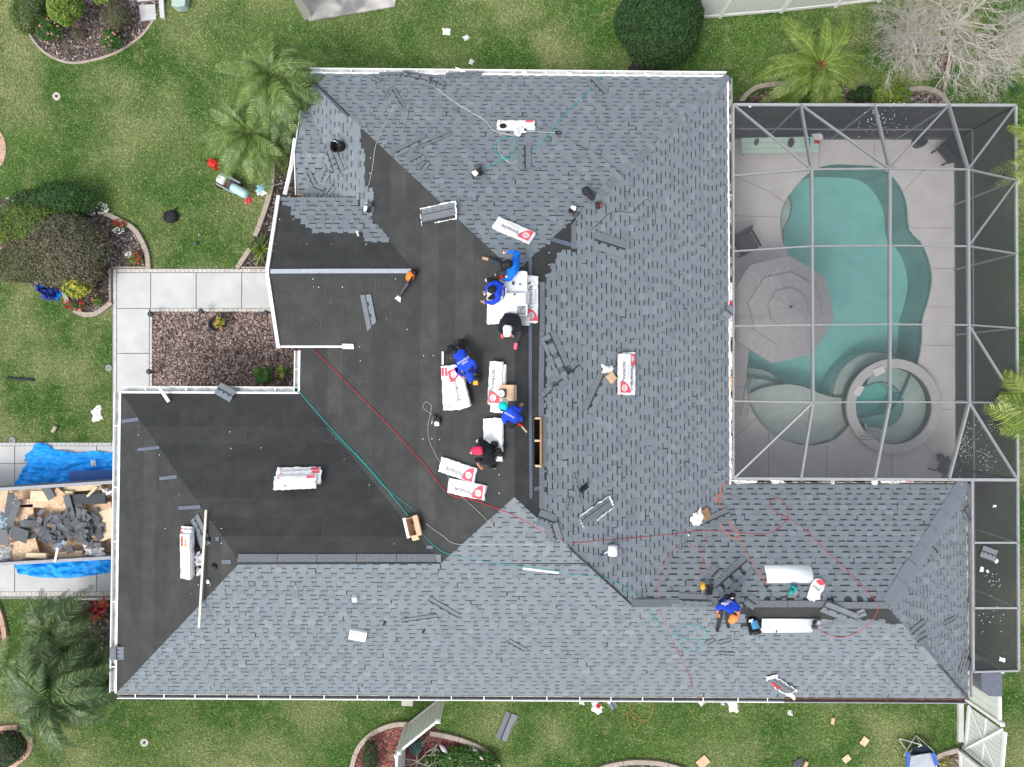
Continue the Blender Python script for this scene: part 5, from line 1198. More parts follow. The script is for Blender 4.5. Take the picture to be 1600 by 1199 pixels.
def bundle(u, v, ang, label, lay=0, L=1.0, W=.34, H=.09, face='logo', flip=False, seed=0, group='wrapped shingle bundles on the roof', z=None, dy=0, m=None):
    """logo at +x end; flip turns the writing over"""
    t = thing('shingle_bundle', label, 'shingle bundle', frame(u, v, ang, .015 + lay * (H + .005), z), group)
    g = random.Random(seed * 13 + 5); mb = MB(); nx, ny = 14, 5; vs = []
    for s in (1, 0):
        for i in range(nx + 1):
            for j in range(ny + 1):
                x, y = i / nx - .5, j / ny - .5; ex = 1 - .02 * (abs(x) * 2) ** 6; k = .012 if (i in (0, nx) or j in (0, ny)) else 0
                vs.append((x * L + (g.uniform(-.014, .014) if i in (0, nx) else 0), y * W + (g.uniform(-.010, .010) if j in (0, ny) else 0), H * s - (k if s else 0) + (g.uniform(-.004, .004) if s else 0)))
    N1 = (nx + 1) * (ny + 1); fs = [(i * (ny + 1) + j, (i + 1) * (ny + 1) + j, (i + 1) * (ny + 1) + j + 1, i * (ny + 1) + j + 1) for i in range(nx) for j in range(ny)]
    for i in range(nx): a = i * (ny + 1); b = (i + 1) * (ny + 1); fs += [(a, a + N1, b + N1, b), (a + ny, b + ny, b + ny + N1, a + ny + N1)]
    for j in range(ny): a = j; b = nx * (ny + 1) + j; fs += [(a, a + 1, a + 1 + N1, a + N1), (b, b + N1, b + 1 + N1, b + 1)]
    mb.add(vs, fs); b = mb.build('wrapped_pack', m or wrap, t); zt = H + .006
    if face == 'logo':
        s = -1 if flip else 1
        if not flip: logo(t, L / 2 - .03, -W / 2 + .012, .30, W - .03, 180 - 90, zt) if False else None
        mb = MB(); fx = L / 2 - .04; n = 10; hw = W / 2 - .015
        pts = [Vector((fx, hw * s, 0)), Vector((fx - .29, hw * s, 0))] + [Vector((fx - .29 * math.cos(q), hw * s - 2 * hw * s * math.sin(q), 0)) for q in [math.pi / 2 * k / n for k in range(1, n + 1)]]
        f = tuple(range(len(pts))); mb.add(pts, [f if s < 0 else f[::-1]]); mb.build('red_logo_field', redink, t, M=T3(0, 0, zt))
        cx, cy, r = fx - .12, .03 * s, .085; mb = MB(); mb.add([(r * math.cos(k * .5236), r * .95 * math.sin(k * .5236), 0) for k in range(12)], [tuple(range(12))]); e = mb.build('globe_emblem', wrap, t, M=T3(cx, cy, zt + .0015))
        mb = MB()
        for q in (-.5, 0, .5): mb.box((q * r, 0, .001), (.007, r * (1.7 if q == 0 else 1.3), .0006)); mb.box((0, q * r, .001), (r * (1.7 if q == 0 else 1.3), .007, .0006))
        mb.build('globe_lines', greyink, e)
        ta = 180 if flip else 0
        text('ATLAS', .052, T3(cx, cy - .005, zt + .004, ta), redink, t, bold=.02)
        text('Pinnacle', .16, T3(-.045, -.055 * (-s), zt + .004, ta), greyink, t, bold=.014); text('Pristine', .115, T3(-.06, .07 * (-s), zt + .004, ta), paleink, t)
        mb = MB()
        for q in range(9): mb.box((-.36 + .055 * math.cos(q * .7), .06 * math.sin(q * .7), .001), (.03, .008, .0006), rz(q * .7 + 1.57))
        mb.build('round_seal', greyink, t, M=T3(0, 0, zt))
    elif face == 'label':
        mb = MB(); mb.box((L / 2 - .14, W / 2 - .05, .001), (.2, .07, .0008)); mb.build('red_label', redink, t, M=T3(0, 0, zt)); mb = MB(); mb.box((-L / 2 + .1, W / 2 - .06, .001), (.05, .03, .0008)); mb.build('small_logo', redink, t, M=T3(0, 0, zt))
        text('HP42', .05, T3(.05, .1, zt), paleink, t); mb = MB()
        for q in range(5): mb.box((-.25 + q * .01, -.08 - q * .012, .001), (.08, .004, .0006))
        mb.build('fine_print', greyink, t, M=T3(0, 0, zt))
    return t
bundle(803, 362, -31, 'white bundle lying alone on the north shingles with its logo to the lower right', flip=True, seed=1)
bundle(717, 734, -12, 'upper of two tilted bundles on the black underlayment, under the red cap worker', flip=True, seed=2, W=.36)
bundle(731, 764, -6, 'lower of two tilted bundles on the black underlayment, beside the red hose', flip=True, seed=3, W=.36)
bundle(981, 584, 90, 'lower of two bundles stacked upright on the east shingles', L=1.06, seed=4, flip=True); bundle(974, 585, -90, 'top bundle of the upright pair on the east shingles', 1, seed=5, flip=True)
bundle(703, 606, 94, 'lowest bundle of the fan under the bent blue worker', 0, L=1.06, seed=6, face='label'); bundle(709, 606, 96, 'middle bundle of the fan under the bent blue worker', 1, L=1.06, seed=7, face='label'); bundle(719, 606, 108, 'top bundle of the fan under the bent blue worker, logo up', 2, seed=8, W=.38)
bundle(780, 607, -94, 'lower bundle under the teal cap worker', 0, L=1.12, seed=9, face='plain'); bundle(776, 599, -93, 'top bundle under the teal cap worker, logo down by the carton', 1, seed=10, flip=True)
bundle(768, 684, 92, 'plain white bundle left of another behind the red cap worker', 0, L=.9, seed=11, face='plain'); bundle(779, 687, 88, 'plain white bundle on top behind the red cap worker', 1, L=1.0, W=.26, seed=12, face='plain')
for k, (u, v, a, W, f, l) in enumerate(((797, 470, 92, .44, 'plain', 'lowest white bundle of the big stack the blue workers sit on'), (775, 480, 90, .4, 'plain', 'left white bundle of the big stack in the middle of the roof'), (829, 468, -90, .32, 'logo', 'right hand bundle of the big stack, writing beside the grey strip'), (806, 462, 90, .5, 'plain', 'upper white bundle of the big stack under the tool tray'))):
    bundle(u, v, a, l, (0, 0, 0, 1)[k], L=(1.0, .8, 1.1, 1.1)[k], W=W, face=f, seed=20 + k, flip=True)
bundle(806, 198, 0, 'bundle on the upper north shingles with a dark hole torn in it', L=.98, W=.28, face='label', seed=30)
mb = MB(); mb.lathe([(.095, 0), (.09, .006)], 11); tag(mb.build('torn_hole', black, M=frame(786, 197, 0, .122)), 'dark torn hole in the north bundle', 'hole')
bundle(467, 742, 1, 'far bundle of the pair on the garage underlayment', 0, L=1.12, seed=31, face='label', W=.36); bundle(468, 748, 3, 'middle bundle of the pile on the garage underlayment', 1, L=1.12, W=.36, face='label', seed=32); bundle(462, 755, 3, 'top front bundle of the pile on the garage underlayment', 2, L=1.06, W=.34, face='label', seed=33)
bundle(296, 860, 92, 'lowest bundle of the pile by the long board on the west hip', 0, L=1.22, W=.4, face='label', seed=34); bundle(295, 864, 91, 'middle bundle of the pile by the long board', 1, L=1.18, W=.38, face='label', seed=35); t = bundle(293, 869, 92, 'top bundle of the pile by the long board, with a yellow drill printed on it', 2, L=1.12, W=.34, face='plain', seed=36)
mb = MB(); mb.box((.38, .08, .098), (.24, .07, .001), k=0); mb.box((.40, -.04, .098), (.05, .10, .001), k=1); mb.box((.33, -.05, .0985), (.06, .03, .001), k=2); mb.box((.28, -.04, .098), (.05, .10, .001), k=1); mb.build('printed_picture', [redink, yellow, dkgrey], t)

# ------------------------------------------------------------------ loose shingle strips
def strip(u, v, L, W, ang, label, m=None, bend=0, h=.03, group='loose shingle strips', tabs=True, z=None, curl=0, wrapped=False):
    k = .0165 if z is None else (CAMH - z) / F
    L *= k; W *= k * (1.4 if z is None and W < 18 else 1); M = frame(u, v, ang, h, z); mb = MB(); n = 10; kk = rnd.choice((0, 1, 3, 4)); t_ = .012
    def q(x, y, zz=0): return Vector((x, y + bend * (x / L) ** 2 * 4, zz + curl * (x / L) ** 2 * 4))
    for i in range(n):
        x0, x1 = L * (i / n - .5), L * ((i + 1) / n - .5)
        ys = W * .08
        mb.prism([q(x0, ys, t_), q(x1, ys, t_), q(x1, W / 2, t_), q(x0, W / 2, t_)], .01, 6)
        gap = (i % 3 == 1) and tabs
        mb.prism([q(x0, -W / 2, t_ + (0 if gap else .005)), q(x1, -W / 2, t_ + (0 if gap else .005)), q(x1, ys - W * .12, t_ + (0 if gap else .005)), q(x0, ys - W * .12, t_ + (0 if gap else .005))], .01, kk)
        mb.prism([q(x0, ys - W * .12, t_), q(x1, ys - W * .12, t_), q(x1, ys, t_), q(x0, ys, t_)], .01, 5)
        if gap: mb.prism([q(x0, -W * .16, t_ + .002), q(x1, -W * .16, t_ + .002), q(x1, -W * .04, t_ + .002), q(x0, -W * .04, t_ + .002)], .004, 5)
    o = mb.build('loose_shingle', SM + [loosezone], M=M); tag(o, label, 'shingle', group); return o
S = [(577, 490, 62, 12, 95, 'pale shingle strip standing alone on the entry gable underlayment'), (610, 118, 38, 10, 2, 'short shingle lying along the north gutter, left of the heap'), (655, 124, 66, 14, -20, 'long shingle sliding from the north gutter'), (660, 119, 62, 8, -14, 'second long shingle beside the one on the north gutter'),
     (621, 154, 48, 8, -66, 'thin shingle strip sloping down to the right below the heap'), (606, 145, 26, 6, 72, 'thin upright shingle strip left of the sloping one'), (588, 122, 20, 8, -40, 'small shingle scrap near the north gutter'), (725, 116, 60, 6, 4, 'thin strip along the north gutter in the middle'), (682, 130, 30, 10, -30, 'bent shingle end at the right of the gutter heap'),
     (641, 228, 62, 11, 38, 'long shingle on the north plane close to the underlayment edge'), (674, 220, 68, 8, 33, 'long thin shingle strip right of another on the north plane'), (651, 249, 24, 12, 40, 'short shingle piece below the two long ones'), (662, 260, 18, 9, 65, 'tiny shingle offcut at the underlayment edge'), (933, 136, 40, 14, -62, 'shingle hanging over the north gutter beside the teal hose'),
     (820, 246, 48, 20, -90, 'upright shingle strip in the middle of the north plane'), (711, 172, 14, 6, -40, 'tiny dark offcut on the north plane'), (516, 252, 36, 12, -66, 'curved shingle left of the black bucket'), (527, 256, 34, 12, -62, 'curved shingle just below the black bucket'), (508, 272, 22, 14, 50, 'short shingle piece below the curved pair'), (487, 285, 34, 9, -70, 'shingle strip lower left of the curved pair'),
     (498, 296, 24, 10, -20, 'scrap on the small gable valley'), (515, 298, 20, 10, 40, 'scrap near the entry gable shingle edge'), (953, 383, 56, 27, -9, 'wide shingle lying on the upper east plane'), (874, 557, 74, 15, -60, 'long shingle crossed over another on the east plane'), (862, 556, 62, 10, -62, 'narrow shingle beside the crossed one'), (884, 588, 56, 16, 33, 'shingle under the crossed one on the east plane'),
     (931, 614, 60, 16, 58, 'shingle strip beside the pair of bundles on the east plane'), (860, 612, 30, 12, 35, 'short shingle at the ridge edge below the crossed pair'), (1120, 810, 46, 18, 26, 'shingle under the torn carton on the wing'), (692, 951, 56, 11, -42, 'shingle strip slanting on the south plane'), (655, 968, 58, 9, 12, 'nearly flat shingle left of the slanting one'), (806, 1010, 36, 10, -40, 'shingle lying low on the south plane'),
     (1143, 898, 68, 15, 41, 'long shingle above the orange cap worker'), (1152, 905, 58, 13, 41, 'second long shingle above the orange cap worker'), (1118, 896, 18, 16, 45, 'square shingle piece next to the yellow nailer'), (1133, 1004, 18, 10, 25, 'small rectangular shingle on the lower south plane'), (1135, 1023, 26, 8, -4, 'flat small shingle on the lower south plane'), (1111, 1004, 16, 9, 45, 'offcut beside the coiled teal hose'),
     (1313, 958, 62, 15, -28, 'shingle bridging the open ridge strip'), (1346, 958, 12, 11, 30, 'square offcut at the right end of the open ridge strip'), (1174, 940, 16, 20, -40, 'shingle piece right of the orange cap worker'), (1083, 938, 42, 14, -2, 'stack of cut shingles at the left of the ridge'), (1090, 946, 44, 8, -2, 'lower cut shingle of the stack at the left of the ridge'), (1505, 1035, 38, 9, 60, 'shingle strip at the lower east corner of the wing'),
     (1484, 972, 30, 8, 10, 'thin offcut on the east hip'), (1434, 983, 34, 12, 18, 'shingle at the end of the open ridge'), (1440, 998, 26, 12, 10, 'shingle below the end of the open ridge'), (903, 763, 46, 6, -75, 'curved thin strip on the lower east plane'), (888, 788, 18, 6, 75, 'short curved strip left of the opened bundle'), (1460, 858, 24, 16, -36, 'cap shingles piled on the east hip'),
     (1447, 872, 24, 18, -40, 'second pile of cap shingles on the east hip'), (852, 812, 26, 16, -20, 'crumpled shingle at the south end of the ridge strip'), (865, 832, 26, 14, -70, 'shingle piece under the end of the red hose'), (1003, 930, 20, 8, 80, 'offcut in the wing valley'), (1065, 850, 56, 5, 88, 'thin dark strip upright on the wing valley')]
for s in S: strip(*s)
strip(1545, 865, 24, 18, -20, 'grey shingle lying on the narrow cage roof screen', z=2.78, group=None, h=.02); strip(1512, 806, 26, 12, -50, 'shingle hanging over the east gutter near the cage corner', h=.05); strip(1514, 1040, 16, 12, 60, 'broken shingle hanging over the lower east gutter', h=.05)
strip(183, 1021, 20, 22, 92, 'grey shingle draped over the white west gutter', z=2.66, group=None, h=.05); strip(352, 613, 28, 20, -30, 'grey shingle draped over the garage north gutter', z=2.66, group=None, h=.05); strip(1139, 488, 14, 20, -40, 'green grey shingle scrap in the east gutter', z=2.7, group=None, h=.05); strip(448, 193, 16, 8, 30, 'grey scrap caught at the palm by the gutter', z=2.6, group=None)
strip(312, 825, 38, 20, -52, 'pale shingle under the long white board', h=.02); strip(318, 842, 24, 16, -60, 'pale shingle end sticking out right of the long board', h=.01)
strip(791, 1135, 44, 18, 68, 'dark folded shingle on the lawn right of the white fence', z=0, tabs=False, h=.03); strip(957, 1101, 14, 12, -60, 'dark shingle scrap on the lawn just below the south gutter', z=0, tabs=False, h=.03); strip(802, 1130, 26, 5, 65, 'dark strip on the lawn near the folded shingle', z=0, tabs=False, h=.03)
# opened bundles: shingle stack with torn white wrapper around
def opened(u, v, ang, label, L=.98, W=.36, seed=1):
    t = thing('opened_bundle', label, 'shingle bundle', frame(u, v, ang, .01)); g = random.Random(seed); mb = MB()
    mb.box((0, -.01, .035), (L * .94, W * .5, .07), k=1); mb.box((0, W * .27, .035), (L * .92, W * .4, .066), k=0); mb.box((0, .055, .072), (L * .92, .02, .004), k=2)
    for q in range(4): mb.box((-L * .33 + q * L * .22, .03 + W * .22, .07), (.09, .016, .004), k=2)
    bevel(mb.build('shingle_stack', [shing[1], nailzone, shadow_band], t), .004)
    for (x, y, sx, sy) in ((L / 2, 0, .04, W), (0, W / 2, L, .025), (-L / 2, 0, .02, W), (L * .2, -W / 2, L * .6, .03)):
        mb = MB(); pts = []; n = 12
        for s in (-1, 1):
            for i in range(n + 1):
                f = i / n - .5; a = (x + (f * sx if sx > sy else s * sx / 2 * g.uniform(.3, 1.6)), y + (f * sy if sy >= sx else s * sy / 2 * g.uniform(.3, 1.6)), .04 + g.uniform(0, .06)); pts.append(a)
        mb.add(pts, [(i, i + 1, n + 2 + i, n + 1 + i) for i in range(n)]); mb.build('torn_wrapper', wrap, t)
    return t
opened(687, 335, 4, 'opened bundle of grey shingles on the black west underlayment', 1.0, .42, 1); opened(930, 800, 25, 'opened bundle in torn white wrapper on the lower east plane', .98, .34, 2); opened(1219, 1069, -40, 'opened bundle in torn red and white wrapper near the south gutter', .9, .30, 3)
crumple(1206, 1058, .32, .12, .05, wrap, 'white wrapper flap at the upper end of the opened south bundle', 'wrapper', 'wrapper', None, 20, 21, .08); crumple(1236, 1086, .38, .1, .05, wrap, 'white wrapper tail reaching the south gutter', 'wrapper', 'wrapper', None, -50, 22, .05); crumple(1212, 1072, .07, .3, .03, redink, 'red printed flap of the torn wrapper', 'wrapper', 'wrapper', None, 50, 23, .1)

# ------------------------------------------------------------------ boxes, buckets, tools
t = thing('open_carton', 'open brown carton lying on the black underlayment above the south ridge', 'cardboard box', frame(651, 821, -72, .01))
mb = MB(); mb.box((0, 0, .02), (.44, .24, .02), k=0)
for (c, d) in (((0, .12, .12), (.44, .012, .22)), ((0, -.12, .12), (.44, .012, .22)), ((.22, 0, .12), (.012, .24, .22)), ((-.22, 0, .12), (.012, .24, .22))): mb.box(c, d, k=1)
mb.build('box', [cartonin, carton], t)
mb = MB(); mb.box((0, .17, .22), (.5, .13, .012), Matrix.Rotation(R(-12), 3, 'X')); mb.build('flap', carton, t); mb = MB(); mb.box((0, -.16, .22), (.5, .09, .012)); mb.build('flap', white, t); mb = MB(); mb.box((.28, -.0, .18), (.14, .2, .012), Matrix.Rotation(R(25), 3, 'Y')); mb.build('flap', carton, t)
mb = MB(); mb.lathe([(.06, 0), (.06, .1)], 12, (-.1, 0, .03)); mb.build('nail_coil', black, t)
def cartonbox(u, v, a, L, W, H, label, m=carton, lift=.01, z=None):
    mb = MB(); mb.box((0, 0, H / 2), (L, W, H)); o = bevel(tag(mb.build('cardboard_box', m, M=frame(u, v, a, lift, z)), label, 'cardboard box'), .008); return o
cartonbox(795, 614, 0, .42, .37, .18, 'closed brown carton beside the bundle and the teal cap worker'); cartonbox(953, 590, 40, .2, .24, .1, 'small torn brown carton at the left of the upright bundles'); cartonbox(1100, 803, -60, .3, .24, .1, 'torn brown and white carton on the wing', cartonin)
crumple(1090, 808, .38, .26, .12, wrap, 'torn white wrapper on the brown carton on the wing', 'wrapper', 'wrapper', None, 30, 24, .05); crumple(949, 577, .3, .2, .1, wrap, 'white plastic bag left of the upright bundles', 'plastic bag', 'plastic_bag', None, 0, 25, .02); crumple(1088, 813, .2, .34, .07, wrap, 'white plastic flap hanging below the wing carton', 'wrapper', 'wrapper', None, 60, 26, .03)
t = thing('nail_coil_tray', 'black tray with a white nail coil on the carton', 'nail coil', frame(785, 615, 0, .25)); mb = MB(); mb.box((0, 0, .01), (.19, .19, .02)); mb.build('tray', black, t); mb = MB(); mb.lathe([(.085, .02), (.085, .06), (.03, .06), (.03, .03)], 16); mb.build('coil', mat('galvanised_coil', (.55, .55, .55), .5), t)
def bucket(u, v, lean, h, label, lid=None, r=.155, lift=.02):
    t = thing('bucket', label, 'bucket', frame(u, v, 0, lift), 'black buckets on the roof'); Z = Matrix.Rotation(R(lean[0]), 4, 'X') @ Matrix.Rotation(R(lean[1]), 4, 'Y')
    mb = MB(); mb.lathe([(r * .85, 0), (r * .95, h * .5), (r, h * .86), (r * 1.07, h * .88), (r * 1.07, h * .94), (r, h), (r * .93, h), (r * .9, h * .5), (r * .8, .03)], 20); mb.build('shell', black, t, True, Z)
    mb = MB(); mb.tube([Z @ Vector((r * math.cos(a), r * math.sin(a) * .9 - .02, h + .12 * math.sin(a) * 1.2 - .08)) for a in [math.pi * k / 10 for k in range(11)]], .008, 5); mb.build('handle', steel, t); return t
bucket(534, 229, (14, 0), .30, 'black bucket with wire handle on the north west shingles'); t = bucket(1174, 968, (32, 8), .36, 'black bucket with blue label on the open ridge beside the worker', r=.15)
mb = MB(); Z = Matrix.Rotation(R(32), 4, 'X') @ Matrix.Rotation(R(8), 4, 'Y')
pts = [(.152 * math.cos(R(a)), .152 * math.sin(R(a)), z) for z in (.07, .27) for a in range(50, 140, 15)]; mb.add(pts, [(i, i + 1, i + 7, i + 6) for i in range(5)]); mb.build('blue_label', mat('blue_label', (.08, .30, .55), .5), t, M=Z)
crumple(1173, 970, .09, .09, .03, wrap, 'white rag inside the labelled bucket', 'rag', 'rag', None, 0, 27, .33)
def nailer(u, v, a, label, body=dkgrey, grip=black, mag=white, s=1.0, cat='nail gun', lift=.02):
    t = thing('nail_gun', label, cat, frame(u, v, a, lift) @ Matrix.Scale(s, 4), 'pneumatic nailers on the roof')
    mb = MB(); mb.lathe([(.035, -.06), (.05, -.05), (.055, .02), (.05, .07), (.03, .09)], 12, (0, 0, .08), Matrix.Rotation(R(90), 3, 'Y')); mb.build('cylinder', body, t, True)
    mb = MB(); mb.tube([(0, .02, .08), (-.02, .12, .08), (-.03, .2, .09)], [.025, .022, .028], 8); mb.build('handle', grip, t); mb = MB(); mb.box((.12, .14, .07), (.11, .13, .05), rz(.3)); bevel(mb.build('magazine', mag, t), .012); mb = MB(); mb.lathe([(.05, 0), (.055, .01), (.055, .05), (.045, .06)], 12, (.03, .17, .03)); mb.build('coil_housing', grip, t)
    mb = MB(); mb.box((.13, 0, .07), (.09, .03, .03)); mb.build('nose', steel, t); return t
nailer(748, 265, 200, 'nail gun at the end of the teal hose on the north plane', s=1.15); nailer(582, 321, 160, 'nail gun at the edge of the entry gable shingles'); nailer(899, 338, 60, 'nail gun lying in the north east hip notch'); nailer(680, 652, 250, 'black and white nail gun on the underlayment beside a looped hose')
nailer(1097, 916, 260, 'yellow and black nail gun left of the long shingles', yellow, black, black, 1.2); nailer(1270, 977, 10, 'grey nail gun on the right end of the white sheet', dkgrey, black, steel, .95, lift=.12); nailer(740, 588, 250, 'yellow nail gun held by the bent blue worker', yellow, black, yellow, 1.0, lift=.12)
t = thing('circular_saw', 'teal circular saw on the wing shingles beside the white flap', 'saw', frame(1238, 922, -50, .02)); mb = MB(); mb.box((0, 0, .01), (.30, .14, .012)); mb.build('base_plate', steel, t); mb = MB(); mb.lathe([(.08, -.03), (.09, -.02), (.09, .02), (.08, .03)], 16, (0, .03, .08), Matrix.Rotation(R(90), 3, 'X')); mb.build('blade_guard', teal, t); mb = MB(); mb.lathe([(.05, 0), (.055, .04), (.045, .13)], 12, (0, -.05, .09), Matrix.Rotation(R(90), 3, 'X')); mb.tube([(-.1, 0, .1), (-.14, 0, .16), (-.04, 0, .18)], .02, 6); mb.build('motor', teal, t, True)
t = thing('leaf_blower', 'orange backpack style blower with long black tube on the entry gable ridge', 'blower', frame(644, 433, -125, .03)); mb = MB(); mb.ball((-.03, 0, .13), (.30, .22, .24), 12, k=0, jit=.03); mb.ball((-.16, .03, .12), (.14, .2, .2), 10, k=1, jit=.05); mb.box((.02, .08, .18), (.16, .04, .08), k=1); mb.build('engine_housing', [orange, black], t, True)
mb = MB(); mb.tube([(.1, 0, .12), (.2, .02, .11), (.32, 0, .09), (.46, -.02, .06), (.58, -.04, .05)], [.045, .045, .042, .04, .045], 10); mb.build('blower_tube', dkgrey, t, True); mb = MB(); mb.add([(.56, -.07, .05), (.56, 0, .05), (.72, .06, .02), (.72, -.14, .02)], [(0, 1, 2, 3)]); mb.build('nozzle', steel, t)
# tool tray on the big stack
t = thing('tool_tray', 'white cooler box with grey screen panel on the big bundle stack', 'tray', frame(806, 475, 90, .24)); mb = MB(); mb.box((.09, .03, .05), (.30, .50, .1)); bevel(mb.build('lid', mat('cooler_white', (.74, .78, .78), .5), t), .015); mb = MB(); mb.box((-.15, -.12, .045), (.27, .28, .09)); bevel(mb.build('side_box', MATS['cooler_white'], t), .01); mb = MB(); mb.box((-.15, -.12, .093), (.22, .2, .004)); mb.build('mesh_window', mat('mottled_grey_mesh', (.22, .24, .24), .7, .7, 14), t); mb = MB(); mb.box((-.15, .13, .04), (.26, .24, .08)); bevel(mb.build('side_box', MATS['cooler_white'], t), .01)
mb = MB(); mb.box((0, 0, .02), (.2, .62, .03)); tag(mb.build('grey_plank', mat('pale_grey_metal', (.40, .42, .41), .6), M=frame(806, 502, 90, .22)), 'grey plank along the bottom of the big bundle stack', 'plank')
mb = MB(); mb.tube([(0, 0, .05), (0, .03, .05)], .025, 8); tag(mb.build('black_latch', black, M=frame(804, 462, 0, .36)), 'small dark knob on the white cooler', 'knob')
for (u, v, s, l) in ((812, 445, .04, 'small metal tool nearest the middle of the big stack'), (826, 443, .04, 'small tool nearest the grey strip on the big stack'), (802, 443, .05, 'small tool nearest the reclining blue worker on the big stack')): tag(MB().box((0, 0, .02), (s * 1.6, s, .03)).build('hand_tool', rnd.choice((steel, black, dkgrey)), M=frame(u, v, rnd.uniform(0, 180), .24)), l, 'tool', 'small tools on the bundle stack')
# white sheets used as knee pads / valley metal
def sheetobj(u, v, a, L, W, label, curl=.08, m=white, lift=.02):
    M = frame(u, v, a, lift); mb = MB(); n = 12; vs = []
    for i in range(n + 1):
        y = W * (i / n - .5); zz = curl * (1 - (2 * i / n - 1) ** 2)
        vs += [(-L / 2 + rnd.uniform(-.01, .01), y, zz), (L / 2 + rnd.uniform(-.01, .01), y, zz)]
    mb.add(vs, [(2 * i, 2 * i + 1, 2 * i + 3, 2 * i + 2) for i in range(n)]); o = mb.build('white_metal_sheet', m, M=M, smooth=True); md = o.modifiers.new('t', 'SOLIDIFY'); md.thickness = .006; tag(o, label, 'metal sheet', 'curved white sheets on the wing'); return o
bwhite = mat('glossy_white_sheet', (.86, .88, .88), .4, .02)
sheetobj(1232, 897, 0, 1.2, .46, 'curved white sheet on the wing shingles above the ridge', m=bwhite); sheetobj(1229, 978, 0, 1.34, .48, 'curved white sheet straddling the wing ridge', .07, bwhite, .05)
mb = MB(); mb.box((0, 0, .13), (.012, .14, .002)); mb.box((.02, .08, .13), (.12, .008, .002)); mb.ball((0, -.05, .14), (.07, .05, .03), 8); mb.box((0, -.13, .14), (.02, .08, .02)); tag(mb.build('caulking_gun', dkgrey, M=frame(1211, 978, 0, 0)), 'thin dark caulking tool on the lower white sheet', 'tool')
# torn wrapper with writing
t = thing('torn_wrapper', 'torn white wrapper with red logo above the ridge strip', 'wrapper', frame(1273, 924, 58, .02)); mb = MB(); pts = [(-.3, -.08, 0), (-.28, .1, .02), (-.1, .14, .05), (.1, .16, .04), (.28, .13, .05), (.36, .02, .06), (.30, -.14, .04), (.12, -.16, .07), (.0, -.13, .05), (-.12, -.2, .02), (-.2, -.1, .04)]; mb.add([(0, 0, .06)] + pts, [(0, i + 1, (i + 1) % 11 + 1) for i in range(11)]); mb.build('plastic', wrap, t)
mb = MB(); mb.add([(.22, .1, .075), (.36, 0, .085), (.28, -.13, .075), (.18, -.04, .085)], [(3, 2, 1, 0)]); mb.build('red_logo_field', redink, t); text('Pinn', .11, T3(.06, .02, .085, 90), greyink, t, bold=.01)
# white card / box lid
t = thing('white_box_lid', 'white box lid with blue lettering on the south plane', 'box lid', frame(560, 990, -16, .02)); mb = MB(); mb.box((0, 0, .05), (.44, .32, .1)); bevel(mb.build('lid', mat('bright_white_card', (.85, .86, .86), .7), t), .006); text('FINORA', .085, T3(.04, .11, .103), mat('blue_print', (.02, .10, .25), .5), t, bold=.01); mb = MB(); mb.add([(-.2, .09, .103), (-.12, .15, .103), (-.17, .15, .103)], [(0, 1, 2)]); mb.build('logo_mark', MATS['blue_print'], t)
# roof vents, pipe and so on
for (u, v, s, l) in ((555, 933, .13, 'white square vent cap on the south plane'),):
    mb = MB(); mb.box((0, 0, .06), (s, s * 1.2, .12), taper=.92); bevel(tag(mb.build('roof_vent', mat('vent_white', (.72, .76, .78), .5), M=frame(u, v, 0, .01)), l, 'vent'), .01)
t = thing('water_jug', 'white drum with a blue tipped hose stub on the lower east plane', 'drum', frame(953, 859, 0, .02)); mb = MB(); mb.lathe([(.09, -.13), (.12, -.12), (.12, .12), (.09, .13)], 18, (0, 0, .12), Matrix.Rotation(R(90), 3, 'X')); mb.build('drum_body', mat('drum_white', (.76, .80, .81), .4), t, True); mb = MB(); mb.tube([(-.1, -.02, .08), (-.22, -.07, .05)], .014, 6); mb.build('stub', white, t); mb = MB(); mb.tube([(-.22, -.07, .05), (-.3, -.11, .04)], .022, 6); mb.build('blue_tip', mat('navy_plastic', (.02, .03, .16), .5), t)
mb = MB(); mb.tube([(0, 0, 0), (0, 0, .16)], .03, 12); tag(mb.build('vent_pipe', white, M=frame(560, 368, 0, 0)), 'round white pipe end at the shingle edge on the entry gable', 'pipe')
for (u, v, s, l) in ((1075, 836, .03, 'small white ball on the wing valley'),): tag(MB().ball((0, 0, .03), (s * 2, s * 2, s * 2), 8).build('small_ball', white, M=frame(u, v, 0, 0), smooth=True), l, 'ball')
t = thing('white_clamp', 'small white reel with a tail on the west underlayment near the long board', 'reel', frame(326, 909, 0, .01)); mb = MB(); mb.lathe([(.05, 0), (.055, .03), (.03, .05)], 12); mb.build('reel_body', wrapdirty, t); mb = MB(); mb.tube([(.04, 0, .02), (.07, -.03, .01), (.06, -.1, .01)], .006, 4); mb.build('tail', wrapdirty, t)
mb = MB(); mb.box((0, 0, .02), (.06, .9, .02)); bevel(tag(mb.build('white_bar', white, M=frame(845, 891, -8 + 90, .0)), 'straight white metal bar on the south plane', 'metal bar'), .003)
a, b = J(322, 797, .16), J(311, 981, .46); mb = MB(); x = (b - a).normalized(); y = Vector((0, 0, 1)).cross(x).normalized(); mb.box((0, 0, 0), ((b - a).length, .055, .035), Matrix((x, y, x.cross(y))).transposed()); bevel(tag(mb.build('long_board', mat('whitened_lumber', (.66, .62, .53), .8, .1, 6), M=Matrix.Translation((a + b) / 2)), 'long thin white board lying across the west hip', 'board'), .004)
a, b = P(248, 604, 2.78), P(264, 628, 2.78); mb = MB(); x = (b - a).normalized(); y = Vector((0, 0, 1)).cross(x).normalized(); mb.box((0, 0, 0), ((b - a).length, .08, .05), Matrix((x, y, x.cross(y))).transposed()); tag(mb.build('gutter_offcut', white, M=Matrix.Translation((a + b) / 2)), 'short white gutter offcut lying across the garage gutter', 'offcut')
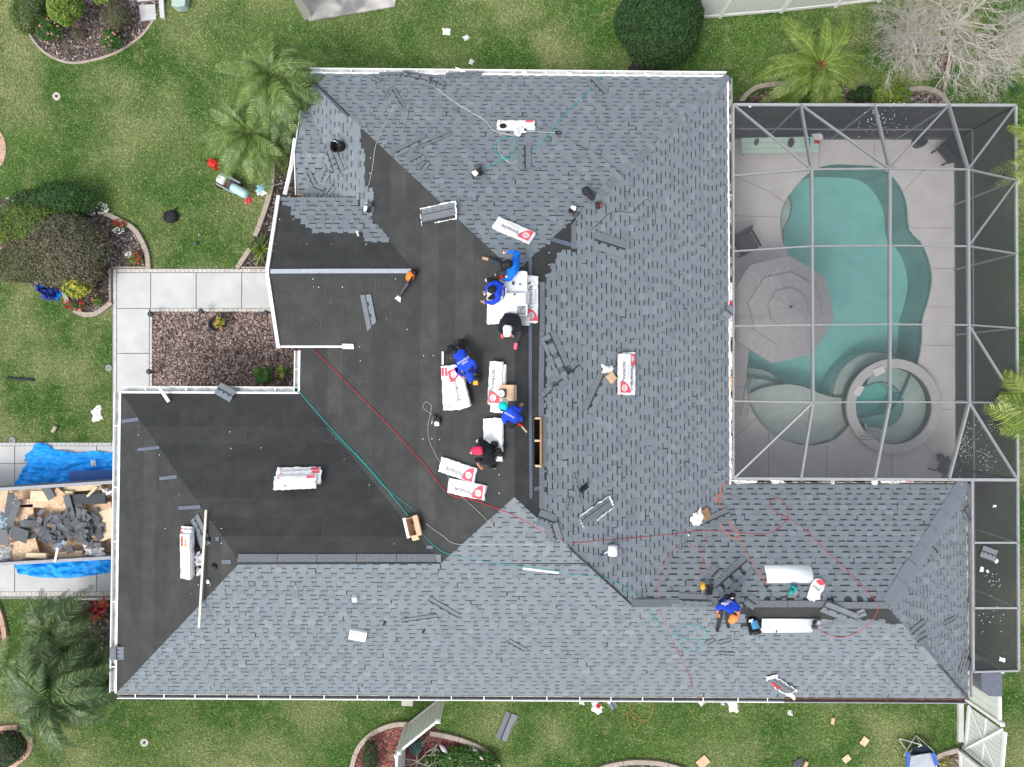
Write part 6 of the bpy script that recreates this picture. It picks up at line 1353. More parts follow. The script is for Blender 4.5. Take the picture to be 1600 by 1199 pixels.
for (u, v, a, L, W, m, l) in ((911, 763, 30, .26, .13, black, 'small black bracket on the lower east plane'), (601, 973, 65, .13, .05, black, 'small black part on the south plane beside the white lid'), (662, 985, 70, .13, .05, black, 'second small black part right of the white lid'), (336, 885, -20, .16, .09, black, 'small black scrap right of the long board'), (326, 843, 0, .12, .09, black, 'black tape scrap with red dot next to the long board'), (1142, 533, 90, .22, .06, black, 'black bracket end on the east gutter'), (309, 857, 0, .12, .10, black, 'black scrap right of the bundle pile')):
    mb = MB(); mb.box((0, 0, .03), (L, W, .04)); mb.box((-L * .2, W * .2, .06), (L * .5, W * .3, .03)); bevel(tag(mb.build('black_part', m, M=frame(u, v, a, .01)), l, 'part', 'small black parts on the roof'), .006)
crumple(312, 873, .18, .3, .12, wrapdirty, 'crumpled white plastic between the bundle pile and the long board', 'plastic', 'crumpled_plastic', None, 0, 28, .02); crumple(312, 893, .16, .2, .1, wrapdirty, 'second crumpled plastic lower by the long board', 'plastic', 'crumpled_plastic', None, 0, 29, .02)
t = thing('tool_bag', 'dark tool bag with a red part on the north east hip', 'tool bag', frame(918, 306, -55, .02)); mb = MB(); mb.ball((-.06, 0, .10), (.28, .22, .22), 10, jit=.08); mb.ball((.12, 0, .08), (.26, .16, .16), 10, jit=.1); mb.build('bag', mat('charcoal_canvas', (.025, .027, .032), .9), t); mb = MB(); mb.tube([(-.05, .1, .1), (.1, .16, .08), (.13, .13, .08)], .018, 6); mb.build('strap', dkgrey, t)
t = thing('hip_tool', 'black and red tool at the end of the dark hose on the east plane', 'tool', frame(932, 322, -70, .02)); mb = MB(); mb.ball((0, 0, .07), (.2, .14, .12), 10, jit=.06); mb.build('body', black, t); mb = MB(); mb.ball((.02, .04, .12), (.08, .06, .04), 8); mb.build('red_cap', redp, t)
t = thing('roofing_spade', 'long handled shingle remover lying on the upper north plane', 'spade', frame(848, 208, -4, .04)); mb = MB(); mb.tube([(-.42, 0, .03), (.32, 0, .03)], .014, 8); mb.build('shaft', steel, t); mb = MB(); mb.tube([Vector((.40 + .075 * math.cos(q), .05 * math.sin(q), .03)) for q in [k * .63 for k in range(11)]], .015, 6); mb.build('d_handle', black, t); mb = MB(); mb.box((-.52, .02, .03), (.16, .16, .03)); mb.build('blade', dkgrey, t)
crumple(812, 206, .28, .2, .12, wrapdirty, 'pair of worn work gloves on the north bundle', 'gloves', 'work_gloves', None, 40, 31, .1)
# gutter rubbish
for k, (u, v, sx, sy, l) in enumerate(((1143, 460, .1, .5, 'white paper wad in the east gutter above the red label'), (1143, 502, .11, .5, 'long white wrapper in the east gutter beside the parasol'), (1142, 525, .1, .4, 'white plastic in the east gutter'), (1142, 560, .1, .45, 'bunched white plastic in the east gutter'), (1141, 640, .12, .7, 'long white plastic in the lower east gutter'), (1140, 690, .12, .8, 'white plastic lining the lower east gutter'), (1141, 735, .13, .5, 'white plastic at the inner gutter corner'), (1144, 445, .1, .12, 'small white scrap in the east gutter'))):
    crumple(u, v, sy, sx, .12, wrap, l, 'plastic', 'gutter_plastic', 2.55, 90, 40 + k, group='white plastic caught in the gutters')
for k, (u, v, sx, l) in enumerate(((1165, 752, .8, 'white plastic along the wing gutter corner'), (1215, 752, .4, 'white plastic in the wing gutter under the cage'), (1387, 752, .5, 'white tube shaped plastic in the wing gutter'), (1412, 751, .45, 'white and red wrapper in the wing gutter'), (1500, 756, .2, 'small white scrap at the right end of the wing gutter'), (1300, 753, .1, 'tiny white scrap in the wing gutter'))):
    crumple(u, v, sx, .12, .12, wrap, l, 'plastic', 'gutter_plastic', 2.55, 0, 60 + k, group='white plastic caught in the gutters')
crumple(1419, 750, .14, .1, .1, redink, 'red end of the wrapper in the wing gutter', 'wrapper', 'wrapper', 2.62, 0, 70); crumple(1142, 475, .16, .08, .06, redink, 'red label on the plastic in the east gutter', 'wrapper', 'wrapper', 2.66, 90, 71)
crumple(1142, 600, .42, .1, .06, mat('tan_paper', (.55, .40, .28), .8), 'tan paper strip in the east gutter', 'paper', 'paper', 2.6, 90, 72); crumple(1139, 487, .3, .1, .05, mat('olive_scrap', (.12, .13, .11), .8), 'olive scrap across the east gutter', 'scrap', 'scrap', 2.7, 60, 73)
mb = MB(); mb.lathe([(.07, 0), (.08, .02), (.08, .08), (.05, .09), (.03, .05)], 14, (0, 0, 0)); tag(mb.build('tape_roll', white, M=frame(1365, 753, 0, 2.62, z=0)), 'white roll in the wing gutter', 'roll')
for k, (u, v, l) in enumerate(((724, 113, 'white scrap on the north gutter above the middle'), (820, 112, 'white paper standing on the north gutter'), (823, 117, 'white paper flap hanging in the north gutter'), (890, 116, 'white strip lying in the north gutter'), (1012, 118, 'white paper in the north gutter near the hose'), (655, 116, 'white scrap at the gutter heap of shingles'), (716, 109, 'folded white paper on the outer north gutter lip'))):
    crumple(u, v, .16, .1, .06, wrap, l, 'paper', 'gutter_paper', 2.56, rnd.uniform(-20, 20), 80 + k, group='white papers in the north gutter')
for k, (u, v, s, l, m) in enumerate(((698, 49, .24, 'crumpled white paper left on the upper lawn', wrap), (728, 59, .18, 'crumpled white paper right on the upper lawn', wrap), (736, 97, .16, 'small white paper near the north gutter', wrap), (151, 647, .40, 'torn white plastic on the left lawn', wrap), (933, 1106, .36, 'red and white wrapper below the south gutter', wrap), (909, 1098, .16, 'small white scrap left of the red and white wrapper', wrap), (927, 1097, .14, 'white scrap just above the red and white wrapper', wrap), (952, 1096, .16, 'white scrap at the south gutter', wrap), (1147, 1104, .34, 'pale blue white sheet leaning below the south gutter', wrap),
                                   (1130, 1100, .12, 'tiny white scrap left of the pale sheet', wrap), (1234, 1114, .17, 'grey white crumple on the lawn under the wing', wrapdirty), (408, 300, .3, 'white paper beside the compressor tank', wrap), (388, 313, .22, 'red white wrapper below the compressor', redink), (312, 367, .06, 'tiny leaf scrap on the lawn', wrapdirty), (1096, 1098, .18, 'white tag at the foot of the red hose', wrap))):
    crumple(u, v, s, s * .75, .07, m, l, 'litter', 'litter', 0, 35 * k, 100 + k, .02, group='litter on the lawn')
crumple(935, 1103, .16, .12, .05, redp, 'dark red patch of the wrapper below the south gutter', 'litter', 'litter', 0, 40, 120, .07)
for (u, v, s, l) in ((1350, 1158, .26, 'square orange brown tile fragment on the lower lawn, upper'), (1322, 1185, .24, 'square orange brown tile fragment left of the folding chair'), (1098, 1190, .36, 'rectangular tan cardboard on the bottom lawn'), (1247, 1192, .3, 'dark piece at the bottom edge of the lawn')):
    mb = MB(); mb.box((0, 0, .03), (s, s * .8, .03)); bevel(tag(mb.build('board_scrap', {True: dkgrey, False: osb}['dark' in l] if 'card' not in l else carton, M=frame(u, v, rnd.uniform(20, 60), .02, 0)), l, 'board scrap', 'square scraps on the lower lawn'), .004)
for (u, v, a, m, l) in ((1300, 1125, 80, carton, 'small pinkish cylinder on the lower lawn'), (1258, 1193, 70, carton, 'small tan cylinder next to the dark piece'), (87, 671, 60, mat('tan_can', (.45, .40, .30), .6), 'tan cylinder on the left lawn')):
    mb = MB(); mb.lathe([(.05, -.1), (.055, -.09), (.055, .09), (.05, .1)], 12, (0, 0, .06), Matrix.Rotation(R(90), 3, 'Y')); tag(mb.build('small_cylinder', m, M=frame(u, v, a, 0, 0)), l, 'cylinder')
for (u, v, s, m, l) in ((1413, 791, .1, wrap, 'white blob on the narrow screen, topmost'), (0, 0, 0, 0, 0),):
    if s: pass
for k, (u, v, s, l) in enumerate(((1554, 791, .10, 'white scrap on the first narrow screen panel'), (1557, 877, .12, 'white scrap by the grey shingle on the screen'), (1534, 890, .14, 'long white pink scrap on the second narrow panel'), (1543, 893, .09, 'white scrap right of the long one on the screen'), (1566, 1031, .16, 'square white card on the lowest narrow panel'), (1172, 167, .06, 'tiny white scrap on the top left screen panel'))):
    crumple(u, v, s, s * .6, .02, wrap, l, 'litter', 'screen_litter', 2.76, 40 * k, 130 + k, .01, group='scraps lying on the cage screens')
# debris specks on screens: blossoms fallen
def specks(boxes, n, z, name, size=(.012, .03), seed=3):
    g = np.random.default_rng(seed); mb = MB()
    for (u, v, su, sv, k) in boxes:
        for _ in range(k):
            p = P(u + g.normal() * su, v + g.normal() * sv, z); s = g.uniform(*size) / 2; a = g.uniform(0, 6.28); mb.add([p + Vector((s * math.cos(a + q), s * math.sin(a + q), 0)) for q in (0, 1.57, 3.14, 4.71)], [(0, 1, 2, 3)])
    o = mb.build(name, wrap); o['kind'] = 'stuff'
specks([(1380, 190, 22, 14, 60), (1395, 200, 12, 12, 20)], 0, 3.0, 'screen_debris'); specks([(1508, 695, 8, 12, 120), (1535, 672, 14, 10, 60), (1540, 720, 8, 10, 60), (1545, 965, 14, 12, 20), (1547, 905, 12, 8, 16)], 0, 2.8, 'screen_debris')
specks([(1207, 440, 12, 8, 60), (1212, 425, 4, 3, 12)], 0, 2.62, 'umbrella_debris', (.01, .025)); specks([(1000, 300, 0, 0, 0), (900, 600, 200, 150, 90)], 0, 4.5, 'fastener_crumbs', (.008, .015)) if False else None

# ------------------------------------------------------------------ hoses and ropes
def hose(px, r, m, label, cat='hose', name='air_hose', lift=.01, z=None, step=8, group='air hoses and cords on the roof'):
    path = smoothpath([Vector((u, v, 0)) for u, v in px], step); pts = [(J(p.x, p.y, lift + r) if z is None else P(p.x, p.y, z)) for p in path]
    mb = MB(); mb.tube(pts, r, 6); return tag(mb.build(name, m, smooth=True), label, cat, group)
redh = mat('red_hose', (.48, .03, .035), .4); tealh = mat('teal_hose', (.02, .34, .32), .4); greyh = mat('grey_hose', (.30, .31, .30), .5); darkh = mat('dark_hose', (.05, .05, .055), .5); orh = mat('orange_cord', (.60, .14, .06), .5); creamh = mat('cream_rope', (.50, .50, .44), .8); pinkh = mat('faded_red_hose', (.38, .06, .06), .5)
hose([(491, 546), (540, 596), (600, 657), (660, 722), (700, 770), (740, 782), (800, 804), (846, 830), (880, 845)], .009, redh, 'bright red hose running diagonally over the black underlayment')
hose([(890, 849), (960, 843), (1040, 836), (1100, 829), (1160, 833), (1200, 834), (1225, 818), (1232, 800), (1222, 782), (1208, 779), (1203, 788), (1215, 802), (1235, 812), (1262, 832), (1290, 860), (1325, 893), (1355, 925), (1372, 948), (1360, 972), (1340, 988), (1315, 996), (1290, 990), (1272, 978)], .009, pinkh, 'dark red hose crossing the east plane and looping over the wing')
hose([(1140, 753), (1128, 760), (1126, 770), (1118, 775), (1116, 780), (1126, 782), (1130, 776), (1124, 772), (1124, 786), (1130, 800), (1140, 817), (1152, 830), (1156, 838), (1150, 842), (1140, 838), (1128, 822), (1112, 804)], .010, orh, 'tangled orange red hose hanging from the inner gutter corner')
hose([(1154, 838), (1160, 855), (1172, 875), (1188, 897), (1198, 915)], .008, orh, 'red hose tail running down to the small black coupling'); hose([(1105, 832), (1100, 856), (1098, 880), (1093, 890), (1098, 896), (1104, 888), (1098, 874), (1090, 858), (1078, 850), (1065, 850), (1050, 862), (1036, 885), (1028, 915), (1029, 945), (1040, 975), (1055, 1010), (1072, 1045), (1092, 1094)], .007, pinkh, 'thin red cord looping left across the wing and down the south plane')
hose([(462, 604), (470, 615), (520, 672), (580, 735), (638, 806)], .011, tealh, 'teal hose running from the short gutter to the open carton'); hose([(660, 834), (690, 861), (730, 872), (780, 881), (840, 888), (900, 898), (945, 903), (975, 917), (1000, 935), (1016, 955), (1035, 982), (1050, 992), (1085, 1000), (1100, 995), (1098, 980), (1080, 976), (1062, 982), (1057, 998), (1068, 1012), (1088, 1016), (1100, 1005), (1102, 985)], .008, tealh, 'thin teal hose crossing the south plane and coiled beside the wing ridge')
hose([(510, 668), (560, 715), (600, 760), (645, 795)], .007, tealh, 'second thin teal line beside the teal hose'); hose([(665, 818), (690, 836), (712, 850), (760, 851), (860, 852)], .006, creamh, 'thin grey line from the carton to the south shingles')
hose([(946, 110), (935, 125), (910, 152), (880, 182), (856, 212), (842, 228), (820, 240), (795, 248), (782, 246), (775, 235), (776, 222), (788, 216), (802, 217), (807, 226), (800, 240), (785, 249), (772, 257), (761, 261)], .011, tealh, 'teal hose looping over the north plane from the gutter to the nail gun')
hose([(683, 138), (705, 156), (735, 175), (757, 188), (770, 203), (782, 208), (805, 212)], .009, creamh, 'cream rope from the gutter heap to the torn bundle'); hose([(783, 208), (778, 222), (780, 238), (790, 250), (800, 255), (808, 250)], .007, creamh, 'short cream rope loop under the north bundle')
hose([(644, 122), (632, 142), (617, 165), (600, 198), (587, 228), (582, 262), (576, 290)], .006, creamh, 'thin cream string crossing the north west hip down to the nail gun'); hose([(884, 212), (905, 228), (930, 238), (950, 253), (968, 270)], .006, darkh, 'thin dark string right of the shingle remover')
hose([(924, 360), (940, 345), (950, 335), (968, 330), (988, 332), (1000, 320), (1012, 312), (1022, 325), (1024, 345), (1020, 355)], .009, dkgrey, 'dark wavy hose on the upper east plane'); hose([(677, 649), (664, 640), (661, 634), (667, 628), (674, 634), (673, 645), (669, 665), (670, 685), (678, 705), (694, 733), (716, 770), (746, 798), (780, 832), (800, 845), (830, 850), (870, 843), (885, 836)], .008, greyh, 'grey hose with a small loop running from the nail gun over the two bundles')
hose([(1200, 921), (1208, 933), (1222, 935), (1231, 930)], .009, darkh, 'short black power cord of the teal saw'); hose([(1240, 925), (1250, 922), (1256, 914), (1252, 908), (1245, 911), (1245, 925), (1252, 940)], .007, darkh, 'black cord loop right of the teal saw'); hose([(1098, 925), (1101, 938), (1107, 950), (1108, 970), (1100, 990)], .006, greyh, 'thin grey line from the yellow nail gun')
hose([(985, 1096), (986, 1110), (996, 1118), (1001, 1128), (995, 1138), (985, 1135), (980, 1118), (982, 1112), (988, 1120), (998, 1126), (1010, 1126), (1018, 1116), (1022, 1098)], .009, mat('orange_brown_cord', (.36, .20, .06), .6), 'orange brown cord looped on the lawn below the south gutter', z=.06)
hose([(445, 285), (425, 291), (408, 293)], .010, greyh, 'grey hose between the compressor and the house', z=.5)
for (u, v, s, l) in ((1137 + 60, 918, .04, 'dark plug coupling'),): tag(MB().ball((0, 0, .03), (.07, .05, .05), 8).build('hose_coupling', black, M=frame(u, v, 0, 0)), 'black plug joining the red hose and the saw cord', 'coupling')

# ------------------------------------------------------------------ yard things
t = thing('air_compressor', 'portable air compressor with pale blue tank and black frame on the lawn', 'air compressor', frame(372, 296, -28, 0, 0)); mb = MB(); mb.lathe([(.02, -.30), (.11, -.27), (.14, -.2), (.14, .2), (.11, .27), (.02, .30)], 18, (.26, -.05, .42), Matrix.Rotation(R(90), 3, 'Y')); mb.build('tank', mat('pale_blue_paint', (.38, .56, .58), .35), t, True)
mb = MB(); mb.box((-.22, 0, .18), (.75, .42, .1)); bevel(mb.build('frame', black, t), .04); mb = MB(); mb.box((-.2, .17, .3), (.66, .08, .1)); bevel(mb.build('upper_tank', steel, t), .02); mb = MB(); mb.box((-.2, -.18, .3), (.66, .06, .1)); bevel(mb.build('lower_tank', mat('dull_steel', (.25, .27, .28), .5), t), .02)
mb = MB(); mb.box((-.38, 0, .42), (.26, .26, .18)); bevel(mb.build('engine', mat('engine_white', (.70, .69, .66), .5), t), .04); mb = MB(); mb.box((-.1, 0, .34), (.2, .26, .16)); mb.tube([(-.2, .1, .4), (.0, .02, .45), (.1, -.05, .5)], .02, 6); mb.build('pump', dkgrey, t); mb = MB(); mb.box((-.22, -.08, .44), (.05, .05, .03)); mb.build('red_switch', redp, t)
for y in (-.22, .22): mb = MB(); mb.lathe([(.1, -.03), (.12, -.02), (.12, .02), (.1, .03)], 14, (-.5, y, .12), Matrix.Rotation(R(90), 3, 'X')); mb.build('wheel', black, t)
crumple(407, 294, .24, .2, .06, mat('sky_blue_cloth', (.25, .50, .62), .8), 'triangular pale blue cloth hanging by the compressor', 'cloth', 'cloth', .4, 20, 140)
t = thing('gas_can', 'red fuel can on the lawn above the compressor', 'gas can', frame(338, 259, -30, 0, 0)); mb = MB(); mb.box((0, 0, .17), (.36, .28, .32), taper=.75); bevel(mb.build('body', redp, t), .05, 3); mb = MB(); mb.tube([(-.09, 0, .33), (0, 0, .38), (.1, 0, .33)], .02, 6); mb.build('handle', redp, t); mb = MB(); mb.tube([(-.12, -.02, .32), (-.22, -.05, .3)], .022, 8); mb.build('spout', black, t)
t = thing('backpack', 'black backpack lying on the upper lawn', 'backpack', frame(269, 340, 10, 0, 0)); mb = MB(); mb.ball((0, 0, .1), (.48, .40, .26), 14, jit=.05); mb.build('bag_body', mat('black_cloth', (.018, .019, .024), .85, .2, 10, .3, 20), t, True); mb = MB(); mb.tube([(-.18, -.12, .2), (-.1, .04, .25), (-.14, .16, .2)], .018, 6); mb.tube([(.12, .18, .12), (.2, .24, .06), (.26, .27, .03)], .015, 6); mb.build('strap', black, t)
tag(MB().ball((0, 0, .04), (.12, .14, .07), 8, jit=.1).build('small_black_pouch', dkgrey, M=frame(307, 381, 0, 0, 0)), 'small black pouch on the lawn right of the backpack', 'pouch')
crumple(80, 459, .62, .42, .3, bluebag, 'dark blue bundled bag at the edge of the left island bed', 'bag', 'blue_bag', 0, -15, 141); crumple(64, 449, .3, .2, .15, mat('royal_blue_bag', (.04, .10, .42), .4), 'smaller blue end of the bag by the island bed', 'bag', 'blue_bag', .05, 20, 142); crumple(93, 462, .36, .10, .12, bluetarp, 'bright blue strap beside the dark blue bag', 'strap', 'blue_strap', .02, 40, 143)
def pathlight(u, v, label, dx=.22, group='globe path lights along the walkway'):
    p = P(u, v, .42); t = thing('path_light', label, 'path light', (p.x + dx * .35, p.y, 0), group); q = p - t.location; mb = MB(); mb.tube([Vector((0, 0, 0)), Vector((0, 0, .36)), q], .014, 6); mb.build('stake', black, t); mb = MB(); mb.lathe([(.03, -.05), (.08, -.03), (.09, .01), (.07, .05), (.03, .07)], 14, q); mb.build('shade', dkgrey, t, True)
pathlight(235, 491, 'path light at the top left corner of the mulch bed'); pathlight(314, 487, 'path light in the middle of the top edge of the mulch bed'); pathlight(416, 489, 'path light by the entry gable corner'); pathlight(233, 581, 'path light at the lower left side of the mulch bed')
for (u, v, l) in ((171, 575, 'grey ring light beside the walkway edge'), (21, 688, 'ring sprinkler light above the driveway'), (90, 937, 'ring light below the driveway')):
    mb = MB(); mb.lathe([(.09, 0), (.11, .03), (.09, .06), (.06, .06), (.05, .03), (.03, .05), (.0, .05)], 16); tag(mb.build('ground_light', mat('grey_ring', (.30, .31, .30), .6), M=frame(u, v, 0, .0, 0)), l, 'ground light', 'round ground lights')
for (u, v, l) in ((89, 151, 'pale sprinkler ring on the upper left lawn'), (226, 1160, 'pale sprinkler ring on the lower left lawn')):
    t = thing('sprinkler_head', l, 'sprinkler', P(u, v)); mb = MB(); mb.lathe([(.13, 0), (.12, .03), (.06, .03), (.05, .02)], 14); mb.build('collar', mat('sandy_ring', (.48, .46, .40), .95, .4, 20), t); mb = MB(); mb.lathe([(.035, .02), (.035, .06), (.0, .065)], 10); mb.build('head', dkgrey, t)
t = thing('plant_pot', 'black pot with yellow green croton on the mulch bed', 'potted plant', P(343, 508)); mb = MB(); mb.lathe([(.15, 0), (.21, .26), (.22, .28), (.19, .28), (.18, .22), (.0, .22)], 20); mb.build('pot', black, t)
leaves(90, P(343, 505, .4), (.32, .34, .28), (.07, .13), [LG['lime'][0], LG['yellow'][0], LG['green'][1], LG['orangef'][0]], .2, t, seed=90)
tag(MB().tube([(-.5, 0, .03), (.32, -.03, .03)], .045, 8).build('black_pipe', mat('dull_black_pipe', (.03, .035, .035), .8), M=frame(38, 592, -2, 0, 0)), 'short black pipe lying on the left lawn at the edge', 'pipe')
for (u, v, a, l) in ((696, 1168, -40, 'left white goose ornament in the ground cover'), (744, 1170, -32, 'right white goose ornament beside the curb')):
    t = thing('goose_ornament', l, 'ornament', frame(u, v, a, 0, 0), 'white goose ornaments'); mb = MB(); mb.tube([(-.22, 0, .12), (-.15, 0, .15), (-.03, 0, .18), (.06, 0, .2), (.13, 0, .26), (.2, 0, .34), (.25, 0, .36)], [.02, .05, .075, .055, .03, .028, .03], 10); mb.build('body', mat('lilac_white_paint', (.60, .56, .62), .5), t, True); mb = MB(); mb.tube([(.25, 0, .36), (.31, 0, .35)], [.016, .006], 6); mb.build('beak', orange, t)
t = thing('garden_statue', 'small blue grey figure low in the ground cover', 'ornament', P(733, 1180)); mb = MB(); mb.tube([(-.1, 0, .2), (0, 0, .26), (.12, -.04, .2)], [.02, .04, .015], 8); mb.build('figure', mat('slate_paint', (.2, .25, .3), .6), t)
# camping chair
t = thing('folding_chair', 'folding camping chair with grey seat, blue arms and white tube frame on the lower lawn', 'folding chair', P(1435, 1175)); CMM = t.location.copy()
def Q(u, v, z): return P(u, v, z) - CMM
mb = MB()
for a, b in (((1404, 1154, .05), (1440, 1164, .5)), ((1404, 1154, .05), (1424, 1184, .5)), ((1431, 1149, .05), (1412, 1181, .5)), ((1431, 1149, .05), (1458, 1173, .5)), ((1412, 1181, .05), (1440, 1164, .45)), ((1412, 1181, .05), (1424, 1182, .45)), ((1431, 1149, .05), (1440, 1166, .45)), ((1424, 1184, .5), (1420, 1210, .6)), ((1458, 1173, .5), (1466, 1210, .6))): mb.tube([Q(*a), Q(*b)], .014, 6)
mb.build('tube_frame', mat('white_tube', (.62, .63, .62), .5), t)
mb = MB(); mb.add([Q(1422, 1178, .4), Q(1428, 1168, .38), Q(1448, 1165, .38), Q(1460, 1176, .42), Q(1445, 1178, .30), Q(1432, 1181, .30)], [(0, 5, 4, 3, 2, 1)]); mb.build('dark_skirt', mat('navy_cloth', (.012, .02, .035), .9), t)
mb = MB(); mb.prism([Q(1424, 1182, .5), Q(1420, 1212, .5), Q(1466, 1212, .5), Q(1455, 1177, .5), Q(1440, 1179, .45)], .03); mb.build('seat', mat('pale_grey_cloth', (.38, .42, .46), .85), t)
mb = MB(); mb.prism([Q(1417, 1176, .62), Q(1416, 1210, .62), Q(1421, 1210, .62), Q(1422, 1176, .62)], .03); mb.build('armrest', mat('blue_cloth', (.05, .12, .45), .8), t); mb = MB(); mb.prism([Q(1455, 1178, .62), Q(1461, 1197, .62), Q(1467, 1194, .62), Q(1461, 1177, .62)], .03); mb.build('armrest', MATS['blue_cloth'], t)
for (u, v) in ((1404, 1154), (1431, 1149), (1412, 1182)): mb = MB(); mb.ball(Q(u, v, .04), (.07, .07, .06), 8); mb.build('rubber_foot', black, t)

# ------------------------------------------------------------------ people
skin = mat('skin', (.42, .22, .14), .6, .05); skind = mat('skin_tan', (.36, .18, .11), .6, .05)
def cloth(n, c, r=.85): return mat('cloth_' + n, c, r, .15, 9, .35, 30)
royal = cloth('royal_blue', (.010, .055, .52)); bright = cloth('bright_blue', (.005, .16, .75)); blackc = cloth('black', (.012, .013, .016)); jeans = cloth('dark_jeans', (.035, .050, .062)); char = cloth('charcoal', (.03, .035, .04)); orangec = cloth('orange', (.80, .20, .06))
tan = mat('tan_boot', (.42, .28, .18), .8, .2, 20); pinks = mat('pink_shoe', (.75, .12, .17), .6); whites = mat('white_shoe', (.65, .64, .60), .6); blks = mat('black_shoe', (.015, .015, .018), .6)
def person(label, Jt, mats, cap=None, capang=0, hair=None, textinfo=None, hands=(), group='roofers at work on the roof', belt=None, capc2=None):
    pts = {k: J(*v) for k, v in Jt.items()}; base = pts['pelvis'].copy(); z0 = roofz(base.x, base.y); base.z = z0
    t = thing('person', label, 'person', base, group); B = base
    rad = dict(pelvis=.145, belly=.150, chest=.165, neck=.062, head=.05, shL=.085, shR=.085, elL=.058, elR=.058, wrL=.036, wrR=.036, haL=.03, haR=.03, hiL=.1, hiR=.1, knL=.077, knR=.077, anL=.05, anR=.05, toL=.042, toR=.042)
    pts['belly'] = (pts['pelvis'] + pts['chest']) / 2
    E = [('pelvis', 'belly', 'shirt'), ('belly', 'chest', 'shirt'), ('chest', 'neck', 'shirt'), ('neck', 'head', 'skin'), ('chest', 'shL', 'shirt'), ('chest', 'shR', 'shirt'), ('shL', 'elL', 'shirt'), ('shR', 'elR', 'shirt'), ('elL', 'wrL', 'sleeve'), ('elR', 'wrR', 'sleeve'), ('wrL', 'haL', 'skin'), ('wrR', 'haR', 'skin'),
         ('pelvis', 'hiL', 'legs'), ('pelvis', 'hiR', 'legs'), ('hiL', 'knL', 'legs'), ('hiR', 'knR', 'legs'), ('knL', 'anL', 'legs'), ('knR', 'anR', 'legs'), ('anL', 'toL', 'shoe'), ('anR', 'toR', 'shoe')]
    for s in 'LR':
        d = (pts['wr' + s] - pts['el' + s]).normalized() if 'wr' + s in pts else Vector((0, 0, -1))
        pts.setdefault('ha' + s, pts['wr' + s] + d * .07)
    names = list(pts); idx = {k: i for i, k in enumerate(names)}
    me = bpy.data.meshes.new('person_body'); me.from_pydata([pts[k] - B for k in names], [(idx[a], idx[b]) for a, b, _ in E], []); o = link('tmp', me)
    sk = o.modifiers.new('skin', 'SKIN'); ss = o.modifiers.new('sub', 'SUBSURF'); ss.levels = ss.render_levels = 2; sk.branch_smoothing = .3
    sv = me.skin_vertices[0].data
    for k in names: r = rad[k]; sv[idx[k]].radius = (r, r * (.8 if k in ('chest', 'belly', 'pelvis') else 1)); sv[idx[k]].use_root = (k == 'pelvis')
    dg = bpy.context.evaluated_depsgraph_get(); dg.update(); bm = bpy.data.meshes.new_from_object(o.evaluated_get(dg)); bpy.data.objects.remove(o)
    ml = [mats['shirt'], mats.get('sleeve', mats['shirt']), mats['legs'], mats['shoe'], mats.get('skin', skin)]; mk = {'shirt': 0, 'sleeve': 1, 'legs': 2, 'shoe': 3, 'skin': 4}
    bm.materials.clear(); [bm.materials.append(m) for m in ml]
    segs = [(pts[a] - B, pts[b] - B, mk[c], (rad[a] + rad[b]) / 2) for a, b, c in E]
    for v in bm.vertices:
        n1 = noise.noise(v.co * 9 + B) * .012 + noise.noise(v.co * 22 + B) * .005; v.co += v.normal * n1
    for p in bm.polygons:
        c = p.center; best = 9
        for a, b, k, r in segs:
            ab = b - a; tt = max(0, min(1, (c - a).dot(ab) / max(1e-9, ab.length_squared))); d = (c - a - ab * tt).length / r
            if d < best: best = d; p.material_index = k
        p.use_smooth = True
    body = link('body', bm, t)
    h = pts['head'] - B; fd = (Vector((math.cos(R(capang)), math.sin(R(capang)), -.35))).normalized(); up = Vector((0, 0, 1)); x = fd; y = up.cross(x).normalized(); z = x.cross(y); HM = Matrix((x, y, z)).transposed()
    mb = MB(); mb.ball(h, (.20, .155, .23), 14, HM); mb.ball(h + HM @ Vector((.10, 0, -.01)), (.04, .03, .045), 6, HM); [mb.ball(h + HM @ Vector((0, s * .08, -.01)), (.04, .02, .06), 6, HM) for s in (-1, 1)]; [mb.ball(h + HM @ Vector((.088, s * .032, .02)), (.02, .025, .015), 6, HM, 1) for s in (-1, 1)]; mb.box(h + HM @ Vector((.092, 0, -.055)), (.01, .05, .01), HM, 2)
    mb.build('head', [mats.get('skin', skin), black, mat('lips', (.35, .12, .1), .6)], t, True)
    if hair or cap:
        mb = MB(); mb.ball(h + HM @ Vector((-.02, 0, .03)), (.21, .185, .20), 14, HM, jit=.02); mb.build('hair', hair or mat('black_hair', (.01, .009, .008), .7), t, True)
    if cap:
        mb = MB(); prof = [(.105, .02), (.106, .05), (.095, .09), (.065, .12), (.02, .132)]; mb.lathe(prof, 18, h + HM @ Vector((-.01, 0, 0)), HM, 0)
        bt = [h + HM @ Vector((.05 + (.13 if k in (2, 3, 4) else .09 if k in (1, 5) else .04), .09 * math.cos(k * math.pi / 6) * 1.0, .028)) for k in range(7)]
        mb.add(bt + [h + HM @ Vector((.05, -.09, .04)), h + HM @ Vector((.05, .09, .04))], [tuple(range(9))], 1); cp = mb.build('cap', [cap, capc2 or cap], t, True); md = cp.modifiers.new('t', 'SOLIDIFY'); md.thickness = .006
        mb = MB(); mb.box(h + HM @ Vector((.07, 0, .095)), (.004, .03, .02), HM); mb.build('cap_patch', whites, t)
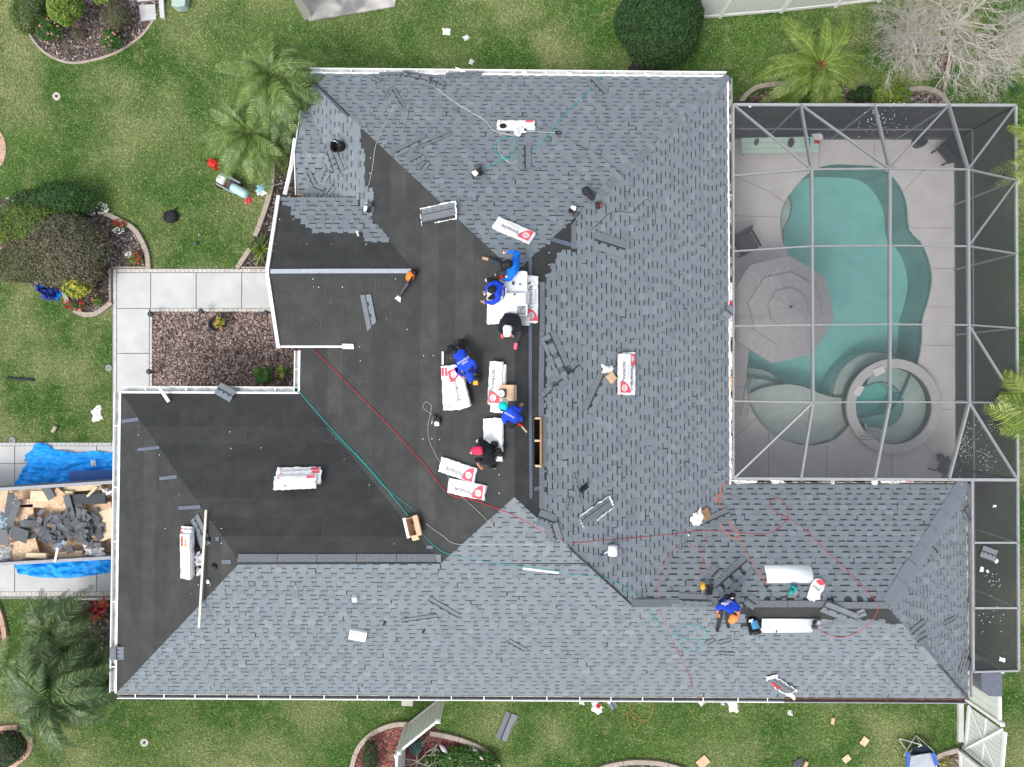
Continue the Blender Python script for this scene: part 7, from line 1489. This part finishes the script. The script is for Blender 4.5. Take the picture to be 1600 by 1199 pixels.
    for s in 'LR':
        w = pts['wr' + s] - B; d = (pts['ha' + s] - pts['wr' + s]).normalized(); a = d.cross(Vector((0, 0, 1)));
        a = a.normalized() if a.length > .1 else Vector((1, 0, 0)); c = w + d * .07; mb = MB()
        for k, (o_, l_) in enumerate(((-.03, .055), (-.01, .068), (.01, .064), (.028, .05))): q = c + a * o_; mb.tube([q - d * .01, q + d * l_ * .5 + Vector((0, 0, .008)), q + d * l_ * .85 + Vector((0, 0, -.018))], [.010, .009, .007], 6)
        sgn = 1 if s == 'L' else -1; mb.tube([w + d * .02 + a * .025 * sgn, w + d * .05 + a * .05 * sgn, w + d * .08 + a * .05 * sgn], [.011, .010, .008], 6); mb.build('fingers', mats.get('skin', skin), t, True)
        if s in hands: mb = MB(); mb.ball(c + d * .03, (.06, .06, .05), 8); mb.build('held_nails', whites, t, True)
    if textinfo:
        (u, v, hh, a, lines) = textinfo; c = pts['belly'].lerp(pts['chest'], .5)
        for i, (l, sz) in enumerate(lines):
            P0 = J(u, v, hh); M = Matrix.Translation(P0 - B) @ Matrix.Rotation(R(a), 4, 'Z') @ Matrix.Translation((0, -.062 * i, 0)); to = text(l, sz, M, whites, t, 'shirt_lettering', .012)
            mw = M @ Matrix.Diagonal((sz, sz, 1, 1)); me2 = to.data
            # drape the letters onto the back
            from mathutils.bvhtree import BVHTree
            bv = BVHTree.FromPolygons([v.co for v in bm.vertices], [p.vertices for p in bm.polygons]); inv = mw.inverted()
            for vv in me2.vertices:
                wp = mw @ vv.co; hit = bv.ray_cast(Vector((wp.x, wp.y, 5)), Vector((0, 0, -1)))
                if hit[0] is not None: vv.co = inv @ (hit[0] + Vector((0, 0, .008)))
    if belt:
        mb = MB(); p = pts['pelvis'] - B; [mb.ball(p + Vector((rnd.uniform(-.17, .17), rnd.uniform(-.13, .13), rnd.uniform(-.05, .1))), (.16, .14, .14), 8, jit=.1) for k in range(5)]; mb.build('tool_belt', mat('black_leather', (.012, .011, .011), .6), t)
        if belt == 2: mb = MB(); mb.ball(p + Vector((.05, .06, .14)), (.09, .04, .03), 8); mb.build('belt_buckle', wrapdirty, t)
    return t
person('roofer in bright blue shirt reclining on the stack, one tan boot stretched out', dict(pelvis=(801, 425, .22), chest=(809, 412, .5), neck=(803, 409, .6), head=(794, 413, .66), shL=(808, 400, .52), shR=(803, 425, .52), elL=(806, 394, .4), wrL=(794, 394, .33), haL=(788, 395, .3), elR=(796, 437, .42), wrR=(788, 438, .34), haR=(783, 434, .3), hiL=(794, 418, .18), hiR=(795, 428, .18), knL=(780, 414, .26), anL=(767, 406, .1), toL=(753, 403, .07), knR=(785, 427, .34), anR=(778, 428, .1), toR=(773, 431, .06)),
       dict(shirt=bright, legs=jeans, shoe=tan, skin=skind), cap=mat('black_cap', (.012, .012, .013), .7), capang=200, hands='L')
person('roofer in royal blue shirt with black hair sitting on the left of the big stack', dict(pelvis=(789, 455, .38), chest=(779, 454, .68), neck=(774, 454, .78), head=(768, 453, .84), shL=(776, 443, .68), shR=(779, 466, .68), elL=(764, 445, .5), wrL=(759, 455, .36), haL=(757, 460, .3), elR=(770, 474, .48), wrR=(760, 472, .34), haR=(751, 471, .3), hiL=(785, 448, .34), hiR=(785, 461, .34), knL=(770, 440, .42), anL=(764, 438, .1), toL=(759, 438, .06), knR=(770, 464, .42), anR=(766, 466, .1), toR=(760, 466, .06)),
       dict(shirt=royal, legs=blackc, shoe=whites), hair=mat('black_hair', (.01, .009, .008), .7), capang=190, hands='L', textinfo=(786, 454, .9, 80, (('ROOFING', .072), ('CREW', .05))))
person('roofer in black with white cap and pink shoes below the big stack', dict(pelvis=(799, 492, .34), chest=(797, 501, .64), neck=(795, 508, .74), head=(793, 514, .8), shL=(785, 503, .62), shR=(810, 502, .62), elL=(781, 515, .42), wrL=(787, 522, .34), haL=(791, 525, .3), elR=(812, 517, .42), wrR=(803, 522, .36), haR=(799, 524, .33), hiL=(792, 494, .3), hiR=(806, 494, .3), knL=(783, 510, .38), anL=(785, 519, .1), toL=(785, 530, .05), knR=(813, 520, .42), anR=(807, 533, .1), toR=(805, 547, .05)),
       dict(shirt=blackc, legs=char, shoe=pinks), cap=mat('white_cap', (.74, .73, .72), .8), capang=265)
person('roofer in royal blue hooded shirt bent over the fan of bundles', dict(pelvis=(716, 551, .52), chest=(727, 572, .62), neck=(730, 580, .6), head=(733, 586, .52), shL=(718, 575, .58), shR=(739, 566, .58), elL=(714, 580, .36), wrL=(722, 588, .28), haL=(726, 590, .28), elR=(742, 572, .38), wrR=(741, 582, .24), haR=(740, 587, .2), hiL=(710, 550, .45), hiR=(722, 545, .45), knL=(704, 543, .4), anL=(700, 549, .08), toL=(697, 553, .05), knR=(720, 533, .4), anR=(722, 536, .1), toR=(724, 530, .06)),
       dict(shirt=royal, legs=blackc, shoe=blks), cap=mat('blue_hood', (.010, .055, .45), .85), capang=290, textinfo=(723, 563, .9, 30, (('ROOFING', .07), ('CREW', .055))), belt=1)
person('roofer in royal blue shirt and teal cap beside the brown carton', dict(pelvis=(808, 655, .38), chest=(796, 645, .66), neck=(791, 640, .76), head=(786, 635, .84), shL=(787, 652, .64), shR=(800, 637, .66), elL=(790, 660, .42), wrL=(798, 661, .3), haL=(803, 661, .26), elR=(812, 642, .5), wrR=(815, 638, .42), haR=(815, 634, .4), hiL=(804, 661, .34), hiR=(812, 652, .34), knL=(796, 664, .4), anL=(801, 666, .1), toL=(797, 668, .06), knR=(818, 655, .4), anR=(815, 661, .1), toR=(820, 664, .06)),
       dict(shirt=royal, legs=blackc, shoe=blks), cap=mat('teal_cap', (.0, .52, .50), .7), capang=75, textinfo=(796, 650, .95, -30, (('ROOFING', .055),)), capc2=whites)
person('roofer in black shirt and red cap between the plain bundles and the tilted pair', dict(pelvis=(772, 711, .36), chest=(761, 708, .66), neck=(755, 706, .76), head=(749, 704, .82), shL=(757, 696, .64), shR=(759, 722, .62), elL=(748, 698, .5), wrL=(740, 705, .34), haL=(736, 708, .3), elR=(744, 718, .46), wrR=(749, 728, .34), haR=(754, 733, .3), hiL=(770, 704, .32), hiR=(770, 718, .32), knL=(756, 692, .4), anL=(750, 690, .12), toL=(744, 689, .06), knR=(764, 727, .38), anR=(772, 729, .1), toR=(774, 733, .06)),
       dict(shirt=blackc, sleeve=skind, legs=blackc, shoe=whites, skin=skind), cap=mat('red_cap', (.72, .03, .09), .7), capang=185, hands='L', belt=1)
person('roofer in royal blue shirt with orange cap and sleeves kneeling at the wing ridge', dict(pelvis=(1138, 936, .62), chest=(1139, 950, .78), neck=(1142, 957, .8), head=(1146, 964, .74), shL=(1126, 947, .74), shR=(1151, 946, .74), elL=(1121, 950, .55), wrL=(1124, 962, .34), haL=(1126, 968, .24), elR=(1154, 952, .55), wrR=(1152, 962, .36), haR=(1150, 969, .26), hiL=(1131, 937, .52), hiR=(1145, 937, .52), knL=(1126, 955, .42), anL=(1123, 977, .12), toL=(1120, 987, .06), knR=(1137, 958, .36), anR=(1137, 974, .1), toR=(1138, 981, .05)),
       dict(shirt=royal, sleeve=orangec, legs=char, shoe=blks, skin=mat('orange_glove', (.75, .22, .08), .8)), cap=mat('orange_cap', (.80, .24, .06), .8), capang=250, textinfo=(1137, 944, 1.1, -3, (('ROOFING', .07), ('CREW', .05))), belt=2)
tag(MB().box((0, 0, .02), (.08, .15, .012)).build('phone', black, M=frame(793, 526, 0, .32)), 'black phone in the hands of the white cap worker', 'phone')
tag(MB().tube([(0, 0, 0), (.22, -.1, 0)], .018, 6).build('hammer_handle', wood, M=frame(813, 664, -20, .12)), 'wooden hammer handle by the teal cap worker', 'hammer')
tag(MB().tube([(0, 0, 0), (.1, -.05, .0)], .03, 6).build('red_tool', redp, M=frame(809, 662, 0, .14)), 'red tool by the teal cap worker', 'tool')
tag(MB().ball((0, 0, 0), (.12, .1, .08), 8, jit=.1).build('red_glove', redp, M=frame(783, 433, 0, .32)), 'red glove between the two blue shirted workers', 'glove')
mb = MB(); mb.ball((0, 0, .08), (.2, .16, .16), 10, jit=.1); mb.box((.0, .02, .17), (.1, .06, .02)); tag(mb.build('dark_bag', black, M=frame(775, 694, 0, .2)), 'black bag on the plain white bundle behind the red cap worker', 'bag')
mb = MB(); mb.box((0, 0, .03), (.05, .32, .02)); tag(mb.build('white_metal_offcut', white, M=frame(693, 560, 0, .01)), 'short white metal strip above the fan of bundles', 'offcut')
